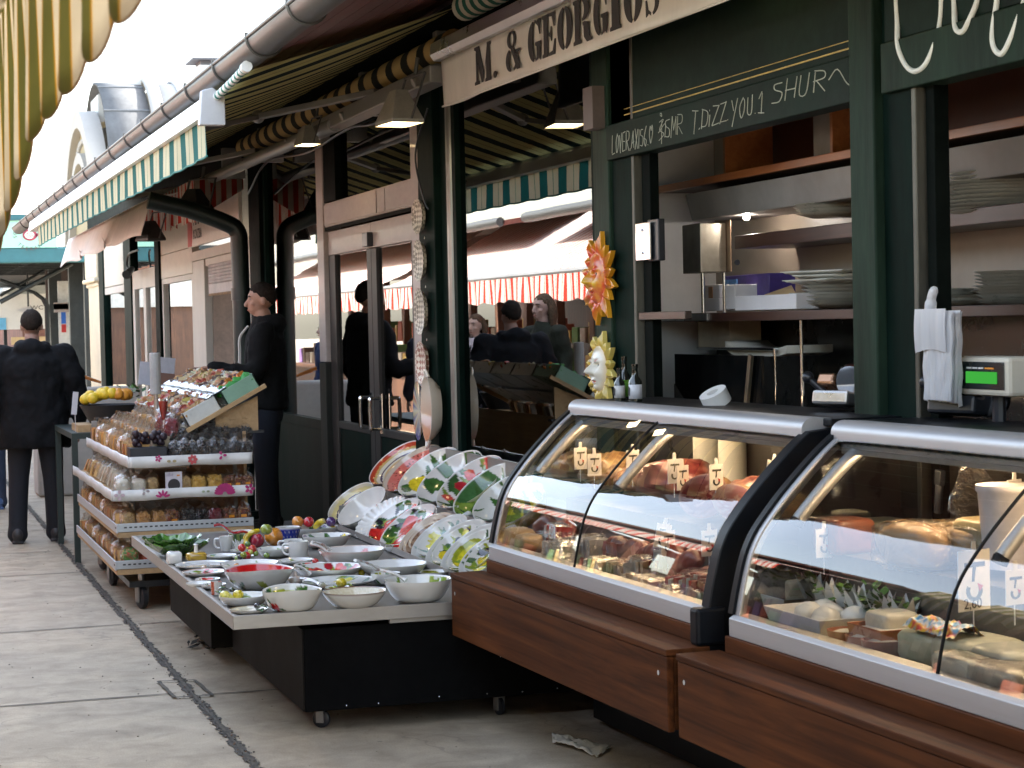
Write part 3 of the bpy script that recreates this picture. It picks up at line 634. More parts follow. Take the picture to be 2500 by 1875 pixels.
for y0 in (11.2, 15.0, 19.0):
    m = MB(); m.bar((2.75, y0, 2.93), (2.2, y0+.75, 2.86), .05, .035); m.bar((2.2, y0+.75, 2.86), (1.66, y0+.1, 2.70), .045, .03); m.ball((2.2, y0+.75, 2.86), .04)
    child(m, "folding_arm", GREYT, aw2, bevel=.004)
for i in range(5):
    m = MB(); y = 10.1+i*1.7; m.box2(2.8, 2.99, y, y+.07, 2.86, 3.12); m.tube([(2.8, y+.035, 2.9), (2.68, y+.035, 2.85)], .03, 10); child(m, "wall_bracket", GREYT, aw2, bevel=.004)
# ---------------------------------------------------------------- plain pale awning further on
aw3 = thing("pale_awning", "short pale pink canvas valance with slits hanging under the green striped awning", "awning", (2.2, 22, 2.6))
def val3(u, v):
    y = 17.85+8.1*v; sl = min(abs(y-k_) for k_ in (20.55, 22.95)); fl = .05*max(0, 1-sl/.2)*u
    return (2.2+.12*(1-u)-fl+.02*u*math.sin(y*2.2), y, 2.76-.33*u-.015*math.sin(y*3)*u+(.10*max(0, 1-sl/.12)*(u > .95)))
m = MB(); m.grid(val3, 8, 180); PINK = plain("pale_pink_canvas", (.76, .67, .62), .85, 0, .08, 3, .08, 90); child(m, "valance", PINK, aw3, smooth=50, solid=.004)
m = MB(); m.grid(lambda u, v: (2.32+.66*u, 17.85+8.1*v, 2.765+.12*u), 3, 10); child(m, "canopy", PINK, aw3, smooth=50, solid=.004)
# ---------------------------------------------------------------- red striped awning of the kiosk
REDW = stripes("red_white_cloth", 'Y', .2, [(0, (.62, .06, .04)), (.34, (.76, .72, .66)), (.5, (.64, .16, .1)), (.56, (.76, .72, .66))], .85, .4)
aw4 = thing("red_kiosk_awning", "small red and white striped awning drooping beside the curved kiosk pole", "awning", (2.56, 18.5, 2.6))
m = MB(); m.grid(lambda u, v: (2.56+.02*math.sin(v*60)*u, 16.95+3.4*v, 2.86-.34*u-.02*math.sin(v*44)*u), 6, 90); child(m, "valance", REDW, aw4, smooth=60)
m = MB(); m.grid(lambda u, v: (2.56+.42*u, 16.95+3.4*v, 2.86+.07*u), 3, 30); child(m, "canopy", REDW, aw4, smooth=60)
m = MB(); m.grid(lambda u, v: (2.56+.42*u, 16.95, 2.86+.07*u*v-.34*(1-v)*(1-.75*u)), 5, 5); child(m, "side_flap", stripes("red_side_cloth", 'X', .09, [(0, (.3, .03, .02)), (.5, (.4, .33, .28))], .85, .2), aw4, smooth=60, solid=.004)
# ---------------------------------------------------------------- floodlights under the awnings
LIT = emis("lit_tube", (1, .72, .36), 3.2)
HOUS = plain("lamp_housing", (.42, .4, .36), .45, .3, .15)
def flood(p, label, lit=True, yaw=0, sc_=1., dark=False):
    t = thing("floodlight", label, "lamp", p, yaw, "floodlights hung under the awnings")
    hm = HOUS if not dark else plain("dark_lamp_housing", (.03, .03, .03), .5, .2, .2)
    t.scale = (sc_,)*3
    m = MB(); a, b, c_ = .17, .11, .06
    v = [(-b, -a, 0), (b, -a, 0), (b, a, 0), (-b, a, 0), (-.04, -c_, .2), (.04, -c_, .2), (.04, c_, .2), (-.04, c_, .2), (-b, -a, -.025), (b, -a, -.025), (b, a, -.025), (-b, a, -.025)]
    m.add(v, [(0, 1, 5, 4), (1, 2, 6, 5), (2, 3, 7, 6), (3, 0, 4, 7), (4, 5, 6, 7), (8, 9, 1, 0), (9, 10, 2, 1), (10, 11, 3, 2), (11, 8, 0, 3)]); m.build("lamp_shade", hm, t, bevel=.004)
    m = MB(); m.box2(-b+.012, b-.012, -a+.012, a-.012, -.02, -.014); m.build("lens", LIT if lit else DARK, t)
    m = MB(); m.bar((.02, -a-.012, 0), (.12, -a-.012, .3), .02, .012); m.bar((.02, a+.012, 0), (.12, a+.012, .3), .02, .012); m.bar((.12, -a-.02, .3), (.12, a+.02, .3), .025, .012); m.tube([(.12, 0, .3), (.14, 0, .42)], .015, 8)
    m.build("mounting_arm", plain("lamp_arm", (.12, .12, .12), .4, .5), t, bevel=.002)
    return t
flood((2.58, 10.05, 2.645), "lit floodlight with pale shade hanging beside the post between door and shop window", True, .1, .78)
flood((2.62, 12.55, 2.76), "lit floodlight hanging above the glazed double door", True, .1, .55)
flood((2.86, 6.3, 2.95), "lit floodlight tucked under the rolled in awning above the counter", True, 0, .45)
flood((2.5, 16.55, 2.58), "unlit dark floodlight hanging in front of the kiosk sign", False, .6, .85, True)
flood((2.35, 18.2, 2.42), "unlit dark floodlight next to the red striped awning", False, .3, .8, True)
# clip lamp in the narrow door bay
cl = thing("clip_spotlight", "small black spotlight on a looped cable in the far transom", "lamp", (2.9, 24.2, 2.4))
m = MB(); m.tube(cr([(2.95, 24.0, 2.55), (2.9, 24.5, 2.52), (2.88, 24.55, 2.38), (2.88, 24.2, 2.3)], 6), .012, 6); child(m, "cable", BLACKP, cl)
m = MB(); m.tube([(2.9, 24.2, 2.34), (2.8, 23.95, 2.26)], [.028, .055], 12); child(m, "lamp_head", BLACKP, cl, smooth=40)
# cables slung along the fascia
m = MB(); m.tube(cr([(2.9, 10.9, 2.9), (2.85, 11.6, 2.8), (2.88, 12.5, 2.85), (2.9, 13.9, 2.82), (2.86, 15.2, 2.86), (2.92, 16.4, 2.7)], 8), .009, 6)
m.tube(cr([(2.95, 10.85, 2.8), (2.9, 10.95, 2.55), (2.93, 10.9, 2.3), (2.95, 10.88, 2.24)], 8), .006, 6)
tag(m.build("power_cable", BLACKP, smooth=60), "thin black cable slung along the beam under the awning", "cable")

REDO = stripes("sunglare_red_white_cloth", 'Y', .2, [(0, (.68, .26, .2)), (.3, (.78, .75, .7)), (.5, (.7, .32, .26)), (.55, (.78, .75, .7))], .85, .3)  # red lightened in the colour itself to stand in for sun glare
# ================================================================ the other side of the lane
OLV = stripes("olive_cloth", 'Y', .155, [(0, (.20, .20, .085)), (.44, (.5, .32, .06)), (.5, (.56, .52, .45)), (.9, (.5, .32, .06)), (.95, (.20, .20, .085))], .85, .5)
ow = thing("scalloped_awning", "olive and white striped awning with scalloped hem hanging close overhead", "awning", (.24, 3, 2.1))
OX, OP = .262, .33
def oval(u, v):
    y = 1.2+6.6*v; t = (y/OP) % 1.0; lobe = math.sin(PI*t)**.9
    return (OX+.012*math.sin(y*2*PI/OP+.6)*u, y+.012*math.sin(y*9)*u, 2.26-.215*u-.12*lobe*u-.12*max(0, y-3.45)*u)
m = MB(); m.grid(oval, 8, 660); child(m, "valance", OLV, ow, smooth=60, solid=.003)
m = MB(); m.tube([oval(1, v) for v in np.linspace(0, 1, 400)], .002, 5); child(m, "hem", plain("brown_hem", (.2, .12, .06), .8, 0, .15), ow, smooth=50)
m = MB(); m.grid(lambda u, v: (OX-2.0*u, 1.2+6.6*v, 2.26+.75*u-.05*math.sin(PI*u)), 10, 60); child(m, "canopy", OLV, ow, smooth=60)
m = MB(); m.tube([(OX-.02, 1.2, 2.265), (OX-.02, 7.8, 2.265)], .02, 10); child(m, "front_bar", WHITEB, ow, smooth=40)
BRN = wood("brown_stall_boards", (.07, .03, .018), (.17, .08, .045), 3, 'Z')
REDR = plain("red_brown_roof", (.2, .07, .05), .8, 0, .3, 3, .3, 20)
def stall(y0, y1, label):
    t = thing("opposite_stall", label, "stall", (-2.2, (y0+y1)/2, 0), 0, "brown stalls across the lane")
    m = MB().box2(-2.3, -2.2, y0, y1, .95, 1.1).box2(-2.3, -2.2, y0, y1, 2.35, 2.85).box2(-6, -5.9, y0, y1, 0, 2.85).box2(-6, -2.3, y0, y0+.08, 0, 2.85)
    for i in range(int((y1-y0)/1.3)+1): m.box2(-2.3, -2.2, y0+1.3*i, y0+1.3*i+.14, .0, 2.35)
    child(m, "wall", BRN, t)
    child(MB().box2(-2.25, -1.4, y0+.1, y1-.1, .85, .93).box2(-2.2, -1.5, y0+.15, y1-.15, 0, .85), "counter", BRN, t)
    m = MB(); m.prism([(-1.1, 2.82), (-4, 3.3), (-7, 2.82), (-7, 2.76), (-4, 3.22), (-1.1, 2.76)], lambda a, b, d: (a, d, b), y0, y1); rf = child(m, "roof", REDR, t)
    m = MB(); m.tube([(-1.06, y0, 2.8), (-1.06, y1, 2.8)], .06, 10); child(m, "gutter", GUT, rf, smooth=40)
    m = MB()
    for i in range(int((y1-y0)/.32)):
        y = y0+.3+i*.32; hh = rnd.uniform(.12, .4)
        m.paint(rnd.choice([(.4, .1, .05), (.5, .35, .1), (.1, .2, .06), (.5, .45, .38), (.12, .08, .06), (.2, .12, .3)])); m.box2(-2.15, -1.6, y, y+.24, .932, .932+hh)
        m.paint(rnd.choice([(.4, .1, .05), (.5, .35, .1), (.1, .2, .06), (.5, .45, .38)])); m.box2(-3.2, -3.0, y, y+.2, 1.3, 1.3+hh)
    child(m, "displayed_goods", painted("goods_paint", .6, 0), t, bevel=.01)
    return t
stall(-8, 9.5, "brown wooden stall across the lane under the scalloped olive awning")
stall(10.5, 22.0, "brown wooden stall across the lane, reflected in the shop window")
stall(23, 38.0, "brown wooden stall across the lane, reflected in the glazed door")
for y0, y1, lb in ((10.8, 15.6, "red and white striped awning across the lane, nearest of its row"), (16.2, 26.5, "wide red and white striped awning across the lane seen mirrored in the shop window"), (27.3, 38, "red and white striped awning across the lane seen mirrored in the door panes")):
    t = thing("opposite_awning", lb, "awning", (-.5, (y0+y1)/2, 2.1), 0, "red striped awnings across the lane")
    m = MB(); m.grid(lambda u, v: (-.5-1.9*u, y0+(y1-y0)*v, 2.1+.95*u-.05*math.sin(PI*u)), 8, 40); child(m, "canopy", REDO, t, smooth=60)
    m = MB(); m.grid(lambda u, v: (-.5+.02*math.sin(v*(y1-y0)*9)*u, y0+(y1-y0)*v, 2.1-.27*u-.03*abs(math.sin(v*(y1-y0)*5))*(u > .95)), 4, int((y1-y0)*14)); child(m, "valance", REDW, t, smooth=60)
    m = MB(); m.tube([(-.52, y0, 2.1), (-.52, y1, 2.1)], .03, 8); child(m, "front_bar", GREYT, t, smooth=40)
# ================================================================ refrigerated display cases
CB = Vector((2.118, 7.6, 0)); CA0 = CB.dot(nC)
def atcase(n, x, y, xl):
    """local case coordinates of a pixel on the plane xl metres behind the ledge front"""
    d = ray(q(n, x, y)); p = CAM+d*((CA0+xl-CAM.dot(nC))/d.dot(nC)); r_ = p-CB
    return Vector((r_.dot(nC), r_.dot(dC), p.z))
def cw(v): v = Vector(v); return CB+nC*v.x+dC*v.y+Vector((0, 0, v.z))      # local -> world
WALN = wood("brown_counter_laminate", (.036, .0105, .003), (.135, .044, .0125), 2.6, 'Y', .55, .0, .12)
WALNX = wood("brown_counter_end", (.03, .009, .003), (.10, .035, .010), 2.6, 'X', .55, .0, .12)
CGLASS = glass("case_glass", (.93, .96, .95), 1.5, 0, 1.15, .035, .02)
CASEB = plain("case_black", (.003, .004, .006), .45, 0, .2, 5, .04, 80, .0, (1, 1, 1), .2)
WARM = emis("warm_case_tube", (1, .70, .40), 9)
DECK = plain("case_deck", (.10, .09, .08), .35, .3, .2)
ALUC = plain("brushed_aluminium", (.5, .5, .505), .48, .7, .05, 4, .02, 100, 0, (6, .2, 6))
GP = [(0, 0), (.03, .1), (.065, .2), (.105, .3), (.15, .38), (.235, .48), (.43, .64), (.66, .80), (.85, .92), (1, 1)]
X0, Z0, XT, ZT = .155, .735, .50, 1.243
def gcurve(n=26):
    pts = cr([(X0+(XT-X0)*a, 0, Z0+(ZT-Z0)*b) for a, b in GP], 4); return [(p.x, p.z) for p in pts]
GC_ = gcurve()
def offs(pts, d):
    o = []
    for i, (x, z) in enumerate(pts):
        a, b = pts[max(0, i-1)], pts[min(len(pts)-1, i+1)]; t = Vector((b[0]-a[0], b[1]-a[1])).normalized(); o.append((x-t.y*d, z+t.x*d))
    return o
ROT = -CYA
def make_case(y0, y1, joints, label, xtra=None, endblack=True):
    t = thing("display_case", label, "display case", cw((0, (y0+y1)/2, 0)), ROT)
    off = (y0+y1)/2; Y0, Y1 = y0-off, y1-off          # local: y runs from Y0 (far end) down to Y1
    b = lambda mb, nm, mt, p=None, **kw: mb.build(nm, mt, p or t, **kw)
    # timber plinth and ledge
    f = b(MB().box2(.0, .022, Y1, Y0, .375, .6), "front_board", WALN, bevel=.003)
    b(MB().box2(.0225, .2, Y0-.022, Y0, .38, .6), "end_board", WALNX, bevel=.003); b(MB().box2(.0225, .5, Y1, Y1+.022, .38, .6), "end_board", WALNX, bevel=.003)
    b(MB().box2(-.004, .14, Y1-.003, Y0+.003, .602, .622), "ledge", WALN, bevel=.003)
    b(MB().box2(.13, .16, Y1+.05, Y0-.05, .6225, .672), "step_board", WALN, bevel=.003)
    m = MB()
    for yy in (Y0-.05, Y1+.06):
        m = MB(); m.tube([(-.003, yy, .545), (.003, yy, .545)], .008, 10); b(m, "screw", CHROME, f)
    pass
    b(MB().box2(.55, .9, Y1+.08, Y0-.1, .02, .378), "base", CASEB)
    # body, rail, deck
    b(MB().prism([(.135, .673), (.135, .725), (.15, .735), (.2, .735), (.2, .673)], lambda a, c, d: (a, d, c), Y1+.06, Y0-.07), "front_rail", ALUC, bevel=.002)
    b(MB().prism([(.2005, .66), (.2005, .70), (.46, .715), (.46, .90), (.85, .92), (.85, .66)], lambda a, c, d: (a, d, c), Y1+.07, Y0-.08), "deck", DECK)
    b(MB().box2(.852, .87, Y1+.06, Y0-.07, .66, 1.23), "back_panel", plain("case_back", (.03, .027, .024), .3, 0, .3))
    b(MB().box2(.56, .9, Y1+.0, Y0-.02, 1.262, 1.285), "top_shelf", CASEB, bevel=.004)
    # rounded aluminium head
    pr = [(XT-.015, ZT-.012)]+[(XT+.03+.045*math.cos(a), ZT+.01+.036*math.sin(a)) for a in np.linspace(PI*1.02, PI*.45, 10)]+[(XT+.09, ZT+.042), (XT+.09, ZT-.02)]
    b(MB().prism(pr, lambda a, c, d: (a, d, c), Y1+.05, Y0-.06), "head_rail", ALUC, smooth=40)
    b(MB().box2(XT+.0, XT+.09, Y1+.08, Y0-.09, ZT-.035, ZT-.021), "lamp_rail", plain("lamp_rail", (.3, .3, .3), .4, .5), bevel=.002)
    b(MB().box2(XT+.002, XT+.010, Y1+.08, Y0-.09, ZT-.052, ZT-.0352), "lamp_shade", plain("lamp_shade_grey", (.3, .29, .27), .4, .5), bevel=.002)
    lm = MB(); n_ = 3
    for i in range(n_):
        ya, yb = Y0-.2-(Y0-Y1-.4)*i/n_, Y0-.2-(Y0-Y1-.4)*(i+.88)/n_
        lm.tube([(XT+.04, ya, ZT-.045), (XT+.04, yb, ZT-.045)], .010, 8)
    b(lm, "lamp_tube", WARM, smooth=50)
    # curved panes
    cuts = [Y0-.085]+[j-off for j in joints]+[Y1+.085]
    for ya, yb in zip(cuts, cuts[1:]):
        m = MB(); k_ = len(GC_); NV = 10; vs = []
        for j in range(NV+1):
            y = ya-.0025+(yb-ya+.005)*j/NV
            e = .004*(1-abs(2*j/NV-1)**6)                     # the pane bows a little towards its edges
            for (x, z), (xo, zo) in zip(GC_, offs(GC_, 1)): vs.append((x+(xo-x)*e, y, z+(zo-z)*e))
        m.add(vs, [(j*k_+i, j*k_+i+1, (j+1)*k_+i+1, (j+1)*k_+i) for j in range(NV) for i in range(k_-1)])
        b(m, "curved_pane", CGLASS, smooth=60)
    # edge trims and supports
    def rib(y, w_, d0, d1, mat, nm, pts=None):
        P_ = pts or GC_; o1, o2 = offs(P_, d0), offs(P_, d1); n = len(P_); vs = []
        for yy in (y-w_/2, y+w_/2):
            vs += [(x, yy, z) for x, z in o1]+[(x, yy, z) for x, z in o2]
        fs = []
        for i in range(n-1):
            fs += [(i, i+1, n+i+1, n+i), (2*n+i, 3*n+i, 3*n+i+1, 2*n+i+1), (i, 2*n+i, 2*n+i+1, i+1), (n+i, n+i+1, 3*n+i+1, 3*n+i)]
        fs += [(0, n, 3*n, 2*n), (n-1, 3*n-1, 4*n-1, 2*n-1)]
        m = MB().add(vs, fs); return b(m, nm, mat, smooth=50)
    rib(Y0-.062, .03, -.02, .012, CASEB, "end_trim"); rib(Y0-.079, .004, -.03, .002, ALUC, "edge_strip"); rib(Y0-.095, .018, -.004, .0035, ALUC, "edge_strip")
    for y in cuts[1:-1]: rib(y, .004, -.004, .004, CASEB, "pane_joint")
    for y in [Y0-.16]+[c_-.03 for c_ in cuts[1:-1]]:
        P_ = [p for p in offs(GC_, -.045) if p[1] > 1.0 and p[1] < 1.225]
        m = MB(); m.tube([(x, y, z) for x, z in P_], .02, 12); st = b(m, "support_strut", ALUC, smooth=40)
        m = MB(); m.tube([(P_[0][0], y, P_[0][1]), (P_[0][0]-.008, y, P_[0][1]-.015)], .021, 12); m.build("cap", CASEB, st, smooth=40)
    # side cheeks
    side = GC_+[(.9, ZT+.02), (.9, .66), (X0, .66)]
    m = MB(); m.prism(offs(GC_, .006)+[(.9, 1.285), (.9, .4), (.16, .4), (.135, .68)], lambda a, c, d: (a, d, c), Y1+.018, Y1+.075); b(m, "end_cheek", CASEB, bevel=.004)
    m = MB(); m.box2(.10, .2, Y1+.0, Y1+.058, .6225, .735); b(m, "corner_block", CASEB, bevel=.01)
    m = MB(); m.prism(side, lambda a, c, d: (a, d, c), Y0-.078, Y0-.082); b(m, "side_pane", CGLASS)
    return t
case1 = make_case(0, -2.08, [-.94], "glass front display case of hams and salami with brown laminate ledge beside the crockery table")
case2 = make_case(-2.155, -4.7, [-3.33], "glass front display case of cheeses with brown laminate ledge, nearest the street end")
# ---------------------------------------------------------------- food in the cases
PNT = painted("food_paint", .38, .15, nmul=.14); WRAP = film("cling_film", (.93, .93, .94), .55, .07); PNTM = painted("matt_paint", .6, 0)
def ns(p, s, sd=0): return noise.fractal(Vector(p)*s+Vector((sd*3.1, sd*1.3, sd*7.7)), .6, 2, 4)
def blob(mb, c, rx, ry, rz, M=None, colf=None, nu=26, nv=18, nz=.12, nf=2.2, seed=0, sq=1.0):
    c = Vector(c); vs = []; cs = []
    for i in range(nv+1):
        t = PI*i/nv
        for j in range(nu):
            a = 2*PI*j/nu; d = Vector((math.sin(t)*math.cos(a), math.sin(t)*math.sin(a), math.cos(t)))
            if sq != 1.0:
                d = Vector([math.copysign(abs(x)**sq, x) for x in d])
            k_ = 1+nz*ns(d, nf, seed); p = Vector((d.x*rx*k_, d.y*ry*k_, d.z*rz*k_))
            if M: p = M@p
            vs.append(c+p); cs.append(colf(d, p) if colf else mb.cur)
    fs = [(i*nu+j, (i+1)*nu+j, (i+1)*nu+(j+1) % nu, i*nu+(j+1) % nu) for i in range(nv) for j in range(nu)]
    return mb.add(vs, fs, None, cs)
def lerp3(a, b, t): t = max(0, min(1, t)); return tuple(x+(y-x)*t for x, y in zip(a, b))
def put(mb, name, label, cat, mats, group=None, smooth=50, loc=None, **kw):
    """a thing of one mesh given in world coordinates, its origin moved to its own base"""
    if loc is None:
        a = np.array(mb.v); loc = ((a[:, 0].min()+a[:, 0].max())/2, (a[:, 1].min()+a[:, 1].max())/2, a[:, 2].min())
    mb.v = [(x-loc[0], y-loc[1], z-loc[2]) for x, y, z in mb.v]
    o = mb.build(name, mats, None, smooth=smooth, **kw); o.location = loc
    return tag(o, label, cat, group)
HM = Matrix.Rotation(ROT, 3, 'Z')
def hamcol(base, fat, sd, thr=.12):
    return lambda d, p: lerp3(base, fat, (ns(d, 2.6, sd)-thr)*5) if ns(d, 6, sd+3) < .2 else lerp3(base, fat, .5)
for i, (x, y, rx, ry, rz, base, fat, lb) in enumerate((
    (300, 420, .12, .17, .075, (.26, .10, .035), (.42, .25, .10), "golden brown cured ham furthest along the upper step"),
    (425, 440, .12, .15, .08, (.26, .13, .05), (.46, .3, .13), "tan rind ham between two price tags on the upper step"),
    (560, 470, .10, .13, .06, (.28, .10, .05), (.42, .25, .11), "small brown ham behind the curved strut"),
    (640, 478, .10, .14, .07, (.13, .015, .013), (.3, .12, .08), "small dark ham half hidden behind the long dark red ham"),
    (1050, 480, .10, .15, .07, (.15, .02, .016), (.34, .16, .1), "dark ham behind the pale cut ham by the black case end"),
    (480, 500, .09, .13, .06, (.2, .09, .03), (.4, .26, .12), "brown ham wedge at the foot of the tan rind ham"),
    (720, 515, .13, .23, .085, (.11, .010, .011), (.26, .07, .05), "long dark red smoked ham in the middle of the upper step"))):
    c = cw(atcase(4, x, y, .62)); c.z = .93+rz*.9
    m = MB(); blob(m, c, rx, ry, rz, HM, hamcol(base, fat, i+1), 34, 20, .16, 1.6, i); put(m, "cured_ham", lb, "ham", PNT, "hams on the upper step")
def cutham(x, y, r_, ln, base, fat, lb, sd):
    """ham with its cut face turned to the street"""
    c = cw(atcase(4, x, y, .55)); c.z = .925+r_*.9; m = MB(); n = 30; ax = (nC*-.8+dC*-.6).normalized(); u_ = Vector((0, 0, 1)); s_ = ax.cross(u_).normalized()
    rr = lambda a: r_*(1+.18*math.cos(a*1+.6)+.1*math.cos(2*a+sd))
    vs = []; cs = []
    for ir in range(9):
        f = ir/8
        for j in range(n):
            a = 2*PI*j/n; p = c+s_*(math.cos(a)*rr(a)*1.15*f)+u_*(math.sin(a)*rr(a)*.85*f)+ax*(.06-.012*f*f); vs.append(p)
            k_ = ns(p-c, 16, sd); cs.append(fat if f > .93 else lerp3(base, fat, (abs(k_) < .07)*.8+(ns(p-c, 9, sd+5) > .28)*.6))
    for ir in range(1, 8):
        f = 1-(ir/7)**2*.8
        for j in range(n):
            a = 2*PI*j/n; vs.append(c+s_*(math.cos(a)*rr(a)*1.15*f)+u_*(math.sin(a)*rr(a)*.85*f)+ax*(.048-ln*ir/7)); cs.append(lerp3((.35, .16, .07), (.5, .3, .14), .5+ns(vs[-1]-c, 12, sd)))
    k_ = 16; m.add(vs, [(i*n+j, i*n+(j+1) % n, (i+1)*n+(j+1) % n, (i+1)*n+j) for i in range(k_-1) for j in range(n)], None, cs)
    put(m, "cut_ham", lb, "ham", PNT, "hams on the upper step")
cutham(870, 525, .085, .16, (.14, .013, .011), (.42, .22, .16), "dark red ham with its marbled cut face turned to the street", 2)
cutham(1010, 535, .075, .14, (.42, .13, .08), (.55, .33, .22), "pale pink ham with a cut face next to the black case end", 5)
# golden tray paper, paper rolls behind
m = MB(); 
for i in range(26):
    p = cw(atcase(4, 590+i*5, 438-(i % 3)*4, .70)); m.paint(rnd.choice([(.7, .45, .06), (.5, .3, .04), (.8, .62, .15)])); m.ball(p, .014, .02, .012, None, 6, 4)
put(m, "gold_foil_garland", "crumpled gold foil strip behind the dark ham", "garland", PNT)
ROLL = plain("white_paper_roll", (.62, .62, .58), .8, 0, .06)
for x, y, lb in ((840, 330, "shorter white paper roll standing behind the hams"), (950, 345, "taller white paper roll standing behind the marbled ham")):
    p = atcase(4, x, y, .80); p = cw(p); m = MB(); m.lathe([(.0, 0), (.052, 0), (.052, .27), (.02, .27), (.02, .2)], 24, TR((p.x, p.y, .925))); put(m, "paper_roll", lb, "paper roll", ROLL)
# salami, sausages and packs on the front deck
for i, (x, y, ln, r_, rot) in enumerate(((500, 745, .2, .033, .2), (560, 775, .22, .03, -.3), (640, 765, .24, .034, .1), (700, 815, .22, .036, .5), (770, 800, .25, .034, -.15), (830, 850, .2, .037, .3), (880, 830, .22, .035, 0), (660, 845, .2, .034, -.5), (870, 890, .16, .034, .2), (460, 770, .16, .03, .6), (150, 660, .17, .03, .4), (230, 650, .2, .032, -.2), (600, 735, .24, .036, -.05), (740, 760, .24, .04, .05))):
    p = cw(atcase(4, x, y, .36 if y > 720 else .42)); p.z = .715+r_+(.04 if y < 790 else .0); m = MB(); a = ROT+rot
    d = Vector((math.sin(-a)*.5, math.cos(a), 0)).normalized(); pts = [p+d*(t-.5)*ln+Vector((0, 0, .012*math.sin(t*9+i))) for t in np.linspace(0, 1, 12)]
    vs0 = len(m.v); m.tube(pts, [r_*(.25 if k_ in (0, 11) else .8 if k_ in (1, 10) else 1) for k_ in range(12)], 14)
    b_ = rnd.choice([(.16, .022, .018), (.22, .03, .024), (.12, .022, .02), (.26, .05, .035)])
    m.c = [lerp3(b_, (.4, .2, .15), max(0, ns(v, 40, i))*.9) for v in m.v]; m.usec = True
    put(m, "salami", "dark red cured sausage in the jumble on the front deck", "sausage", PNT, "sausages heaped on the front deck")
def pack(x, y, sx, sy, sz, cols, lb, xl=.26, rot=0, z=None, film_=True, name="wrapped_pack", cat="food pack", grp="wrapped packs along the case front", q_=4):
    p = cw(atcase(q_, x, y, xl)); z = .706 if z is None else z
    m = MB(); k_ = 7; M = TR((p.x, p.y, z), ROT+rot)
    for i in range(k_):
        m.paint(cols[i % len(cols)]); mm = M@TR((rnd.uniform(-.006, .006), (i-(k_-1)/2)*sy/k_, sz/2), rnd.uniform(-.1, .1), rnd.uniform(-.12, .12)); s0 = len(m.v)
        m.obox(mm, sx*rnd.uniform(.85, .95), sy/k_*.9, sz*rnd.uniform(.8, .96))
    if film_:
        s_ = len(m.v); m.paint((1, 1, 1)); nn = 10
        vs = []
        for i in range(nn+1):
            for j in range(nn+1):
                u_, v_ = i/nn*2-1, j/nn*2-1; e = max(abs(u_), abs(v_))
                hgt = sz*1.12*(1-max(0, e-.7)/.3*.85)+.006*ns((u_*3, v_*3, x), 1.3)
                vs.append(M@Vector((u_*sx*.58, v_*sy*.58, hgt)))
        m.add(vs, [(i*(nn+1)+j, (i+1)*(nn+1)+j, (i+1)*(nn+1)+j+1, i*(nn+1)+j+1) for i in range(nn) for j in range(nn)], 1)
    put(m, name, lb, cat, [PNT, WRAP] if film_ else PNT, grp)
TAN = [(.62, .42, .26), (.5, .3, .18), (.7, .55, .38)]; WHT = [(.72, .7, .64), (.66, .6, .5), (.75, .73, .7)]; REDB = [(.3, .06, .05), (.42, .14, .1), (.25, .05, .04)]
pack(240, 790, .13, .2, .08, WHT, "large white wrapped loaf of cheese at the left front of the ham case")
pack(395, 850, .1, .14, .055, WHT+TAN, "pale packed slices right beside the white wrapped loaf")
pack(480, 870, .1, .15, .06, TAN, "brown packed slices in the middle of the ham case front")
pack(600, 905, .12, .26, .04, TAN+[(.75, .6, .45)], "long tray of tan sliced meat in clear film")
pack(720, 955, .1, .14, .04, TAN, "small tan pack next to the long tray of slices")
pack(830, 985, .09, .13, .045, WHT, "small white pack at the corner by the black case end")
pack(800, 880, .1, .12, .07, REDB, "red meat vacuum pack leaning on the sausages", .33, .3)
pack(180, 690, .1, .2, .06, REDB+WHT, "red and white packets under the blue reflection", .4, .2)
pack(280, 700, .1, .16, .06, [(.45, .4, .34), (.3, .05, .05), (.6, .58, .52)], "grey and red packets behind the white loaf", .4, -.2)
pack(330, 720, .08, .12, .05, [(.5, .06, .05), (.6, .55, .5)], "small red topped packet beside the grey packets", .38, .1)
pack(430, 770, .08, .12, .06, WHT, "white packet half under the sausages", .36, .2)
for i, (x, y) in enumerate(((540, 800), (610, 830), (690, 860), (760, 900), (350, 760), (480, 820), (560, 850), (840, 930), (660, 800), (860, 900), (300, 735), (200, 735))):
    pack(x, y, rnd.uniform(.07, .1), rnd.uniform(.09, .13), rnd.uniform(.05, .08), (WHT, REDB, TAN+WHT, [(.5, .05, .04), (.7, .66, .6)])[i % 4], "small mixed pack of sliced meat heaped between the salami and the long tray", .28+.04*(i % 3), rnd.uniform(-.5, .5), .715+.02*(i % 3), True, "sliced_meat_pack", "food pack", "small meat packs in the heap")
for x, y, rx, lb in ((30, 720, .06, "cut beige cheese wedge at the far left corner"), (70, 670, .05, "round pale cheese with dark rind at the far left"), (15, 660, .045, "cream cheese lump against the left end pane")):
    p = cw(atcase(4, x, y, .24)); m = MB(); blob(m, (p.x, p.y, .71+rx*.7), rx, rx*1.2, rx*.75, HM, lambda d, p_: lerp3((.62, .42, .24), (.68, .52, .34), .5+ns(d, 3)) if d.z > -.3 else (.1, .06, .03), 22, 14, .08, 2, x, .55)
    put(m, "cheese", lb, "cheese", PNT)
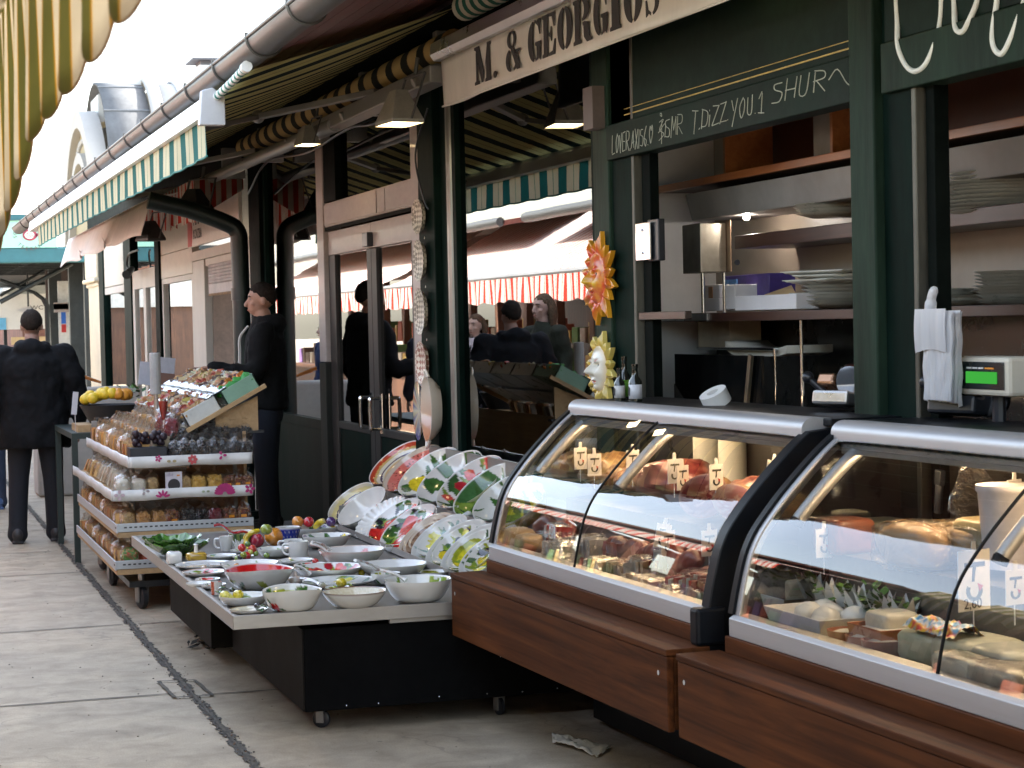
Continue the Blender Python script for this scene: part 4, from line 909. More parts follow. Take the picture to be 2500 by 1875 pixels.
# cheeses and tubs in the second case
def block(x, y, sx, sy, sz, c, lb, xl=.6, z=.925, rot=0, nz=.03, name="cheese_block", cat="cheese", grp=None, sq=.3, film_=False):
    p = cw(atcase(4, x, y, xl)); m = MB(); M = HM@Matrix.Rotation(rot, 3, 'Z')
    blob(m, (p.x, p.y, z+sz/2), sx/2*1.15, sy/2*1.15, sz/2*1.05, M, lambda d, p_: lerp3(c, tuple(min(1, k_*1.3) for k_ in c), .5+1.3*ns(d, 4, x)), 28, 18, nz, 2, x, sq)
    if film_:
        m.mi = 1; m.paint((1, 1, 1)); blob(m, (p.x, p.y, z+sz/2), sx/2*1.25, sy/2*1.25, sz/2*1.15, M, None, 20, 14, .12, 5, x, .5)
    put(m, name, lb, cat, [PNT, WRAP] if film_ else PNT, grp)
block(1480, 400, .16, .2, .3, (.42, .33, .17), "tall cream cheese block standing at the back of the cheese case", .74)
block(1385, 530, .13, .14, .12, (.55, .43, .22), "yellow cheese block with dark rind marks", .62)
m = MB(); p = cw(atcase(4, 1365, 530, .54))
block(1430, 640, .12, .14, .1, (.22, .07, .04), "red brown smoked piece below the yellow block", .5, .9)
block(1600, 560, .14, .34, .05, (.4, .33, .2), "long flat cheese lying on the upper step", .7)
block(1790, 555, .08, .1, .07, (.62, .56, .4), "small white cheese cube on the upper step", .66)
block(1990, 700, .16, .3, .1, (.32, .2, .09), "brown bread loaf in film behind the centre strut", .6, .925, .1, .1, "bread_loaf", "bread", None, .7, True)
block(1760, 730, .14, .24, .12, (.42, .24, .1), "golden loaf wrapped in clear film", .5, .9, .1, .1, "wrapped_loaf", "bread", None, .7, True)
block(2060, 690, .12, .16, .12, (.3, .22, .1), "dark rinded cheese beside the white tub", .6)
for i, (x, y, sx, sy, sz, c, lb) in enumerate(((1850, 1165, .16, .17, .085, (.42, .43, .31), "grey green wheel of cheese at the left of the front row"), (2010, 1190, .16, .19, .09, (.5, .49, .37), "grey green wheel of cheese in the middle of the front row"), (2170, 1215, .15, .18, .09, (.45, .45, .36), "grey green wheel of cheese at the right of the front row"),
        (1990, 1285, .12, .17, .07, (.56, .54, .44), "pale cheese slab along the rail below the striped packet"), (2160, 1330, .12, .18, .07, (.6, .55, .46), "pale cheese slab at the right end of the rail"), (1640, 1165, .1, .1, .1, (.55, .52, .42), "upright grey cheese piece by the centre joint"), (2080, 1225, .12, .16, .07, (.26, .15, .1), "dark brown rinded cheese between the grey wheels"))):
    block(x, y, sx, sy, sz, c, lb, .34 if y < 1250 else .255, .706, 0, .03, "cheese_block", "cheese", None, .3 if i not in (0, 1, 2) else .45, i in (3, 4))
block(1215, 930, .1, .14, .08, (.55, .47, .33), "cream cheese wedge behind the leaf pots", .46, .72)
block(1500, 960, .1, .4, .05, (.2, .15, .09), "dark tray edge under the leaf pots", .45, .715, 0, .02, "bread_tray", "tray")
# tray with mozzarella balls
p = cw(atcase(4, 1350, 1075, .32)); t = thing("white_tray", "white plastic tray of mozzarella balls at the left of the cheese case", "tray", (p.x, p.y, .712), ROT)
WPL = plain("white_plastic", (.76, .76, .76), .35, 0, .04)
def tray_mesh(sx, sy, h, th=.006):
    m = MB(); o = [(-sx, -sy), (sx, -sy), (sx, sy), (-sx, sy)]; i_ = [(a*.84, b*.86) for a, b in o]
    vs = [(a*.86, b*.88, 0) for a, b in o]+[(a, b, h) for a, b in o]+[(a*.96, b*.97, h) for a, b in o]+[(a*.82, b*.85, th) for a, b in o]
    fs = [(3, 2, 1, 0), (12, 13, 14, 15)]
    for k_ in range(3):
        for j in range(4): fs.append((4*k_+j, 4*k_+(j+1) % 4, 4*k_+4+(j+1) % 4, 4*k_+4+j))
    return m.add(vs, fs)
tray_mesh(.11, .17, .055).build("tray", WPL, t, bevel=.006)
for i, (a, b_) in enumerate(((-.02, .06), (.02, 0), (-.03, -.06), (.04, .08), (.05, -.08))):
    m = MB(); blob(m, (p+nC*a+dC*b_).to_tuple()[:2]+(.75,), .042, .045, .036, HM, None, 18, 12, .08, 2, i); put(m, "mozzarella_ball", "white mozzarella ball lying in the plastic tray", "cheese", plain("mozzarella", (.78, .76, .7), .3, 0, .04), "mozzarella balls in the tray")
p = cw(atcase(4, 1215, 1000, .42)); t = thing("white_tray", "second white plastic tray behind the mozzarella tray", "tray", (p.x, p.y, .715), ROT); tray_mesh(.1, .13, .05).build("tray", WPL, t, bevel=.006)
p = cw(atcase(4, 1615, 1095, .3)); t = thing("brown_tray", "copper brown tub with white spread beside the mozzarella tray", "tray", (p.x, p.y, .708), ROT); tray_mesh(.07, .09, .07).build("tray", plain("copper_plastic", (.36, .13, .06), .3, .2, .15), t, bevel=.005)
MB().obox(TR((0, 0, .055)), .12, .15, .01).build("spread", plain("white_spread", (.75, .7, .62), .4), t, bevel=.004)
for x, y, lb in ((1450, 1140, "red rimmed dish of white spread in front of the tray"), (1530, 1175, "red rimmed dish of white spread near the centre joint"), (1600, 1195, "half hidden red rimmed dish at the centre joint")):
    p = cw(atcase(4, x, y, .25)); m = MB(); m.paint((.25, .04, .025)); m.lathe([(0, 0), (.05, 0), (.058, .045), (.054, .045), (.05, .035)], 24, TR((p.x, p.y, .708))); m.paint((.75, .72, .66)); m.lathe([(.05, .035), (.03, .043), (0, .046)], 24, TR((p.x, p.y, .708))); put(m, "spread_dish", lb, "dish", PNT)
# leaf pots: white paper cones with green leaves
for i in range(9):
    x = 1290+i*50; y = 905+i*13+(i % 2)*35; p = cw(atcase(4, x, y, .42)); m = MB(); z = .76
    m.paint((.72, .73, .72))
    for a in np.linspace(0, 2*PI, 6)[:-1]:
        a += i; m.add([Vector((p.x, p.y, z-.05)), Vector((p.x+.035*math.cos(a), p.y+.035*math.sin(a), z+.03)), Vector((p.x+.05*math.cos(a+.5), p.y+.05*math.sin(a+.5), z+.075)), Vector((p.x+.035*math.cos(a+1.1), p.y+.035*math.sin(a+1.1), z+.03))], [(0, 1, 2, 3)])
    for j in range(16):
        a = rnd.uniform(0, 2*PI); r_ = rnd.uniform(.005, .045); h_ = rnd.uniform(.0, .07); b_ = Vector((p.x+r_*math.cos(a), p.y+r_*math.sin(a), z+h_)); dd = Vector((math.cos(a+.6)*.03, math.sin(a+.6)*.03, rnd.uniform(-.01, .03))); s_ = Vector((-dd.y, dd.x, 0))*.45
        m.paint(rnd.choice([(.05, .14, .02), (.09, .22, .03), (.14, .28, .05), (.04, .09, .02)])); m.add([b_, b_+dd*.5+s_, b_+dd, b_+dd*.5-s_], [(0, 1, 2, 3)])
    put(m, "herb_bunch", "bunch of green leaves in a white paper cone", "herb bunch", PNTM, "herb bunches in the cheese case")
# tub, plastic sheet, knife
p = cw(atcase(4, 2150, 690, .6)); m = MB(); m.paint((.72, .66, .66)); m.lathe([(0, 0), (.07, 0), (.085, .2), (.09, .205), (.09, .22), (.0, .225)], 28, TR((p.x, p.y, .925))); put(m, "white_tub", "large white and pink tub at the right edge of the cheese case", "tub", PNT)
p = cw(atcase(4, 1975, 420, .7)); m = MB(); m.grid(lambda u, v: (p.x+.05*math.sin(v*5+u*4), p.y+(.12-.24*v)*(1-.5*u), p.z+.1-.2*u+.015*math.sin(v*11)), 8, 10); put(m, "plastic_sheet", "hanging sheet of clear plastic in the cheese case", "plastic sheet", film("thick_plastic", (.8, .8, .8), .6, .1))
p0 = cw(atcase(4, 1845, 375, .68)); p1 = cw(atcase(4, 1835, 560, .68)); t = MB(); t.bar(p0, p0.lerp(p1, .35), .018, .03); t.tube([p0.lerp(p1, .35), p1], .012, 8); put(t, "cheese_knife", "dark handled knife standing upright among the cheeses", "knife", BLACKP, bevel=.002)
# bright striped packet
p = cw(atcase(4, 1860, 1235, .3)); m = MB()
cs_ = [(.6, .03, .05), (.7, .55, .03), (.05, .3, .65), (.7, .7, .7), (.2, .5, .75), (.7, .3, .02)]
def pk(u, v): return Vector((p.x, p.y, .80))+dC*(.12-.24*v)+nC*(.05-.1*u)+Vector((0, 0, .025*math.sin(PI*u)+.01*ns((u*4, v*6, 1), 1)))
m.grid(pk, 16, 30, None, lambda u, v: cs_[int((u*7+2.2*ns((u*3, v*5, 2), 1)+v*3)*1.6) % 6]); put(m, "striped_packet", "packet printed in red, blue and yellow streaks on the grey cheeses", "food pack", PNT)
# price tags on skewers
TAGW = plain("tag_white", (.78, .74, .7), .5, 0, .03)
def ptag(x, y, xl, lb, h=.085, tilt=0, num=None, stick=.05):
    p = atcase(4, x, y, xl); w_ = cw(p); t = thing("price_tag", lb, "price tag", (w_.x, w_.y, w_.z-h/2-stick), ROT+rnd.uniform(-.15, .15)+.3, "price tags on skewers in the cases")
    t.rotation_euler.x = 0; t.rotation_euler.y = tilt
    W = h*.72; z0 = stick
    mm = MB(); fl = lambda a, b, d: (a, d, b)
    mm.prism([(-W/2, z0), (W/2, z0), (W/2, z0+h), (.008, z0+h), (.006, z0+h+.022), (-.006, z0+h+.022), (-.008, z0+h), (-W/2, z0+h)], fl, -.001, .001); cdm = mm.build("card", TAGW, t)
    mm = MB(); mm.tube([(0, .003, 0), (0, .003, z0+h*.6)], .0016, 5); mm.build("skewer", WPL, t)
    mm = MB(); c0 = z0+h*.5
    mm.prism([(-W*.3, c0+h*.3), (W*.34, c0+h*.3), (W*.34, c0+h*.22), (-W*.3, c0+h*.22)], fl, -.0018, -.0012)
    mm.prism([(-W*.04, c0+h*.22), (W*.06, c0+h*.22), (W*.0, c0-h*.02), (-W*.08, c0-h*.02)], fl, -.0018, -.0012)
    mm.prism(cres(.0, c0-h*.17, W*.26, h*.17, W*.12, h*.06, 150, 380, 12), fl, -.0018, -.0012); mm.build("mark", INKB, cdm)
    mm = MB(); mm.prism([(W*.1, c0-h*.05), (W*.28, c0-h*.1), (W*.16, c0-h*.2)], fl, -.002, -.0013); mm.build("red_mark", REDP, cdm)
    if num: text_obj(num, h*.24, frame(Vector((-W*.34, -.0018, z0+h*.04)), Vector((1, 0, 0)), Vector((0, 0, 1)), Vector((0, -1, 0))), INKB, cdm, "price", .0003)
for a in ((295, 325, .46, "white price tag leftmost above the golden ham"), (355, 352, .46, "white price tag second from left above the tan ham"), (520, 340, .46, "white price tag right behind the centre strut"), (700, 380, .46, "narrow white price tag turned sideways over the dark ham"), (735, 408, .46, "white price tag standing in the long dark ham"), (880, 405, .46, "white price tag stuck in the marbled cut ham"), (1100, 390, .5, "white price tag leaning by the black case end"),
          (625, 660, .33, "white price tag in the blue reflection above the sausages"), (672, 690, .33, "white price tag low between the sausages"), (850, 690, .4, "white price tag below the pale cut ham"),
          (1345, 690, .42, "white price tag alone under the yellow cheese block"), (2165, 485, .62, "white price tag on the white tub"), (2168, 880, .36, "white price tag at the right edge over the grey cheeses")):
    ptag(*a, tilt=.25 if a[0] in (1100, 625) else 0)
ptag(1990, 850, .33, "large white price card with a printed figure above the grey cheeses", .15, 0, "2,60", .06)
ptag(1800, 652, .48, "white price tag lying slanted on the golden loaf", .07, .9)
# ================================================================ crockery table
TX0, TX1, TY0, TY1, TZ = 1.275, 2.8, 7.72, 11.0, .485
tb = thing("crockery_table", "low stainless steel table on dark grey boxes loaded with painted crockery", "table", (1.95, 9.3, 0))
SHT = plain("worn_steel_sheet", (.36, .35, .34), .38, .85, .14, 6, .12, 30, 0, (1, .3, 1))
EDG = plain("steel_edge", (.40, .37, .34), .42, .7, .1, 5, .06, 40, 0, (.4, 1, 1))
child(MB().box2(TX0+.006, TX1, TY0+.006, TY1-.006, TZ-.03, TZ-.004), "table_top", SHT, tb)
ed = MB()
ed.box2(TX0-.002, TX0+.004, TY0+.004, TY1, TZ-.05, TZ+.004); ed.box2(TX0-.002, TX1, TY0-.002, TY0+.004, TZ-.05, TZ+.004); ed.box2(TX0, TX1, TY1-.004, TY1, TZ-.05, TZ+.004)
ed.box2(TX0+.004, TX0+.02, TY0+.02, TY1-.004, TZ-.0038, TZ+.0036); ed.box2(TX0+.02, TX1, TY0+.004, TY0+.018, TZ-.0038, TZ+.0036)
child(ed, "table_edge", EDG, tb, bevel=.003)
child(MB().box2(1.9, TX1, TY0+.02, TY0+.05, TZ-.068, TZ-.051), "under_rail", EDG, tb)
BOXP = plain("dark_grey_laminate", (.003, .003, .0034), .6, 0, .25, 4, .05, 60, 0, (1, 1, 1), .04); BOXS = plain("brown_grey_laminate", (.013, .0115, .010), .6, 0, .2, 3, .05, 60, 0, (1, 1, 1), .05)
child(MB().box2(1.555, 2.75, 7.755, 9.42, .085, TZ-.07), "base_box", [BOXP], tb, bevel=.004)
child(MB().box2(1.548, 1.5545, 7.757, 9.418, .088, TZ-.07), "side_board", BOXS, tb, bevel=.002)
child(MB().box2(1.46, 2.7, 9.5, 10.9, .085, TZ-.035), "base_box", BOXS, tb, bevel=.004)
mm = MB()
for x, z in ((1.72, .1), (2.1, .106), (2.45, .1), (2.6, .103), (1.85, .098), (2.3, .104), (2.36, .25), (2.42, .235)): child(MB().ball((x, 7.754, z), .0038, None, None, None, 8, 5), "screw", CHROME, tb)
def caster(root, x, y, r_, top, rot=.3, name="caster"):
    RUB = BLACKP; M = TR((x, y, r_), rot); m = MB(); m.lathe([(.0, -r_*.3), (r_*.8, -r_*.32), (r_, -r_*.2), (r_, r_*.2), (r_*.8, r_*.32), (0, r_*.3)], 20, M@Matrix.Rotation(PI/2, 4, 'Y'))
    c = child(m, name, RUB, root, smooth=40)
    m = MB(); m.obox(M@TR((r_*.42, 0, r_*.35)), .006, r_*.9, r_*1.5); m.obox(M@TR((-r_*.42, 0, r_*.35)), .006, r_*.9, r_*1.5); m.obox(M@TR((0, 0, r_*1.12)), r_*.9, r_*.9, .008); m.tube([(x, y, r_*1.1), (x, y, top)], r_*.25, 8)
    m.build("fork", GREYT, c)
for x, y in ((1.64, 7.86), (2.37, 7.82), (1.66, 9.25), (2.5, 9.3), (1.6, 10.7)): caster(tb, x, y, .036, .086, rnd.uniform(0, 1))
# the stepped rack
rk = thing("plate_rack", "sloping two step stainless steel rack for bowls at the back of the crockery table", "rack", (2.65, 9.4, TZ))
for (xa, za, xb, zb) in ((2.50, .487, 2.72, .655), (2.77, .655, 2.935, .80)):
    m = MB(); m.prism([(xa, za), (xb, zb), (xb+.01, zb-.008), (xa+.01, za-.01)], lambda a, b, d: (a, d, b), 7.75, 10.98); child(m, "sloping_sheet", SHT, rk)
for (xa, za) in ((2.36, TZ+.003), (2.67, .645)):
    m = MB(); m.prism([(xa, za), (xa, za+.03), (xa+.004, za+.03), (xa+.004, za+.006), (xa+.06, za+.006), (xa+.06, za)], lambda a, b, d: (a, d, b), 7.75, 10.98); child(m, "lip", EDG, rk, bevel=.001)
m = MB()
for i in range(13): m.obox(TR((2.70, 7.95+.24*i, .668), 0, -.5), .05, .05, .02)
child(m, "clip", plain("clear_plastic_clip", (.6, .6, .62), .2, 0, .1), rk, bevel=.006)
child(MB().box2(2.925, 2.94, 7.75, 10.98, TZ-.03, .92).box2(2.42, 2.92, 10.965, 10.98, TZ+.001, .6), "support_frame", SHT, rk)

# ---------------------------------------------------------------- painted crockery
CER = painted("glazed_ceramic", .16, .9, nmul=.03)
WC = (.74, .725, .69); RED = (.58, .022, .02); DRED = (.4, .02, .03); YEL = (.72, .55, .03); LYE = (.78, .70, .16); GRN = (.05, .13, .03); LGR = (.22, .32, .05); OLV_ = (.33, .36, .03); BLK = (.02, .018, .03); PNK = (.7, .3, .28); ORG = (.75, .28, .03); NAVY = (.015, .02, .12)
def ell(x, y, c): # motif test, c=(cx,cy,rx,ry,ang,col,leaf)
    dx, dy = x-c[0], y-c[1]; ca, sa = math.cos(c[4]), math.sin(c[4]); u_, v_ = (dx*ca+dy*sa)/c[2], (dy*ca-dx*sa)/c[3]
    if c[6]:
        return abs(u_) < 1 and abs(v_) < (1-u_*u_)
    return u_*u_+v_*v_ < 1
def motifs(kind, sd):
    g = random.Random(sd*91+7); M_ = []
    def A(n, rr, s0, s1, asp, cols, leaf=False, r0=.1):
        for _ in range(int(n*2.4)):
            r_ = g.uniform(r0, rr); a = g.uniform(0, 2*PI); s = g.uniform(s0, s1)*1.5
            M_.append((r_*math.cos(a), r_*math.sin(a), s, s*asp*g.uniform(.8, 1.2), g.uniform(0, PI), g.choice(cols), leaf))
    if kind == 'cherry': A(26, .98, .1, .2, .3, [GRN, (.04, .1, .03), LGR], True, .3); A(16, .95, .07, .12, .8, [RED, DRED, (.65, .08, .06)], False, .25)
    elif kind == 'pepper': A(10, .95, .14, .26, .45, [GRN, LGR, (.04, .1, .03)], True, .4); A(5, .8, .25, .42, .55, [RED, (.6, .03, .015)], False, .2); A(5, .7, .05, .1, .5, [(.8, .4, .35), WC], False, .2); A(6, .95, .1, .15, .4, [GRN, BLK], True, .6)
    elif kind == 'bigpepper': A(5, .95, .16, .26, .5, [GRN, (.04, .1, .03)], True, .6); M_.append((.0, .0, .55, .42, .4, RED, False)); M_.append((.05, .0, .3, .16, .5, (.42, .012, .012), False)); M_.append((-.6, -.45, .33, .26, .6, RED, False)); M_.append((.7, .3, .25, .2, 1.2, GRN, True))
    elif kind == 'lemon': A(5, .95, .2, .36, .4, [GRN, LGR, (.06, .16, .05)], True, .5); A(4, .95, .14, .25, .1, [GRN], True, .5); M_.append((-.05, -.1, .46, .40, .5, LYE, False)); M_.append((-.03, -.08, .40, .34, .5, YEL, False)); M_.append((-.6, .5, .3, .24, 1.5, YEL, False))
    elif kind == 'olive': A(26, .98, .1, .2, .32, [GRN, LGR, (.1, .17, .09), OLV_], True, .2); A(8, .9, .06, .09, .8, [BLK, (.05, .03, .06), OLV_], False, .2); A(2, .8, .14, .2, .7, [YEL, LYE], False, .4)
    elif kind == 'yellow': M_.append((.45, .1, .48, .66, .2, OLV_, False)); M_.append((.4, .1, .40, .54, .2, (.62, .55, .03), False)); M_.append((-.5, -.3, .45, .56, .5, (.5, .5, .03), False)); A(8, .95, .08, .2, .38, [GRN, (.04, .1, .04), LGR], True, .2); A(6, .85, .06, .1, .8, [BLK, YEL], False, .1)
    elif kind == 'yelpep': A(5, .95, .12, .2, .4, [GRN, (.04, .1, .03)], True, .5); M_.append((.3, .2, .5, .36, .6, YEL, False)); M_.append((-.5, -.35, .42, .32, .6, (.62, .55, .03), False)); M_.append((.1, -.6, .26, .2, .3, LYE, False))
    elif kind == 'coral':
        for _ in range(7):
            r_ = g.uniform(.35, .9); a = g.uniform(0, 2*PI); x, y = r_*math.cos(a), r_*math.sin(a)
            for j in range(7): b = g.uniform(0, 2*PI); s = g.uniform(.08, .15); M_.append((x+s*.8*math.cos(b), y+s*.8*math.sin(b), s, .022, b, (.45, .05, .06), True))
    elif kind == 'grape': A(16, .9, .08, .12, .9, [(.05, .03, .18), (.1, .05, .25), (.04, .03, .1)], False, .3); A(10, .95, .1, .2, .45, [LGR, GRN, YEL], True, .3)
    elif kind == 'pinkflower': A(14, .85, .09, .14, .8, [(.55, .05, .1), (.65, .15, .18), (.7, .3, .3)], False, .15); A(9, .9, .1, .17, .4, [GRN, LGR], True, .3)
    elif kind == 'redflower': A(5, .9, .1, .16, .7, [RED, (.6, .1, .05)], False, .3); A(10, .95, .1, .2, .25, [LGR, GRN], True, .3)
    elif kind == 'pale': A(7, .95, .12, .24, .3, [(.35, .45, .3), LGR, (.3, .42, .38)], True, .45); A(2, .8, .15, .22, .4, [LYE], False, .5)
    return M_
def inner_col(kind, sd):
    if kind == 'watermelon': return lambda r_, a, x, y: (.62, .55, .45) if r_ > .93 else lerp3((.55, .05, .04), (.7, .2, .16), r_+.25*ns((x*4, y*4, 1), 2)) if not (ns((x*7, y*7, 3), 2) > .42) else (.1, .02, .01)
    if kind == 'stripe':
        bands = [(.2, (.7, .62, .45)), (.3, (.55, .08, .04)), (.42, (.72, .66, .5)), (.5, NAVY), (.6, (.7, .45, .2)), (.68, (.7, .64, .5)), (.74, (.1, .06, .12)), (.84, (.72, .66, .52)), (.9, (.62, .42, .15)), (1.01, (.55, .07, .03))]
        if sd % 2: bands = [(.35, (.72, .66, .6)), (.42, (.1, .04, .1)), (.6, (.7, .55, .5)), (.66, (.45, .05, .12)), (.74, (.72, .64, .5)), (.78, NAVY), (.92, (.65, .55, .25)), (1.01, (.6, .55, .4))]
        return lambda r_, a, x, y: next(c for b, c in bands if r_+.02*ns((x*2, y*2, 1), 1) <= b or b > 1)
    if kind == 'brown': return lambda r_, a, x, y: lerp3((.2, .1, .06), (.42, .28, .18), .5+ns((x*2, y*2, sd), 2)*1.2) if r_ < .94 else (.7, .6, .5)
    if kind == 'white': return lambda r_, a, x, y: WC
    if kind == 'redin': return lambda r_, a, x, y: (.58, .012, .015)
    if kind == 'navy': return lambda r_, a, x, y: NAVY if r_ < .85 else (.5, .48, .45)
    if kind == 'speck': return lambda r_, a, x, y: lerp3((.62, .55, .38), (.7, .64, .5), .5+ns((x*20, y*20, sd), 1)*2)
    M_ = motifs(kind, sd)
    def f(r_, a, x, y):
        for c in reversed(M_):
            if ell(x, y, c): return tuple(min(.85, k_*(1+.35*ns((x*6, y*6, sd), 1))) for k_ in c[5])
        return WC
    return f
def outer_col(kind, sd):
    if kind == 'melonskin': return lambda h, a: lerp3((.03, .09, .015), (.2, .3, .06), .5+.9*math.sin(a*15+2*ns((h*3, a*3, sd), 1)))
    if kind == 'navy': return lambda h, a: NAVY
    if kind == 'blue': return lambda h, a: lerp3((.012, .03, .3), (.5, .5, .5), (math.sin(a*20)*math.sin(h*20) > .7)*.8)
    if kind == 'terracotta': return lambda h, a: (.5, .22, .08)
    if kind == 'olive': return lambda h, a: (.36, .36, .03)
    if kind == 'coral' or kind == 'redflower' or kind == 'leafside':
        g = random.Random(sd); M_ = []
        for _ in range(6 if kind != 'leafside' else 4):
            x, y = g.uniform(0, 2*PI), g.uniform(.3, .8)
            if kind == 'coral':
                for j in range(8): b = g.uniform(0, PI); s = g.uniform(.1, .2); M_.append((x+.8*s*math.cos(b), y+1.6*s*math.sin(b), s, .025, b, (.45, .05, .07), True))
            elif kind == 'redflower':
                for j in range(5): b = g.uniform(0, 2*PI); M_.append((x+.1*math.cos(b), y+.12*math.sin(b), .12, .09, b, RED, False))
                for j in range(6): b = g.uniform(0, 2*PI); M_.append((x+.35*math.cos(b), y+.25*math.sin(b), .16, .05, b, g.choice([GRN, LGR]), True))
            else:
                M_.append((x, y, .3, .1, g.uniform(0, PI), g.choice([GRN, OLV_, YEL]), True))
        def f(h, a):
            for c in M_:
                if ell(a % (2*PI), h, c): return c[5]
            return WC
        return f
    return lambda h, a: WC
def ceramic(name, label, cat, rim, nrm, Rr, depth, inner='white', outer='white', rimc=WC, base=.45, sd=1, group=None, scal=0, scn=24, asym=0., oval=1., spin=0., n=132, flat=0.0, pts=False):
    """a lathed bowl or plate; rim = centre of its opening, nrm = direction it opens to"""
    nrm = Vector(nrm).normalized(); x_ = Vector((0, 1, 0)); x_ = (x_-nrm*x_.dot(nrm)).normalized(); y_ = nrm.cross(x_); F = frame(Vector((0, 0, 0)), x_, y_, nrm)@Matrix.Rotation(spin, 4, 'Z')
    ic, oc = inner_col(inner, sd), outer_col(outer, sd); m = MB(); th = .005; NI = 40; NO = 16; vs = []; cs = []
    def prof(t):   # t 0 centre .. 1 rim
        if t < base: return t, -1+.0*t
        s = (t-base)/(1-base); return base+(1-base)*(s**(.8-.3*flat)), -1+(s**(1.7+.8*flat))
    def wob(a, t):
        k_ = 1+scal*abs(math.sin(a*scn/2))*t**3 if scal else 1
        return k_
    for i in range(NI+1):
        t = i/NI; r_, z = prof(t)
        for j in range(n):
            a = 2*PI*j/n; k_ = wob(a, t); rr = r_*Rr*k_; zz = z*(depth-th)+(asym*(math.cos(a)**2)*t**4)
            vs.append(F@Vector((rr*math.cos(a)*oval, rr*math.sin(a), zz-0))); cs.append(rimc if i == NI else ic(r_, a, r_*math.cos(a), r_*math.sin(a)))
    for i in range(NO+1):
        t = 1-i/NO*(1-base*.75); r_, z = prof(max(t, base)) if t >= base else (t, -1)
        for j in range(n):
            a = 2*PI*j/n; k_ = wob(a, t); rr = (r_*Rr+(th if i > 0 else th*.6))*k_; zz = z*depth+(asym*(math.cos(a)**2)*t**4)-(.0 if i else -.002)
            vs.append(F@Vector((rr*math.cos(a)*oval, rr*math.sin(a), zz))); cs.append(rimc if i == 0 else oc(1-i/NO, a))
    K_ = NI+NO+2; fs = [(i*n+j, i*n+(j+1) % n, (i+1)*n+(j+1) % n, (i+1)*n+j) for i in range(K_-1) for j in range(n)]
    fs.append(tuple((K_-1)*n+j for j in range(n))[::-1])
    m.add(vs, fs, None, cs); o = m.build(name, CER, None, smooth=45); o.location = rim
    return tag(o, label, cat, group)
NR = (-.59, -.19, .78)
def rack(x0, y0, x1, y1, X, name, label, inner, outer, depth, sd, **kw):
    """rim ellipse seen between its lower and its upper end"""
    c = atx(3, (x0+x1)/2, (y0+y1)/2, X); d_ = (Vector(q(3, x1, y1))-Vector(q(3, x0, y0))).length; Rr = d_/2*(c-CAM).length/FOC*1.0
    return ceramic(name, label, kw.pop('cat', 'bowl'), c, kw.pop('nrm', NR), Rr, depth, inner, outer, sd=sd, group="painted bowls and plates on the rack", **kw)
R1, R2 = 2.5, 2.8
def nest(x0, y0, x1, y1, s, X, nm, lb, ic, oc, dp, sd, **kw):
    cx, cy2, hx, hy = (x0+x1)/2, (y0+y1)/2, (x1-x0)/2*s, (y1-y0)/2*s
    rack(cx-hx, cy2-hy, cx+hx, cy2+hy, X, nm, lb, ic, oc, dp*(s if s == 1 else s*.92), sd, **kw)
rack(1420, 578, 1603, 438, R1+.05, "striped_plate", "navy plate with red and cream rings leftmost on the lower rack step", 'stripe', 'navy', .045, 1, cat='plate', flat=.5)
rack(1462, 600, 1655, 458, R1, "coral_bowl", "deep white bowl painted with red coral branches on the lower rack step", 'coral', 'coral', .10, 4, n=150)
rack(1537, 648, 1745, 512, R1-.01, "scalloped_plate", "plain white plate with a deeply scalloped rim", 'white', 'white', .03, 5, cat='plate', scal=.07, scn=26, flat=.5, n=208)
rack(1590, 668, 1812, 512, R1, "pepper_plate", "red pepper plate directly beside the scalloped white plate", 'pepper', 'white', .035, 6, cat='plate', flat=.5)
rack(1640, 700, 1878, 540, R1-.01, "pepper_plate", "red pepper plate with dark leaves beside the nested brown bowls", 'pepper', 'leafside', .04, 9, cat='plate', flat=.5)
for i, s in enumerate((1, .82, .62)):
    nest(1728, 742, 1942, 566, s, R1, "terracotta_bowl", ("largest outer bowl of the nest of brown terracotta bowls", "middle bowl in the nest of brown terracotta bowls", "smallest inner bowl in the nest of brown terracotta bowls")[i], 'brown', 'terracotta', .065, 3+i, rimc=(.66, .55, .42))
for i, s in enumerate((1, .8)):
    nest(1778, 745, 2008, 582, s, R1, "leaf_bowl", ("white bowl with green leaf ends holding a smaller leaf bowl", "smaller white leaf bowl nested beside the terracotta nest")[i], 'pale', 'white', .07, 21+i)
for i, s in enumerate((1, .78)):
    nest(1840, 785, 2088, 602, s, R1, "olive_bowl", ("olive and lemon bowl with a green outside, third from the right on the lower step", "small olive patterned bowl nested third from the right")[i], 'olive' if i else 'yellow', 'olive', .07, 31+i)
for i, s in enumerate((1, .8)):
    nest(1910, 815, 2160, 618, s, R1, "yellow_bowl", ("large yellow lemon bowl second from the right on the lower step", "small yellow olive bowl nested second from the right")[i], 'yellow', 'olive', .07, 42+i)
for i, s in enumerate((1, .8)):
    nest(1985, 820, 2200, 660, s, R1, "olive_bowl", ("white bowl with black olives right beside the display case", "small olive leaf bowl nested right beside the display case")[i], 'olive', 'white', .07, 52+i)
rack(1592, 418, 1826, 266, R2+.04, "striped_plate", "large navy plate with red rings at the top left of the rack", 'stripe', 'navy', .05, 2, cat='plate', flat=.4)
rack(1652, 448, 1898, 284, R2, "watermelon_bowl", "bowl painted as a cut watermelon on the upper rack step", 'watermelon', 'melonskin', .08, 2, rimc=(.5, .42, .3))
rack(1716, 462, 1972, 298, R2, "yellow_pepper_bowl", "white bowl with yellow peppers beside the watermelon bowl", 'yelpep', 'leafside', .08, 3)
rack(1790, 480, 2082, 324, R2, "red_pepper_bowl", "white bowl with one big red pepper on the upper rack step", 'bigpepper', 'leafside', .08, 4)
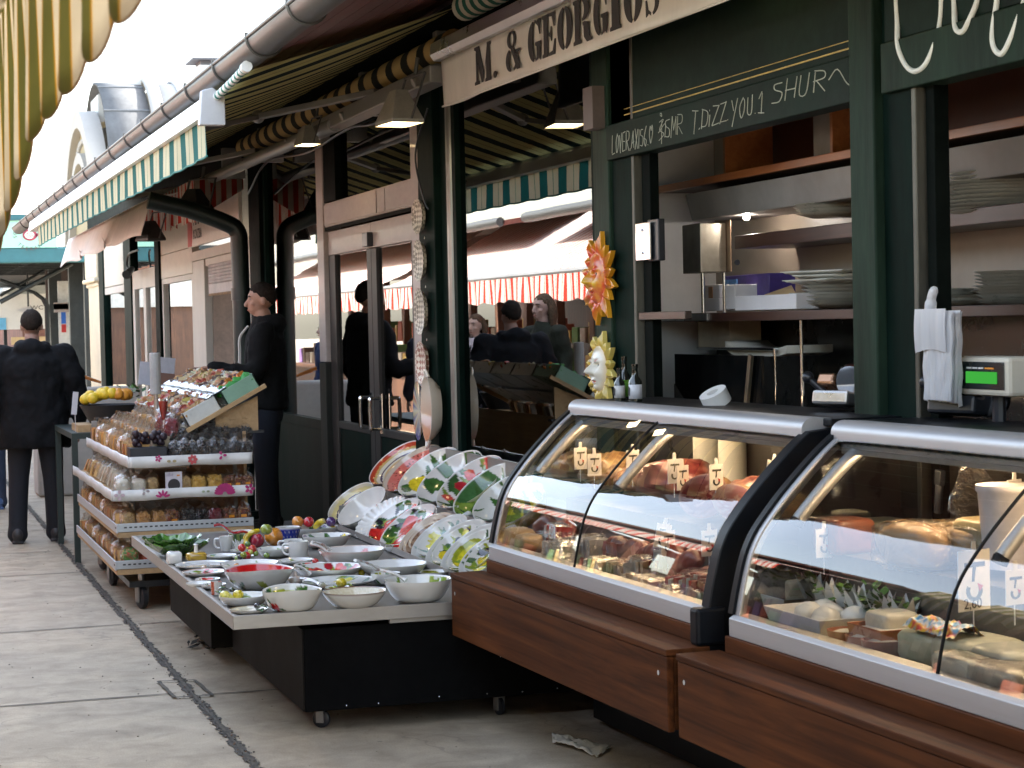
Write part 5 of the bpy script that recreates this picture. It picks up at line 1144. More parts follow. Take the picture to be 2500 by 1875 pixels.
rack(1880, 512, 2165, 338, R2, "strawberry_bowl", "white bowl with strawberries and leaves on the upper rack step", 'cherry', 'white', .085, 5)
rack(1955, 548, 2238, 366, R2, "lemon_bowl", "big white bowl with one lemon and a green leaf on the upper step", 'lemon', 'white', .085, 8)
rack(2040, 572, 2290, 408, R2-.02, "lemon_bowl", "lemon half bowl second from the right on the upper step", 'lemon', 'leafside', .08, 12)
rack(2128, 592, 2340, 446, R2-.03, "lemon_bowl", "small green leaf bowl rightmost on the upper step behind the case", 'yellow', 'olive', .1, 15)
# ---------------------------------------------------------------- crockery standing on the table
ZT_ = TZ+.0005
def stand(x0, x1, yb, yr, name, label, inner, outer, sd, cat='bowl', zoff=0, **kw):
    """bowl on the table: x0,x1 rim ends, yb bottom of its foot, yr height of the rim ends"""
    b_ = atz(3, (x0+x1)/2, yb, ZT_+zoff); dist = (b_-CAM).length; Rr = (x1-x0)*SQ/2*dist/FOC; h = max(.012, (yb-yr)*SQ*dist/FOC/.99-.0); base = kw.pop('base', .45)
    b_ = b_+Vector((.3, .95, 0)).normalized()*Rr*base
    h = max(.014, h-Rr*base*.16*.8)
    o = ceramic(name, label, cat, (b_.x, b_.y, ZT_+zoff+h), kw.pop('nrm', (0, 0, 1)), Rr/max(1, 1+kw.get('scal', 0)*.6), h, inner, outer, base=base, sd=sd, group="painted crockery set out on the table", **kw)
    return o, Vector((b_.x, b_.y, ZT_+zoff)), Rr, h
stand(963, 1256, 893, 806, "red_rim_bowl", "white bowl with a bright red inside and swept up ends", 'redin', 'leafside', 61, base=.42, asym=.012, spin=.0)
stand(1128, 1378, 988, 896, "poppy_bowl", "white bowl with red poppies on the outside at the front of the table", 'yellow', 'redflower', 62, base=.5, asym=.012)
stand(1388, 1658, 972, 897, "brown_rim_bowl", "shallow cream bowl with a thin brown rim at the front of the table", 'speck', 'white', 63, base=.4, rimc=(.2, .1, .06))
o, bp, br, bh = stand(1655, 1942, 948, 846, "large_white_bowl", "large plain white bowl with leaves inside at the front right corner", 'pale', 'white', 64, base=.5)
stand(1262, 1558, 845, 792, "leaf_salad_bowl", "white salad bowl with green leaves and red fruit inside in the middle row", 'cherry', 'leafside', 65, base=.45)
stand(1370, 1652, 785, 716, "pink_flower_bowl", "white bowl with pink flowers inside and a faint pink rim", 'pinkflower', 'white', 66, base=.5, rimc=(.72, .6, .52))
stand(1545, 1835, 842, 778, "white_salad_bowl", "white bowl with a plain inside behind the large white bowl", 'white', 'white', 67, base=.45)
stand(1600, 1720, 868, 820, "yellow_leaf_jug", "small leaf painted bowl between the lemon dish and large white bowl", 'olive', 'leafside', 68, base=.6)
stand(1300, 1505, 712, 655, "grape_bowl", "white bowl with dark grapes inside near the rack", 'grape', 'white', 69, base=.5)
stand(1245, 1452, 668, 620, "fruit_bowl", "pale flared bowl holding glossy ceramic fruit at the back of the table", 'grape', 'white', 70, base=.35, scal=.02, scn=14)
stand(1108, 1245, 752, 712, "fruit_bowl", "low bowl painted with blue grapes left of the white mug", 'grape', 'white', 71, base=.5)
stand(1298, 1610, 883, 850, "lemon_dish", "flat white dish with a raised yellow lemon in the middle of the table", 'pale', 'white', 72, cat='plate', base=.5)
stand(940, 1148, 962, 915, "lemon_plate", "white plate with two yellow lemons and olives near the front corner", 'pale', 'white', 73, cat='plate', base=.6)
stand(985, 1145, 996, 975, "olive_dish", "small brown edged dish with a black olive at the very front corner", 'speck', 'white', 74, cat='dish', base=.7, rimc=(.25, .18, .1))
stand(745, 995, 803, 785, "flat_white_plate", "flat white plate with shell marks near the left table edge", 'coral', 'white', 75, cat='plate', base=.7)
stand(780, 965, 836, 812, "shell_plate", "small pinkish shell plate at the left table edge", 'pinkflower', 'white', 76, cat='plate', base=.6, rimc=(.55, .35, .28))
stand(945, 1190, 818, 775, "lobster_bowl", "white bowl with an orange red lobster pattern inside", 'redflower', 'white', 77, base=.5)
stand(1195, 1345, 782, 762, "pink_plate", "flat dish of pink flowers left of the pink flower bowl", 'pinkflower', 'white', 78, cat='plate', base=.7)
stand(1270, 1400, 800, 780, "pink_plate", "small pink red dish right in front of the pink flower bowl", 'pepper', 'white', 79, cat='plate', base=.7)
stand(840, 940, 862, 846, "red_dish", "tiny red patterned dish at the left table edge", 'pepper', 'white', 80, cat='dish', base=.7)
stand(865, 965, 888, 868, "red_dish", "second tiny red patterned dish in front of the shell plate", 'redflower', 'white', 81, cat='dish', base=.7)
stand(1185, 1290, 690, 622, "blue_bowl", "cobalt blue bowl behind the ceramic orange", 'navy', 'blue', 82, base=.5)
stand(990, 1090, 735, 720, "leaf_plate", "green rimmed plate under the ceramic vegetables", 'olive', 'white', 83, cat='plate', base=.7)
stand(1720, 1835, 800, 786, "leaf_plate", "small leaf plate behind the large white bowl", 'olive', 'white', 84, cat='plate', base=.7)
stand(880, 1010, 760, 742, "leaf_plate", "pale plate behind the yellow cheese ornament", 'pale', 'white', 85, cat='plate', base=.7)
stand(1400, 1500, 905, 880, "leaf_dish", "small leaf dish between the poppy bowl and the flat lemon dish", 'yellow', 'olive', 87, cat='dish', base=.5)
stand(1085, 1165, 862, 838, "olive_dish", "small olive dish right behind the poppy bowl", 'olive', 'leafside', 88, cat='dish', base=.6)
stand(1180, 1300, 742, 726, "rose_plate", "rose patterned plate between the white mug and the pink plates", 'pepper', 'white', 89, cat='plate', base=.7)
stand(1440, 1560, 745, 716, "grape_dish", "small grape dish between the pink flower bowl and the rack", 'grape', 'leafside', 90, cat='dish', base=.5)
stand(1655, 1770, 730, 702, "pepper_dish", "small red pepper dish in front of the nested brown bowls", 'pepper', 'leafside', 91, cat='dish', base=.5)
stand(1000, 1090, 762, 745, "herb_plate", "small herb plate in front of the ceramic vegetables", 'olive', 'white', 92, cat='plate', base=.7)
stand(800, 900, 880, 866, "shell_dish", "tiny shell dish at the left table edge in front of the shell plate", 'coral', 'white', 93, cat='dish', base=.7)
stand(1800, 1930, 838, 812, "lemon_dish", "small lemon dish between the white salad bowl and the display case", 'yellow', 'leafside', 94, cat='dish', base=.5)
# green cabbage leaf bowls, one inside the other
CAB = lambda sd: (lambda r_, a: lerp3((.02, .07, .015), (.10, .25, .04), .4+1.1*ns((r_*3, math.cos(a)*2, math.sin(a)*2), 1.5, sd)))
for i, (x0, x1, yb, yr, lb) in enumerate(((612, 900, 752, 668, "lower dark green cabbage leaf bowl at the far left corner of the table"), (600, 860, 716, 650, "upper green cabbage leaf bowl stacked in the lower one"))):
    b_ = atz(3, (x0+x1)/2, yb+(36 if i else 0), ZT_); dist = (b_-CAM).length; Rr = (x1-x0)*SQ/2*dist/FOC; b_ += Vector((.3, .95, 0))*Rr*.5; h = .062; z0 = ZT_+.002+(.022 if i else 0)
    m = MB(); cf = CAB(i); n = 120; vs = []; cs = []
    for kx in range(2):
        for ii in range(17):
            t = (ii/16) if kx == 0 else 1-ii/16; r_ = .42*min(1, t/.35)+(.58*max(0, (t-.35)/.65)**.85)
            for j in range(n):
                a = 2*PI*j/n; rf = max(0, t-.7)/.3; w_ = rf*(.05*math.sin(a*7+i)+.02*math.sin(a*17+2*i)); zz = h*max(0, (t-.35)/.65)**1.1+rf*(.006*math.sin(a*7+1)+.003*math.sin(a*15))
                vs.append((b_.x+Rr*(r_+w_)*.93*math.cos(a), b_.y+Rr*(r_+w_)*.93*math.sin(a), z0+zz+(.006 if kx == 0 else 0)+.0015*math.sin(a*30)*rf)); cs.append(cf(r_, a) if not (abs(math.sin(a*5.5)) < .06 and t > .3) else (.2, .33, .1))
    m.add(vs, [(ii*n+j, ii*n+(j+1) % n, (ii+1)*n+(j+1) % n, (ii+1)*n+j) for ii in range(33) for j in range(n)], None, cs)
    put(m, "cabbage_bowl", lb, "bowl", CER, "green cabbage leaf bowls")
# mugs and cup
def mug(x0, x1, yb, yt, label, taper=1., hand=-1, name="mug", cat="mug"):
    b_ = atz(3, (x0+x1)/2, yb, ZT_); dist = (b_-CAM).length; r_ = (x1-x0)*SQ/2*dist/FOC; h = (yb-yt)*SQ*dist/FOC; b_ += Vector((.3, .95, 0))*r_*.6
    t = thing(name, label, cat, (b_.x, b_.y, ZT_), 0)
    CW = plain("mug_glaze", (.78, .77, .74), .15, 0, .03, 8, 0, 60, .9)
    m = MB(); m.lathe([(0, .002), (r_*taper*.9, 0), (r_*taper, .006), (r_, h), (r_-.004, h), (r_*taper-.005, .008), (0, .008)], 32); m.build("cup", CW, t, smooth=40)
    d = Vector((-.95, .3, 0)) if hand < 0 else Vector((-.5, -.86, 0)); p = [d*r_*.9+Vector((0, 0, h*.82)), d*(r_*1.5)+Vector((0, 0, h*.8)), d*(r_*1.62)+Vector((0, 0, h*.5)), d*(r_*1.35)+Vector((0, 0, h*.25)), d*r_*.85+Vector((0, 0, h*.2))]
    m = MB(); m.tube(cr(p, 5), .006, 8); m.build("handle", CW, t, smooth=50)
mug(1242, 1326, 757, 684, "straight white mug in the middle of the table", 1, -1)
mug(942, 1004, 726, 662, "white cup with a looped handle in front of the shelf wagon", .72, -1, "cup", "cup")
mug(1222, 1300, 720, 676, "white mug half hidden behind the straight mug", 1, -1)
# glazed ceramic fruit and ornaments
GLZ = lambda nm, c: plain(nm, c, .14, 0, .12, 12, 0, 60, 1.0)
def orb(x, y, rpx, c, name, label, asp=1., zb=None, cat="ornament", grp="glazed ceramic fruit", rot=None, stem=True):
    zz = ZT_ if zb is None else zb
    b_ = atz(3, x, y+rpx*.8, zz); dist = (b_-CAM).length; r_ = rpx*SQ*dist/FOC; m = MB(); m.paint(c)
    blob(m, (b_.x, b_.y+r_*.3, zz+r_*asp), r_, r_, r_*asp, rot, lambda d, p_: lerp3(c, tuple(k_*.55 for k_ in c), max(0, ns(d, 2, x))*1.2) if d.z < .93 else (.12, .12, .03), 24, 16, .05, 1.2, x)
    put(m, name, label, cat, CER, grp)
orb(1182, 672, 40, ORG, "ceramic_orange", "big glossy ceramic orange beside the cobalt blue bowl")
orb(1110, 686, 31, (.5, .02, .06), "ceramic_apple", "dark red glossy ceramic apple left of the orange")
orb(1035, 690, 16, (.55, .05, .12), "ceramic_plum", "small pink ceramic fruit left of the banana")
orb(1150, 634, 26, (.28, .34, .04), "ceramic_pear", "green ceramic pear above the orange", .9, ZT_+.09)
orb(1285, 603, 25, ORG, "ceramic_orange", "small ceramic orange in the flared fruit bowl", 1, ZT_+.045)
orb(1332, 604, 23, (.55, .015, .03), "ceramic_apple", "red ceramic apple in the flared fruit bowl", 1, ZT_+.045)
orb(1428, 603, 22, (.07, .02, .14), "ceramic_plum", "purple ceramic plum in the flared fruit bowl", 1, ZT_+.045)
def banana(pts, rpx, c, label, zs):
    P_ = [atz(3, x, y, z) for (x, y), z in zip(pts, zs)]; P_ = cr(P_, 6); r_ = rpx*SQ*P_[0].y/FOC; n = len(P_); m = MB(); m.tube(P_, [r_*(.35+.65*math.sin(PI*min(1, max(0, (i+1.2)/(n+1.4))))**.5) for i in range(n)], 12); put(m, "ceramic_banana", label, "ornament", GLZ("banana_glaze", c), "glazed ceramic fruit")
banana([(1075, 715), (1058, 690), (1062, 662), (1085, 644), (1118, 634)], 13, (.7, .5, .02), "curved yellow ceramic banana over the dark red apple", [ZT_+.015, ZT_+.04, ZT_+.07, ZT_+.09, ZT_+.1])
banana([(1358, 620), (1374, 604), (1397, 592)], 16, (.68, .5, .04), "stubby yellow ceramic banana in the flared fruit bowl", [ZT_+.05, ZT_+.065, ZT_+.08])
# watermelon slice dish and red leaf
stand(985, 1100, 712, 640, "melon_slice_bowl", "green ribbed melon bowl behind the ceramic banana", 'watermelon', 'melonskin', 86, base=.45)
m = MB(); p = atz(3, 1000, 640, ZT_+.1); m.grid(lambda u, v: (p.x-.09+.18*u, p.y+.05*(v-.5)*math.sin(PI*u), p.z+.03-.06*u+.012*math.sin(u*9)+.02*abs(v-.5)), 12, 6); put(m, "red_chilli_ornament", "bright red ceramic leaf lying on the melon bowl", "ornament", GLZ("red_glaze", (.5, .012, .02)), None, solid=.004)
# cheese ornaments and vegetables
m = MB(); p = atz(3, 755, 785, ZT_); m.paint((.76, .74, .7)); blob(m, (p.x, p.y+.03, ZT_+.032), .036, .036, .032, None, None, 20, 14, .05, 2, 1, .45); put(m, "cube_shaker", "small white cube shaped shaker at the left table edge", "ornament", CER)
m = MB(); p = atz(3, 850, 770, ZT_); m.paint((.68, .42, .06)); blob(m, (p.x, p.y+.03, ZT_+.022), .05, .035, .022, None, lambda d, p_: (.3, .15, .02) if ns(d, 5, 3) > .3 else (.68, .42, .06), 24, 14, .05, 2, 1, .5); m.paint((.76, .74, .7)); m.tube([(p.x+.0, p.y+.03, ZT_+.03), (p.x, p.y+.03, ZT_+.075)], [.012, .009], 10); m.ball((p.x, p.y+.03, ZT_+.078), .012, None, .006)
put(m, "cheese_ornament", "yellow cheese shaped lid with a white knob", "ornament", CER)
m = MB(); p = atz(3, 1075, 765, ZT_)
for dx, dy, dz_, r_, c in ((-.01, .02, .02, .022, RED), (.02, .03, .05, .022, (.6, .04, .02)), (-.03, .03, .06, .02, RED), (-.045, .0, .02, .013, BLK), (-.03, -.01, .03, .016, OLV_), (.035, .02, .03, .014, LGR), (0, .04, .075, .014, (.1, .22, .04)), (.01, .02, .04, .014, LYE), (-.055, .02, .01, .015, LGR)):
    m.paint(c); m.ball((p.x+dx, p.y+dy, ZT_+dz_), r_, None, None, None, 12, 8)
put(m, "vegetable_ornament", "cluster of ceramic tomatoes, olives and leaves left of the low grape bowl", "ornament", CER)
m = MB(); p = atz(3, 1030, 728, ZT_); m.paint((.76, .75, .73))
for i in range(10): a = i*.63; m.tube([(p.x, p.y+.02, ZT_+.0), (p.x+.012*math.cos(a), p.y+.02+.012*math.sin(a), ZT_+.03), (p.x+.03*math.cos(a), p.y+.02+.03*math.sin(a), ZT_+.05+.01*(i % 2))], [.008, .007, .002], 6)
put(m, "white_blossom_ornament", "white ceramic blossom beside the handled cup", "ornament", CER)
m = MB(); p = atz(3, 1278, 872, ZT_); m.paint((.72, .55, .45)); blob(m, (p.x, p.y+.02, ZT_+.02), .034, .03, .02, None, lambda d, p_: lerp3((.72, .52, .42), (.76, .72, .66), .5+.5*math.sin(math.atan2(d.y, d.x)*6)), 24, 12, .02, 2, 1); m.tube([(p.x, p.y+.02, ZT_+.035), (p.x, p.y+.02, ZT_+.06)], [.01, .004], 8)
put(m, "garlic_ornament", "pinkish ceramic garlic bulb between the bowls", "ornament", CER)
for x, y, lb, c, r_, grp in ((970, 915, "left yellow ceramic lemon on the lemon plate", LYE, 24, 1), (1028, 913, "right yellow ceramic lemon on the lemon plate", YEL, 26, 1), (1472, 862, "yellow ceramic lemon on the flat lemon dish", YEL, 26, 1), (1110, 962, "shiny black ceramic olive at the front corner", BLK, 17, 1), (1000, 893, "dark green ceramic olive behind the two lemons", (.03, .05, .02), 14, 1)):
    orb(x, y, r_*.9, c, "ceramic_lemon" if c in (LYE, YEL) else "ceramic_olive", lb, .85, ZT_+(.02 if c in (LYE, YEL) and x != 1472 else .03 if x == 1472 else .012))
m = MB()
for x, y, z in ((940, 905, .02), (1060, 930, .02), (1130, 970, .02), (1450, 885, .025), (1500, 878, .03), (1120, 985, .01), (960, 890, .03)):
    p = atz(3, x, y, ZT_+z)
    o_ = MB(); o_.paint(rnd.choice([GRN, LGR, (.04, .1, .03)])); a = rnd.uniform(0, 6)
    o_.grid(lambda u, v: (p.x+.04*(u-.5)*math.cos(a)-.018*(v-.5)*math.sin(PI*u)*2*math.sin(a), p.y+.04*(u-.5)*math.sin(a)+.018*(v-.5)*math.sin(PI*u)*2*math.cos(a), p.z+.008*math.sin(PI*u)+.006*abs(v-.5)), 6, 4)
    put(o_, "ceramic_leaf", "small green ceramic leaf lying by the lemons and olives", "ornament", CER, "ceramic leaves on the plates", solid=.003)
for x, y, r_, c, lb in ((1360, 770, 15, RED, "red ceramic tomato beside the pink flower bowl"), (1560, 820, 15, YEL, "yellow ceramic lemon beside the plain white bowl"), (1215, 905, 13, RED, "red ceramic radish behind the poppy bowl"), (1150, 745, 14, LGR, "green ceramic lime in front of the low grape bowl"), (1020, 790, 13, ORG, "orange ceramic pepper beside the lobster bowl"), (1700, 770, 14, LYE, "pale ceramic lemon near the rack lip"), (880, 800, 12, (.6, .42, .3), "small beige ceramic shell on the left plates")):
    orb(x, y, r_, c, "ceramic_vegetable", lb, .9, ZT_+.004)
# small red and white cup, spoons
m = MB(); p = atz(3, 938, 915, ZT_)
m.lathe([(0, 0), (.022, 0), (.024, .055), (.021, .055), (.019, .006), (0, .006)], 28, TR((p.x, p.y+.03, ZT_)), None, lambda i, a, r_, z: (.55, .1, .05) if math.sin(a*2+.6) > .3 else (.74, .7, .66)); put(m, "small_cup", "small red and white cup at the left of the red inside bowl", "cup", CER)
def spoon(x0, y0, z0, x1, y1, z1, lb):
    a, b = atz(3, x0, y0, z0), atz(3, x1, y1, z1); m = MB(); pts = cr([a, a.lerp(b, .5)+Vector((0, 0, .008)), b], 5); m.paint(WC); m.tube(pts, [.011]*(len(pts)-3)+[.009, .014, .02], 8, sq=.6)
    m.c = [(.45, .25, .18) if ns(v, 30, 1) > .5 else WC for v in m.v]
    put(m, "salad_spoon", lb, "spoon", CER, "ceramic salad spoons lying in the bowls")
spoon(1345, 684, ZT_+.12, 1420, 716, ZT_+.075, "ceramic spoon handle over the left rim of the pink flower bowl")
spoon(1335, 694, ZT_+.11, 1410, 724, ZT_+.075, "lower ceramic spoon handle over the pink flower bowl rim")
spoon(1268, 786, ZT_+.1, 1335, 822, ZT_+.06, "ceramic spoon handle over the left rim of the leaf salad bowl")
spoon(1530, 764, ZT_+.12, 1625, 800, ZT_+.07, "ceramic spoon handle over the plain white bowl rim")
spoon(1640, 806, ZT_+.13, 1750, 850, ZT_+.09, "ceramic spoon handle over the left rim of the large white bowl")
spoon(1298, 842, ZT_+.05, 1385, 868, ZT_+.035, "ceramic spoon lying on the left of the flat lemon dish")
spoon(1315, 850, ZT_+.045, 1390, 874, ZT_+.03, "lower ceramic spoon lying on the flat lemon dish")
# ================================================================ wheeled shelf wagon of bagged nuts and dried fruit
wg = thing("shelf_wagon", "wheeled four tier shelf wagon of bagged nuts and dried fruit beside the dark jacketed shopkeeper", "shelf", (1.65, 12.5, 0))
WX0, WX1, WY0, WY1 = 1.245, 2.04, 11.55, 13.9
PLY = wood("pale_plywood", (.42, .27, .13), (.58, .4, .21), 3, 'Y', .6, 0)
RAILA = plain("shelf_price_rail", (.52, .54, .56), .45, .5, .06, 4)
k = NT("flowered_oilcloth"); v = k.coord('Object', (1, 1, 1)); vo = k.n("ShaderNodeTexVoronoi"); vo.inputs['Scale'].default_value = 5.0; k.l(v, vo.inputs['Vector'])
d_ = vo.outputs['Distance']; an = k.noise(v, 34, 2); f_ = k.math('LESS_THAN', k.math('ADD', d_, k.math('MULTIPLY', an, .12)), .10)
hue = k.sep(vo.outputs['Color'])[0]; fl = k.ramp(hue, [(0, (.42, .02, .17)), (.3, (.55, .1, .12)), (.5, (.45, .4, .22)), (.7, (.5, .05, .2)), (.85, (.45, .45, .32))], 'CONSTANT')
OIL = k.fin(k.bsdf(Base_Color=k.mix(f_, k.ramp(k.noise(v, 12, 3), [(.3, (.66, .65, .62)), (.7, (.76, .75, .73))]), fl), Roughness=.3, Normal=k.bump(k.noise(v, 14, 3), .15, .01)))
SLOT = plain("rail_slot", (.03, .03, .035), .6)
TIER = [(.225, .055, WX0, 'a'), (.436, .055, WX0+.012, 'a'), (.635, .06, WX0-.008, 'c'), (.82, .062, WX0+.088, 'c')]
for z, h, x0, kd in TIER:
    child(MB().box2(x0+.01, WX1-.01, WY0+.012, WY1, z+.012, z+.026), "shelf_board", PLY, wg)
    if kd == 'a':
        f = child(MB().box2(x0, WX1, WY0, WY0+.01, z+.02, z+h+.014).box2(x0-.004, x0+.006, WY0-.002, WY1, z+.015, z+h+.01), "price_rail", RAILA, wg, bevel=.002)
        child(MB().box2(x0+.01, WX1, WY0+.002, WY0+.012, z-.012, z+.018).box2(x0+.004, x0+.014, WY0+.0125, WY1, z-.01, z+.0145), "shelf_edge", PLY, wg)
        m = MB(); x = x0+.04
        while x < WX1-.02: m.box2(x, x+.016, WY0-.0015, WY0+.001, z+.042, z+.05); x += .029
        m.box2(x0-.0055, x0-.0035, WY0+.01, WY0+.05, z+.04, z+.05); m.build("slots", SLOT, f)
    else:
        m = MB()
        m.grid(lambda u, v: (x0+(WX1-x0)*u, WY0-.004+.004*math.sin(u*17), z+h*v-.004*math.sin(u*9)*(1-v)), 30, 2); m.grid(lambda u, v: (x0-.003+.004*math.sin(u*30), WY0-.003+(WY1-WY0)*u, z+h*v), 40, 2)
        child(m, "oilcloth_edge", OIL, wg, smooth=60, solid=.004)
def flower(x, z, r_, n, c, half=0, y=WY0-.0115):
    m = MB()
    for i in range(n):
        a = PI*(i+.5)/n if half else 2*PI*i/n; cx, cz = x+r_*.62*math.cos(a), z+r_*.62*math.sin(a); pl = []
        for t in np.linspace(0, 2*PI, 13)[:-1]: u_, v_ = r_*.42*math.cos(t), r_*(.30 if not half else .16)*math.sin(t); pl.append((cx+u_*math.cos(a)-v_*math.sin(a), cz+u_*math.sin(a)+v_*math.cos(a)))
        m.prism(pl, lambda a_, b_, d: (a_, d, b_), y, y-.0015-.0003*i)
    child(m, "flower_print", plain("print_%.2f_%.2f" % c[:2], c, .4, 0, .2, 20), wg)
MAG, TANP, REDF, GRF = (.45, .02, .16), (.42, .34, .18), (.5, .07, .08), (.35, .4, .26)
flower(1.50, .868, .02, 5, MAG); flower(1.575, .850, .026, 2, TANP); flower(1.695, .855, .028, 7, REDF); flower(1.865, .872, .026, 3, MAG)
flower(1.275, .668, .03, 4, (.6, .45, .5)); flower(1.52, .645, .042, 5, MAG, 1); flower(1.765, .668, .022, 2, GRF); flower(1.875, .65, .06, 13, MAG, 1); flower(2.02, .672, .03, 5, MAG); flower(1.42, .685, .025, 3, (.42, .36, .36))
m = MB()
for x, y in ((WX0+.16, 12.2), (WX0+.1, 13.7), (WX1-.05, 11.9), (WX1-.05, 13.7)): m.box2(x, x+.035, y, y+.035, .13, 1.0)
child(m, "upright", plain("grey_upright", (.3, .29, .28), .5, .3), wg)
child(MB().box2(WX1-.03, WX1-.012, WY0+.12, WY1, .24, 1.0), "back_board", PLY, wg)
child(MB().box2(WX0+.08, WX1-.05, WY0+.06, WY1, .13, .165), "chassis", BLACKP, wg)
for x, y in ((1.40, 11.66), (1.36, 12.8), (1.4, 13.7), (1.92, 11.7), (1.92, 13.6)): caster(wg, x, y, .066, .16, .25+rnd.uniform(-.2, .2), "wheel")
child(MB().tube([(1.4, 11.66, .13), (1.4, 11.66, .23)], .02, 10), "wheel_stem", STEEL, wg)
# --------------------------------------------------------------- bags
FILM = film("cellophane", (.97, .95, .92), .8, .015); FILMD = film("dark_cellophane", (.93, .93, .95), .8, .06)
BAGM = painted("bag_filling", .5, .0, nmul=.2); ORT = plain("orange_price_dot", (.75, .28, .02), .6)
def bagmesh(cols, w_, d_, h, lump=.16, nf=5., sd=0, twist=True, slabs=0, dot=False, frac=.62):
    m = MB(); hh = h*frac
    if slabs:
        for i in range(slabs):
            m.paint(cols[i % len(cols)]); m.obox(TR((rnd.uniform(-.004, .004), (i-(slabs-1)/2)*d_/slabs, hh*.5), rnd.uniform(-.08, .08), 0, rnd.uniform(-.1, .1)), w_*rnd.uniform(.82, .95), d_/slabs*.8, hh*rnd.uniform(.88, 1))
    else:
        g = lambda d, p_: lerp3(cols[int(abs(ns(d, 7, sd+9))*40) % len(cols)], cols[0], .35+ns(d, 9, sd))
        blob(m, (0, 0, hh*.5), w_/2*.94, d_/2*.94, hh/2*1.04, None, g, 30, 24, lump*1.5, nf*.9, sd, .62)
    m.mi = 1; m.paint((1, 1, 1)); n = 22; pr = [(.8, 0), (1.02, .06), (1.06, .3), (1.03, .55), (.86, .7)]
    pr += [(.34, .8), (.16, .84), (.36, .92), (.55, 1.0)] if twist else [(.7, .85), (.62, 1.0)]
    vs = []
    for i, (r_, z) in enumerate(pr):
        for j in range(n):
            a = 2*PI*j/n; c_, s_ = math.cos(a), math.sin(a); e = .6 if z < .7 else .9
            k_ = 1+(.05 if z < .7 else .3)*ns((c_*2, s_*2, z*4), 1.6, sd+2); fl_ = 1 if (twist or z < .72) else .5
            vs.append((math.copysign(abs(c_)**e, c_)*w_/2*r_*k_, math.copysign(abs(s_)**e, s_)*d_/2*r_*k_*fl_, z*h+(.03*h*ns((c_*3, s_*3, 1), 2, sd) if z > .9 else 0)))
    m.add(vs, [(i*n+j, i*n+(j+1) % n, (i+1)*n+(j+1) % n, (i+1)*n+j) for i in range(len(pr)-1) for j in range(n)], 1)
    if dot: m.mi = 2; m.box2(-.018, .02, -d_/2*1.09, -d_/2*1.06, hh*.42, hh*.58)
    return m
KINDS_ = {
 'prune': ("prune_bag", "bag of black prunes", [(.006, .005, .007), (.012, .007, .010), (.004, .004, .005)], .2, 5, 0, False),
 'rice': ("rice_bag", "bag of white rice flakes", [(.7, .67, .58), (.64, .6, .5)], .05, 12, 0, False),
 'muesli': ("muesli_bag", "bag of brown muesli", [(.36, .26, .13), (.5, .4, .24), (.22, .14, .07)], .09, 9, 0, False),
 'ginger': ("ginger_bag", "bag of golden candied slices", [(.5, .33, .07), (.6, .42, .12), (.4, .24, .04)], .18, 4, 0, False),
 'nut': ("nut_bag", "bag of brown nuts", [(.4, .22, .08), (.5, .3, .12), (.26, .13, .05)], .16, 8, 0, False),
 'mix': ("trail_mix_bag", "bag of dark mixed fruit", [(.1, .03, .02), (.3, .06, .03), (.4, .25, .1), (.05, .03, .02)], .2, 6, 0, True),
 'chip': ("dried_fruit_bag", "bag of tan dried fruit slices", [(.56, .36, .16), (.64, .46, .24), (.45, .24, .1)], .1, 5, 6, False),
 'chip2': ("dried_fruit_bag", "bag of orange dried slices", [(.6, .3, .1), (.5, .2, .08), (.66, .46, .26)], .1, 5, 6, True),
 'silver': ("sesame_bar_bag", "bag of pale silvery bars", [(.6, .56, .52), (.66, .64, .62), (.5, .42, .36)], .1, 5, 7, False),
 'green': ("candy_bag", "bag of green and red candied fruit", [(.05, .22, .05), (.5, .03, .03), (.1, .3, .06), (.55, .35, .2)], .14, 6, 0, False),
 'red': ("candy_bag", "bag of red candied fruit", [(.5, .05, .03), (.6, .14, .06), (.4, .03, .02)], .16, 6, 0, False),
 'cran': ("cranberry_bag", "bag of dark red cranberries", [(.2, .012, .03), (.3, .02, .05), (.12, .01, .02)], .14, 8, 0, False)}
PROTO = {}
for _k in KINDS_:
    if _k not in ('prune', 'cran', 'rice'): KINDS_[_k][2][:] = [(min(.8, c[0]*1.4), min(.7, c[1]*1.25), min(.6, c[2]*1.0)) for c in KINDS_[_k][2]]
def bag(kind, x, y, z, label, w_=.095, d_=.075, h=.165, rz=0, grp=None, lean=0., roll=0.):
    nm, _, cols, lump, nf, slabs, dot = KINDS_[kind]; key = (kind, rnd.randint(0, 4))
    if key not in PROTO:
        ob = bagmesh(cols, .1, .08, .17, lump, nf, len(PROTO)+1, slabs == 0, slabs, dot).build(nm, [BAGM, FILM, ORT], None, smooth=50); PROTO[key] = ob.data; bpy.data.objects.remove(ob)
    o = bpy.data.objects.new(nm, PROTO[key]); col.objects.link(o); o.location = (x, y, z); o.rotation_euler = (lean+rnd.uniform(-.1, .1), roll+rnd.uniform(-.08, .08), rz+rnd.uniform(-.3, .3))
    s = rnd.uniform(.93, 1.07); o.scale = (w_/.1*s, d_/.08*s, h/.17*rnd.uniform(.92, 1.08)); return tag(o, label, "bag", grp)
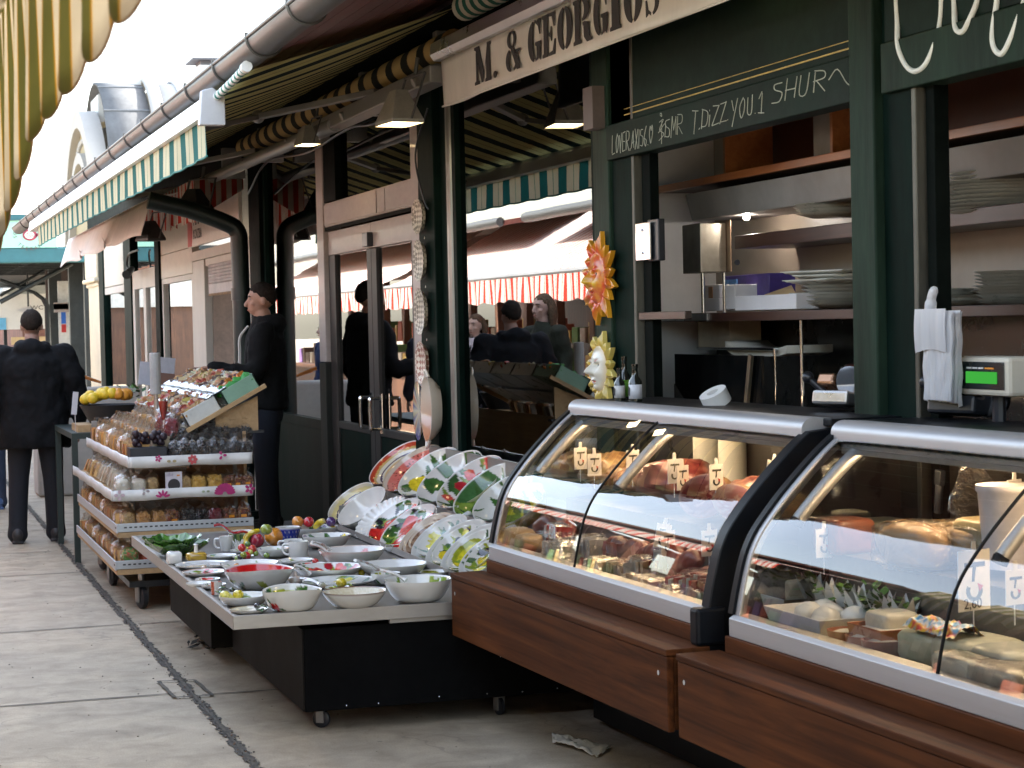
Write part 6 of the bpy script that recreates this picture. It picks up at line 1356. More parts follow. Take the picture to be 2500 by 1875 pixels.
# top tier, front: prune bags two deep and two high, dark tray, cranberries
Z1 = .82+.027
for r_ in range(2):
    for i in range(8): bag('prune', 1.60+.058*i*1.0+.02*r_, WY0+.07+.10*r_, Z1+(.085 if r_ else 0), "bag of black prunes in the front heap on the top tier", .085, .08, .15, 0, "prune bags on the top tier")
for i in range(7): bag('prune', 1.64+.062*i, WY0+.3, Z1+.13, "bag of black prunes in the raised back row of the top tier", .09, .08, .15, 0, "prune bags in the back row")
for x, y, z in ((1.6, WY0+.18, Z1+.12), (1.67, WY0+.35, Z1+.17), (1.58, WY0+.32, Z1+.15)): bag('cran', x, y, z, "bag of dark red cranberries beside the red glass", .1, .09, .19, 0, "cranberry bags on the top tier")
m = MB(); m.paint((.02, .022, .03)); m.box2(1.345, 1.555, WY0+.02, WY0+.16, Z1, Z1+.085); m.paint((.025, .012, .02))
for i in range(30): m.ball((rnd.uniform(1.37, 1.55), WY0+.05+rnd.uniform(0, .09), Z1+.09+rnd.uniform(0, .03)+.05*math.exp(-((i-15)/9)**2)), rnd.uniform(.014, .024), None, None, None, 8, 6)
put(m, "date_tray", "dark box heaped with black dried fruit at the corner of the top tier", "box", [BAGM], bevel=.003)
for j in range(3):
    for i in range(14): bag(('chip', 'chip2', 'chip', 'nut')[(i+j) % 4] if j < 1 else ('silver', 'chip', 'silver', 'chip2')[(i+2*j) % 4], WX0+.16+.125*j, WY0+.14+.155*i+.05*j, Z1+.0+.045*j, ("bag of dried fruit slices at the outer edge of the top tier", "bag of dried fruit in the second row of the top tier", "bag of pale bars in the inner row of the top tier")[j], .13, .1, .17, PI/2*0+rnd.uniform(-.2, .2), ("outer row of the top tier", "second row of the top tier", "inner row of the top tier")[j], 0, .12*j)
# second tier
Z2 = .635+.027
for x, kd, lb, g in ((1.30, 'rice', "bag of white rice flakes on the second tier", "white rice bags"), (1.395, 'rice', "bag of white rice flakes on the second tier", "white rice bags"), (1.475, 'muesli', "bag of brown muesli left of the round window card", None), (1.66, 'muesli', "bag of brown muesli right of the round window card", None), (1.735, 'ginger', "bag of golden candied slices nearer the round window card", None), (1.835, 'ginger', "bag of golden candied slices further from the round window card", None)):
    bag(kd, x, WY0+.07, Z2, lb, .095 if kd != 'muesli' else .07, .08, .15, 0, g)
for i in range(3): bag('mix', 1.91+.055*i, WY0+.07, Z2, "small dark mixed bag with an orange price dot on the second tier", .07, .07, .13, 0, "small dotted bags on the second tier")
for i in range(9): bag('silver' if i < 6 else 'chip', WX0+.085, WY0+.25+.2*i, Z2, "bag of pale silvery bars lying along the edge of the second tier", .13, .13, .15, 0, "silvery bar bags on the second tier", 0, .3)
m = MB(); m.paint((.66, .62, .68)); m.box2(1.54, 1.635, WY0+.015, WY0+.019, Z2-.01, Z2+.125); card = m; m.paint((.03, .025, .03)); cc_ = (1.588, Z2+.05)
m.prism([(cc_[0]+.035*math.cos(a), cc_[1]+.035*math.sin(a)) for a in np.linspace(0, 2*PI, 25)[:-1]], lambda a, b, d: (a, d, b), WY0+.013, WY0+.0145)
m.paint((.4, .33, .45)); [m.box2(1.547+.008*i, 1.551+.008*i, WY0+.0135, WY0+.0145, Z2+.1, Z2+.112+.004*(i % 3)) for i in range(5)]; m.paint((.75, .3, .03)); m.box2(1.605, 1.622, WY0+.013, WY0+.0145, Z2+.1, Z2+.108)
put(m, "product_card", "pale lilac box with a round dark window on the second tier", "box", [BAGM])
# third tier
Z3 = .436+.027
for i, kd in enumerate(('muesli', 'nut', 'nut', 'mix', 'prune', 'prune', 'cran', 'mix', 'mix')):
    bag(kd, 1.33+.083*i, WY0+.07, Z3, ("small muesli bag at the corner of the third tier", "bag of walnuts second on the third tier", "bag of round nuts third on the third tier", "small reddish nut bag on the third tier", "bag of black prunes left in the middle of the third tier", "bag of black prunes right in the middle of the third tier", "bag of cranberries on the third tier", "mixed fruit bag second from the right on the third tier", "mixed fruit bag at the right end of the third tier")[i], .085, .08, .155)
for i in range(16): bag(('chip', 'nut', 'chip', 'chip2', 'chip')[i % 5], WX0+.075, WY0+.13+.135*i, Z3, "bag of tan dried fruit along the edge of the third tier", .11, .1, .15, 0, "bags along the edge of the third tier")
# bottom tier
Z4 = .225+.027
bag('green', 1.33, WY0+.07, Z4, "bag of green and red candied fruit on the bottom tier", .11, .09, .16); bag('red', 1.44, WY0+.07, Z4, "bag of red candied fruit on the bottom tier", .1, .09, .15)
for i in range(5): bag('prune', 1.55+.1*i, WY0+.07, Z4, "dark bag on the bottom tier behind the table", .09, .08, .15, 0, "dark bags on the bottom tier")
for i in range(16): bag(('chip', 'chip', 'nut', 'chip2')[i % 4], WX0+.075, WY0+.14+.135*i, Z4, "bag of tan dried fruit along the edge of the bottom tier", .11, .1, .14, 0, "bags along the edge of the bottom tier")
# sloping trays of dried fruit above the top tier
def slope(u, v, up=0.):
    """u across (0 low .. 1 high), v away from the camera"""
    return Vector((1.70+.42*u, WY0+.12+2.3*v, 1.035+.225*u))+Vector((-.47, 0, .88))*up
FOIL = plain("crumpled_foil", (.72, .72, .74), .2, 1, .1, 30, .9, 26); CLRP = plain("frosted_box", (.55, .57, .55), .3, 0, .1)
fruit = [(.46, .26, .1), (.42, .07, .04), (.5, .33, .16), (.5, .34, .11), (.3, .14, .07), (.52, .24, .1), (.58, .46, .3), (.12, .07, .05)]
lbl = ["nearest tray of dried fruit in the low row", "second tray of dried fruit in the low row", "third tray of dried fruit in the low row", "fourth tray of dried fruit in the low row", "furthest tray of dried fruit in the low row", "nearest tray of green and orange fruit in the high row", "second tray of golden slices in the high row", "third tray of dark slices in the high row", "fourth tray of orange slices in the high row", "furthest tray of pale slices in the high row"]
for r_ in range(2):
    for i in range(5):
        t = thing("fruit_tray", lbl[r_*5+i]+" on the sloping display", "tray", slope(.25+.5*r_, .1+.2*i)); u0, u1 = (.0, .46) if r_ == 0 else (.54, 1.0); v0, v1 = .2*i+.005, .2*i+.195
        m = MB(); P_ = lambda u, v, h: slope(u, v, h)
        for (a, b, c_, d) in ((u0, u1, v0, v0+.008), (u0, u1, v1-.008, v1), (u0, u0+.015, v0, v1), (u1-.015, u1, v0, v1)):
            m.add([P_(a, c_, 0), P_(b, c_, 0), P_(b, d, 0), P_(a, d, 0), P_(a, c_, .085), P_(b, c_, .085), P_(b, d, .085), P_(a, d, .085)], [(0, 1, 2, 3), (4, 5, 6, 7), (0, 1, 5, 4), (1, 2, 6, 5), (2, 3, 7, 6), (3, 0, 4, 7)])
        m.add([P_(u0, v0, .002), P_(u1, v0, .002), P_(u1, v1, .002), P_(u0, v1, .002)], [(0, 1, 2, 3)]); child(m, "box", CLRP if (i, r_) != (0, 1) else plain("green_tint_box", (.2, .36, .27), .3, 0, .1), t)
        m = MB(); m.usec = True
        for s in range(3):
            c_ = fruit[(i*3+s+r_*2) % 8] if (i, r_) != (0, 1) else [(.04, .3, .05), (.6, .2, .04), (.1, .05, .05)][s]
            for _ in range(26):
                vv = v0+.012+(v1-v0-.024)*(s+rnd.random())/3; uu = u0+.03+(u1-u0-.06)*rnd.random(); m.paint(tuple(k_*rnd.uniform(.8, 1.15) for k_ in c_)); p = P_(uu, vv, .06+rnd.uniform(0, .02)); m.obox(TR(p, rnd.uniform(0, 3), -.48+rnd.uniform(-.5, .5), rnd.uniform(-.5, .5)), .06, .045, .016)
        child(m, "dried_fruit", BAGM, t, bevel=.004)
        m = MB(); uu0, uu1 = (u1-.12, u1) if r_ == 0 else (u0-.08, u0+.1)
        m.grid(lambda a, b: P_(uu0+(uu1-uu0)*a, v0+(v1-v0)*b, .093+.008*math.sin(b*60)*math.sin(a*3)), 6, 24); child(m, "foil_edge", FOIL, t, smooth=30)
[child(MB().bar(slope(-.05, e, -.012), slope(1.06, e, -.012), .03, .024, (-.47, 0, .88)), "tray_rest", PLY, wg) for e in (0, 1)]
m = MB(); m.prism([(1.86, 1.0), (2.11, 1.0), (2.11, 1.2), (1.86, 1.09)], lambda a, b, d: (a, d, b), WY0+.16, WY0+.175); child(m, "side_board", PLY, wg)
child(MB().box2(1.98, 2.14, WY0+.14, WY0+.2, .985, 1.0), "rod", BLACKP, wg)
# red drink flute on a stick, white topped pole
p = aty(3, 705, 160, 11.72); t = thing("red_flute", "tall flute of red drink standing among the bags", "glass", p)
m = MB(); m.lathe([(0, 0), (.008, .004), (.020, .06), (.026, .112), (.024, .112), (.0, .112)], 20); m.build("drink", plain("red_liquid", (.6, .02, .012), .1, 0, .05, 5, 0, 60, 1), t, smooth=40)
m = MB(); m.lathe([(.009, 0), (.022, .06), (.028, .115), (.029, .128)], 20); m.build("glass", glass("flute_glass", (.95, .9, .9), 1.5), t, smooth=50); m = MB(); m.tube([(0, 0, 0), (0, 0, -.09)], .004, 6); m.build("stem", WPL, t)
pp = aty(1, 670, 1650, 12.6); t = thing("awning_crank_pole", "thin steel pole with a white plastic sleeve rising behind the bags", "pole", (pp.x, pp.y, .85))
m = MB(); m.tube([(pp.x, pp.y, .85), (pp.x, pp.y, 1.22)], .014, 10); child(m, "rod", STEEL, t, smooth=40); zt = aty(1, 670, 1520, 12.6).z; m = MB(); m.tube([(pp.x, pp.y, 1.2), (pp.x, pp.y, zt)], .034, 14); child(m, "sleeve", plain("grey_white_sleeve", (.38, .38, .37), .5), t, bevel=.006)
# fruit stall at the far end of the wagon
FY = 14.5
t = thing("fruit_crate", "dark basket of lemons and oranges at the far end of the wagon", "basket", (1.55, FY, .9))
m = MB(); m.lathe([(.0, .95), (.14, .95), (.21, 1.08), (.20, 1.08), (.13, .97), (0, .97)], 28, TR((1.55, FY, 0))); child(m, "basket", plain("black_basket", (.015, .016, .02), .5), t, smooth=40)
for i in range(20):
    x, y = rnd.uniform(-.17, .17), rnd.uniform(-.14, .14); z = 1.1+.05*(1-(abs(x)/.2)**2)+.02*rnd.random(); c = (.72, .5, .03) if x < .02 else (.72, .3, .04)
    m = MB(); m.ball((1.55+x, FY+y, z), .042, .04, .04, None, 14, 9, None, .04, i); put(m, "citrus_fruit", "lemon or orange heaped in the dark basket", "fruit", plain("citrus_%d" % (x < .02), c, .4, 0, .12, 30, .2, 80), "citrus heaped in the dark basket")
m = MB(); m.paint((.06, .15, .03))
for i in range(40):
    a = rnd.uniform(0, 6.3); b_ = Vector((1.72+rnd.uniform(-.12, .1), FY+.2+rnd.uniform(-.1, .1), 1.1+rnd.uniform(0, .1))); dd = Vector((math.cos(a)*.05, math.sin(a)*.05, rnd.uniform(0, .04))); s_ = Vector((-dd.y, dd.x, .01))*.35; m.paint(rnd.choice([(.05, .14, .03), (.1, .2, .05), (.03, .09, .02)])); m.add([b_, b_+dd*.5+s_, b_+dd, b_+dd*.5-s_], [(0, 1, 2, 3)])
put(m, "leafy_greens", "bunch of leafy greens behind the citrus basket", "vegetables", PNTM)
m = MB(); m.ball((1.86, FY-.05, 1.15), .045, None, .042, None, 14, 9); put(m, "red_apple", "dark red apple right of the citrus basket", "fruit", GLZ("apple_red", (.35, .02, .02)))
for x, y, z, w_, h, lb, c2 in ((1.86, FY+.4, 1.2, .1, .17, "tall white price card behind the citrus basket", None), (1.98, FY+.2, 1.2, .14, .2, "white and brown price card behind the red apple", (.3, .17, .13)), (2.1, FY-.2, 1.17, .05, .15, "narrow white price card right of the red apple", None), (1.30, FY-.1, 1.02, .04, .16, "thin white price card left of the citrus basket", None)):
    m = MB(); m.paint((.66, .66, .72)); m.obox(TR((x, y, z+h/2), .3, .12), w_, .004, h)
    if c2: m.paint(c2); m.obox(TR((x, y-.003, z+h*.22), .3, .12), w_*.98, .004, h*.42)
    m.paint((.5, .5, .5)); m.tube([(x, y+.004, z-.12), (x, y+.004, z+.02)], .003, 5); put(m, "price_card", lb, "price tag", PNTM)
t = thing("far_stand", "greenish side stand carrying boxes past the end of the wagon", "stand", (1.5, 15.2, 0)); child(MB().box2(1.25, 2.3, 14.15, 15.6, .86, .9).box2(1.25, 1.29, 14.15, 14.2, 0, .86).box2(2.24, 2.28, 14.15, 14.2, 0, .86).box2(1.25, 1.29, 15.5, 15.55, 0, .86).box2(2.24, 2.28, 15.5, 15.55, 0, .86), "stand_top", plain("green_grey", (.022, .035, .03), .6), t)
child(MB().box2(1.3, 1.8, 14.25, 14.7, .901, .95), "crate", PLY, t)
m = MB(); p = aty(3, 380, 45, 20); m.box2(p.x-.5, p.x+.5, 20, 20.6, 0, p.z+.05); put(m, "cloth_crate", "pale cloth covered crate beside the far pilaster", "crate", plain("pale_cloth", (.45, .42, .38), .8, 0, .1, 4), bevel=.03)
for i, (x, y) in enumerate(((375, 1632), (395, 1640))):
    p = aty(1, x, y, 20); m = MB(); m.tube([p+Vector((-.08, -.02, .04)), p+Vector((.09, .03, -.02))], [.02, .012], 8); put(m, "carrot", ("left orange carrot on the cloth covered crate", "right orange carrot on the cloth covered crate")[i], "vegetable", GLZ("carrot", (.6, .2, .04)))
# ================================================================ things on the facade
MASK = painted("mask_glaze", .28, .35, nmul=.08)
def sunmask(cx, cy_, X, Rr, face, kind, label):
    c = atx(2, cx, cy_, X); t = thing("sun_mask", label, "wall mask", c)
    n = 96; nr = 26; vs = []; cs = []; NRAY = 16
    for i in range(nr+1):
        f = i/nr
        for j in range(n):
            a = 2*PI*j/n; ph = (a*NRAY/(2*PI)) % 1; tri = 1-abs(2*ph-1); big = .82+.18*(int(a*NRAY/(2*PI)) % 2)
            rmax = face+(Rr*big-face)*(tri**.8) if True else face
            r_ = face*f/.55 if f < .55 else face+(max(face*1.03, rmax)-face)*(f-.55)/.45
            u_, v_ = r_*math.cos(a), r_*math.sin(a)   # u: towards the viewer's right (-Y), v: up
            if f < .55:
                x = u_/face; y = v_/face; h = .045*math.sqrt(max(0, 1-(x*x+y*y)*.85))
                g = lambda px, py, sx, sy: math.exp(-((x-px)/sx)**2-((y-py)/sy)**2)
                h += .035*g(0, -.02, .13, .22)+.02*g(0, -.17, .17, .1)+.012*g(.42, -.22, .22, .2)+.012*g(-.42, -.22, .22, .2)+.014*g(.33, .34, .2, .07)+.014*g(-.33, .34, .2, .07)-.014*g(.33, .18, .15, .1)-.014*g(-.33, .18, .15, .1)+.014*g(0, -.47, .3, .07)+.012*g(0, -.6, .24, .06)-.012*g(0, -.535, .26, .03)+.016*g(0, -.82, .2, .12)
                if kind == 0:
                    c_ = lerp3((.66, .22, .015), (.58, .05, .01), .6+ns((x*2, y*2, 1), 1.4)*1.2)
                    c_ = lerp3(c_, (.72, .45, .02), g(0, -.1, .2, .25)+g(.42, -.2, .2, .2)+g(-.42, -.2, .2, .2)); c_ = lerp3(c_, (.5, .015, .01), (g(0, -.53, .26, .05) > .5)*1.)
                else:
                    c_ = lerp3((.74, .70, .58), (.7, .55, .3), max(0, math.hypot(x, y)-.75)*4); c_ = lerp3(c_, (.5, .02, .02), (g(0, -.53, .2, .06) > .5)*1.); c_ = lerp3(c_, (.5, .06, .03), (g(.33, .38, .18, .03)+g(-.33, .38, .18, .03) > .5)*1.)
                e = g(.33, .18, .12, .07)+g(-.33, .18, .12, .07); p_ = g(.33, .18, .05, .06)+g(-.33, .18, .05, .06)
                c_ = lerp3(c_, (.75, .72, .6), (e > .5)*1.); c_ = lerp3(c_, (.02, .03, .02), (p_ > .5)*1.)
            else:
                s_ = (f-.55)/.45; h = .018+.016*math.sin(PI*min(1, s_*1.2))*tri-.006*s_
                c_ = lerp3((.58, .05, .01), (.72, .36, .02), s_*1.1-.2+.3*ns((math.cos(a)*2, math.sin(a)*2, 2), 2)) if kind == 0 else lerp3((.6, .38, .04), (.72, .58, .16), s_+.3*ns((a, f, 1), 3))
            vs.append((-h, -u_, v_)); cs.append(c_)
    m = MB(); fs = [(i*n+j, i*n+(j+1) % n, (i+1)*n+(j+1) % n, (i+1)*n+j) for i in range(nr) for j in range(n)]; m.add(vs, fs, None, cs)
    b0 = nr*n; m.add([(.008, v[1], v[2]) for v in vs[b0:]]+[vs[k_] for k_ in range(b0, b0+n)], [(j, (j+1) % n, n+(j+1) % n, n+j) for j in range(n)]+[tuple(range(n))[::-1]], None, [cs[b0]]*(2*n))
    m.build("mask_body", MASK, t, smooth=55)
sunmask(381, 1200, 2.972, .205, .108, 0, "larger glossy orange ceramic sun face hanging on the green post")
sunmask(392, 1588, 2.972, .165, .098, 1, "smaller yellow ceramic sun with a cream face hanging below the orange one")
# lattice woven oblong dishes hung one under the other beside the door
k = NT("woven_lattice"); v = k.coord('Object', (1, 1, 1)); br = k.n("ShaderNodeTexChecker"); br.inputs['Scale'].default_value = 48
mp = k.n("ShaderNodeMapping"); mp.inputs['Rotation'].default_value = (.78, .0, 0); k.l(v, mp.inputs[0]); k.l(mp.outputs[0], br.inputs[0]); br.inputs[1].default_value = (.62, .56, .46, 1); br.inputs[2].default_value = (.22, .19, .15, 1)
LAT = k.fin(k.bsdf(Base_Color=br.outputs[0], Roughness=.45, Normal=k.bump(br.outputs[1], .6, .01)))
k = NT("red_lattice"); v = k.coord(); br = k.n("ShaderNodeTexChecker"); br.inputs['Scale'].default_value = 40; mp = k.n("ShaderNodeMapping"); mp.inputs['Rotation'].default_value = (.78, .0, 0); k.l(v, mp.inputs[0]); k.l(mp.outputs[0], br.inputs[0]); br.inputs[1].default_value = (.7, .62, .52, 1); br.inputs[2].default_value = (.32, .14, .1, 1); LATR = k.fin(k.bsdf(Base_Color=br.outputs[0], Roughness=.4))
for i, (y0, y1, mt, lb) in enumerate(((855, 1010, LAT, "topmost pale lattice dish of the hanging chain beside the door"), (1030, 1215, LAT, "second pale lattice dish of the hanging chain beside the door"), (1240, 1445, LAT, "third pale lattice dish of the hanging chain beside the door"), (1470, 1655, LATR, "reddish lattice dish fourth in the hanging chain beside the door"))):
    a, b = atx(1, 1803+i*5, y0, 2.93), atx(1, 1806+i*5, y1, 2.93); c = (a+b)/2; h = (a.z-b.z)/2
    m = MB(); m.lathe([(0, -.02), (.8, -.014), (1, .012), (.97, .012), (.78, -.008), (0, -.014)], 36, frame(c, Vector((0, .115, 0)), Vector((0, 0, h)), Vector((-.9, .35, 0)).normalized())); m.tube([c+Vector((.03, 0, h)), c+Vector((.045, 0, h+.06))], .004, 5)
    put(m, "lattice_dish", lb, "dish", mt, "lattice dishes hung in a chain")
p = atx(3, 1808, 120, 2.93); m = MB(); m.lathe([(0, -.02), (.8, -.012), (1, .012), (0, .0)], 36, frame(p, Vector((0, .1, 0)), Vector((0, 0, .17)), Vector((-.9, .3, 0)).normalized()), None, lambda i, a, r_, z: [(.1, .1, .3), (.6, .5, .3), (.5, .1, .06), (.7, .65, .5)][int((math.sin(a)*r_+1)*7) % 4]); put(m, "striped_dish", "narrow striped dish at the bottom of the hanging chain by the door", "dish", CER)
# oval baking dish hung on the post
p = atx(3, 1858, 110, 2.925); t = thing("baking_dish", "white and terracotta oval baking dish hanging on the dark green post", "dish", p); F_ = frame(Vector((0, 0, 0)), Vector((0, .12, 0)), Vector((0, 0, .19)), Vector((-1, 0, 0)))
m = MB(); m.lathe([(0, -.045), (.72, -.04), (.92, 0), (.98, .03), (.94, .03), (.86, 0), (.7, -.03), (0, -.034)], 40, F_, None, lambda i, a, r_, z: lerp3((.74, .68, .58), (.55, .2, .08), .55-.9*math.sin(a)*.6-.2 if i > 3 else .1)); m.build("dish_body", CER, t, smooth=50)
[MB().paint((.74, .68, .58)).tube(cr([(-.02, -.03, s*.178), (-.03, 0, s*.215), (-.02, .03, s*.178)], 5), .009, 8).build("handle", CER, t, smooth=50) for s in (1, -1)]
# notices behind the shop window, small blue light chain
PAP = plain("paper", (.6, .58, .5), .8, 0, .06, 5)
for n_, x0, y0, x1, y1, X, lb in ((2, 62, 1535, 103, 1600, 3.045, "small picture card behind the shop window"), (2, 140, 1492, 250, 1612, 3.045, "larger sketched white card behind the shop window"), (3, 2135, 10, 2190, 185, 3.045, "narrow list of printed lines taped inside the shop window")):
    a, b = atx(n_, x0, y0, X), atx(n_, x1, y1, X); m = MB(); m.box2(X, X+.003, a.y, b.y, b.z, a.z); o = put(m, "paper_notice", lb, "notice", PAP)
    mm = MB(); yl, yh = (min(a.y, b.y), max(a.y, b.y))
    for i in range(7): zz = b.z+(a.z-b.z)*(i+.5)/7.5; mm.box2(X-.002-o.location.x, X-.0005-o.location.x, yl+.02+.01*(i % 2)-o.location.y, yh-.02-.02*(i % 3)-o.location.y, zz-.006-o.location.z, zz+.004-o.location.z)
    mm.build("printed_lines", plain("grey_print", (.2, .19, .18), .8), o)
BLUE = emis("blue_led", (.2, .12, 1), 9); m = MB()
for n_, x, y in ((2, 245, 1498), (2, 93, 1283), (2, 135, 1250), (2, 80, 1648), (2, 150, 1655), (1, 2025, 1637), (1, 2045, 1655), (3, 1950, 72), (3, 1965, 265), (3, 2050, 310), (4, 35, 300), (4, 190, 5), (1, 2000, 1500), (2, 217, 1205)): m.ball(atx(n_, x, y, 3.12), .006, None, None, None, 8, 6)
pts = [atx(n_, x, y, 3.125) for n_, x, y in ((2, 245, 1498), (2, 150, 1655), (2, 93, 1283), (1, 2045, 1655), (1, 2025, 1637), (3, 1965, 265))]
wi = MB(); wi.tube(pts, .0015, 4); 
o = put(wi, "light_chain", "string of tiny blue lights behind the shop window", "lights", BLACKP); m.v = [tuple(Vector(v)-o.location) for v in m.v]; m.build("bulbs", BLUE, o)
# shelf with glasses and jars inside the window
t = thing("window_shelf", "dim shelf of glasses inside the shop window", "shelf", (3.8, 9.4, .9)); child(MB().box2(3.5, 4.1, 8.75, 10.4, 1.18, 1.21).box2(3.5, 4.1, 8.75, 8.8, .05, 1.18).box2(3.5, 4.1, 10.35, 10.4, .05, 1.18), "board", WALN, t)
for i in range(9):
    m = MB(); m.lathe([(.02, 0), (.03, .12), (.032, .14), (.03, .14), (.018, .01)], 14, TR((3.6+.1*(i % 2), 9.7+.07*i, 1.211))); put(m, "drinking_glass", "upturned drinking glass on the dim window shelf", "glass", glass("tumbler", (.8, .82, .8), 1.5, 0, 1.5, .1), "glasses on the window shelf")

# ================================================================ kitchen behind the counter
KWH = plain("kitchen_white_wall", (.8, .79, .8), .5, 0, .06, 3); KBR = plain("beige_splashback", (.27, .22, .17), .45, 0, .1, 2); DKW = wood("dark_shelf_wood", (.035, .014, .008), (.075, .03, .016), 3, 'Y', .4, .2); ORW = wood("orange_shelf_edge", (.30, .10, .03), (.45, .17, .06), 4, 'Y', .35, .3)
part(MB().box2(3.125, 3.7, 8.6, 8.639, 0, 2.96), "side_wall", KWH)
part(MB().box2(3.7, 3.76, 2.1, 8.64, 0, 2.96), "kitchen_wall", KBR)
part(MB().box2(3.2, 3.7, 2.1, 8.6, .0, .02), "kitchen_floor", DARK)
def kit(m, name, label, cat, mat, group=None, **kw): return put(m, name, label, cat, mat, group, **kw)
t = thing("wall_cabinet", "long dark red brown wall cabinet with an orange wooden front edge above the counter", "cabinet", (3.55, 6, 2.2))
child(MB().box2(3.42, 3.695, 2.2, 8.595, 2.175, 2.198), "shelf_board", DKW, t); child(MB().box2(3.392, 3.4195, 2.2, 8.595, 2.172, 2.203), "edge_strip", ORW, t, bevel=.002)
child(MB().box2(3.66, 3.695, 2.2, 7.9, 2.2, 2.9), "back", plain("red_brown_back", (.06, .016, .008), .5), t)
[child(MB().box2(3.43, 3.65, yy, yy+.02, 2.199, 2.9), "divider", ORW, t) for yy in (6.85, 7.85, 4.0)]
child(MB().box2(3.45, 3.64, 6.88, 7.05, 2.2, 2.9), "grey_panel", plain("grey_panel", (.2, .19, .18), .5), t)
t = thing("extractor_hood", "long grey hood front under the orange shelf", "hood", (3.5, 6, 2.05)); m = MB(); m.prism([(3.40, 2.145), (3.43, 2.03), (3.69, 2.03), (3.69, 2.145)], lambda a, b, d: (a, d, b), 2.2, 8.23); child(m, "hood_body", plain("hood_grey", (.24, .22, .2), .45, .2, .12, 3), t, bevel=.004)
SPOT = emis("hood_spot_and_fill_bulb", (1, .9, .8), 90)
for yy in (4.9, 7.8): child(MB().ball((3.5, yy, 2.018), .013, None, .01, None, 12, 8), "spot_or_fill_bulb", SPOT, t)  # near bulb is real; far one is added to brighten the white wall
t = thing("plate_shelf", "dark brown wall shelf carrying stacks of plates under the hood", "shelf", (3.55, 6, 1.9)); child(MB().box2(3.42, 3.695, 2.2, 7.75, 1.885, 1.94), "shelf_board", DKW, t, bevel=.003)
t = thing("counter_shelf", "dark lower wall shelf at eye level carrying boxes and plates", "shelf", (3.5, 6, 1.6)); child(MB().box2(3.36, 3.695, 2.2, 8.59, 1.585, 1.622), "shelf_board", DKW, t, bevel=.003); child(MB().box2(3.352, 3.3595, 7.9, 8.59, 1.59, 1.618), "metal_strip", STEEL, t)
part(MB().box2(3.692, 3.6995, 2.2, 8.59, 0, 1.584), "dark_wall_sheet", plain("dark_wall_sheet", (.012, .011, .01), .25, 0, .2))  # thin dark sheet over the wall below the lower shelf
# steel control box on two rods
t = thing("steel_box", "brushed steel box on two thin rods at the left of the kitchen", "control box", (3.38, 7.95, 1.8))
a, b = aty(2, 778, 965, 7.98), aty(2, 893, 1175, 7.98); c, d = aty(2, 893, 950, 7.9), aty(2, 932, 1165, 7.9)
child(MB().box2(a.x, b.x, 7.9, 8.1, b.z, a.z), "box_body", plain("stained_steel", (.36, .33, .27), .4, .8, .25, 3), t, bevel=.004); child(MB().box2(b.x+.001, d.x, 7.86, 8.1, b.z, a.z+.012), "box_side", plain("warm_steel", (.3, .2, .13), .35, .8, .2, 3), t, bevel=.003)
m = MB(); 
for x in (a.x+.03, b.x+.01): m.tube([(x, 7.95, 1.6225), (x, 7.95, b.z)], .009, 10)
child(m, "rod", CHROME, t, smooth=40); m = MB(); m.tube([(b.x+.03, 7.855, b.z+.04), (b.x+.03, 7.862, b.z+.04)], .012, 12); child(m, "knob", BLACKP, t)
# hinge with a dark bracket on the shutter track
a, b = atx(2, 535, 965, 2.99), atx(2, 600, 1118, 2.99); t = thing("shutter_bracket", "shiny steel hinge plate with a dark bracket on the shutter track", "hinge", (2.99, a.y, b.z)); child(MB().box2(2.985, 2.992, a.y, b.y, b.z, a.z), "plate", CHROME, t, bevel=.002); a2, b2_ = atx(2, 602, 948, 3.02), atx(2, 652, 1122, 3.02); child(MB().box2(3.0, 3.03, a2.y, b2_.y, b2_.z, a2.z), "bracket", BLACKP, t, bevel=.004)
m = MB(); [m.ball((2.984, (a.y+b.y)/2+s*.0, z), .006, None, None, None, 8, 6) for s in (0,) for z in (a.z-.03, b.z+.03)]; child(m, "bolt", CHROME, t)
m = MB(); a, b = atx(2, 545, 1350, 3.0), atx(2, 745, 1375, 3.0); m.box2(3.0, 3.03, a.y, b.y, b.z, a.z+.004); put(m, "shelf_rail", "short dark metal rail under the hinge", "rail", plain("rail_dark", (.08, .06, .05), .35, .6), bevel=.003)
# boxes
def kbox(x0, y0, x1, y1, X, dp, mat, name, label, cat="box", **kw):
    a, b = atx(2, x0, y0, X), atx(2, x1, y1, X); m = MB(); m.box2(X, X+dp, a.y, b.y, b.z, a.z); return put(m, name, label, cat, mat, bevel=.003, **kw)
CARD = plain("white_card", (.62, .6, .6), .6, 0, .05, 4)
kbox(818, 1230, 893, 1285, 3.45, .15, CARD, "white_box", "small white box with brown tape behind the rods"); kbox(818, 1287, 893, 1338, 3.45, .16, CARD, "white_box", "white box under the small taped box")
kbox(845, 1236, 863, 1284, 3.445, .004, plain("brown_tape", (.4, .2, .09), .5), "brown_tape", "strip of brown tape on the small white box", "tape")
kbox(960, 1277, 1224, 1332, 3.38, .22, CARD, "white_carton", "long open white carton on the lower shelf"); kbox(918, 1228, 962, 1332, 3.40, .2, CARD, "white_carton", "white carton end standing left of the long open carton")
a, b = atx(2, 915, 1190, 3.5), atx(2, 1108, 1262, 3.5); m = MB(); m.box2(3.5, 3.62, a.y, b.y, b.z-.01, a.z); kp = put(m, "purple_box", "purple and blue cardboard box lying in the open carton", "box", plain("purple_card", (.07, .04, .2), .4, 0, .3, 5), bevel=.003)
m = MB(); m.box2(-.064, -.0605, (a.y-b.y)/2-.14, (a.y-b.y)/2-.01, .01, .075); m.build("blue_label", plain("blue_label", (.12, .3, .6), .4, 0, .3, 12), kp)
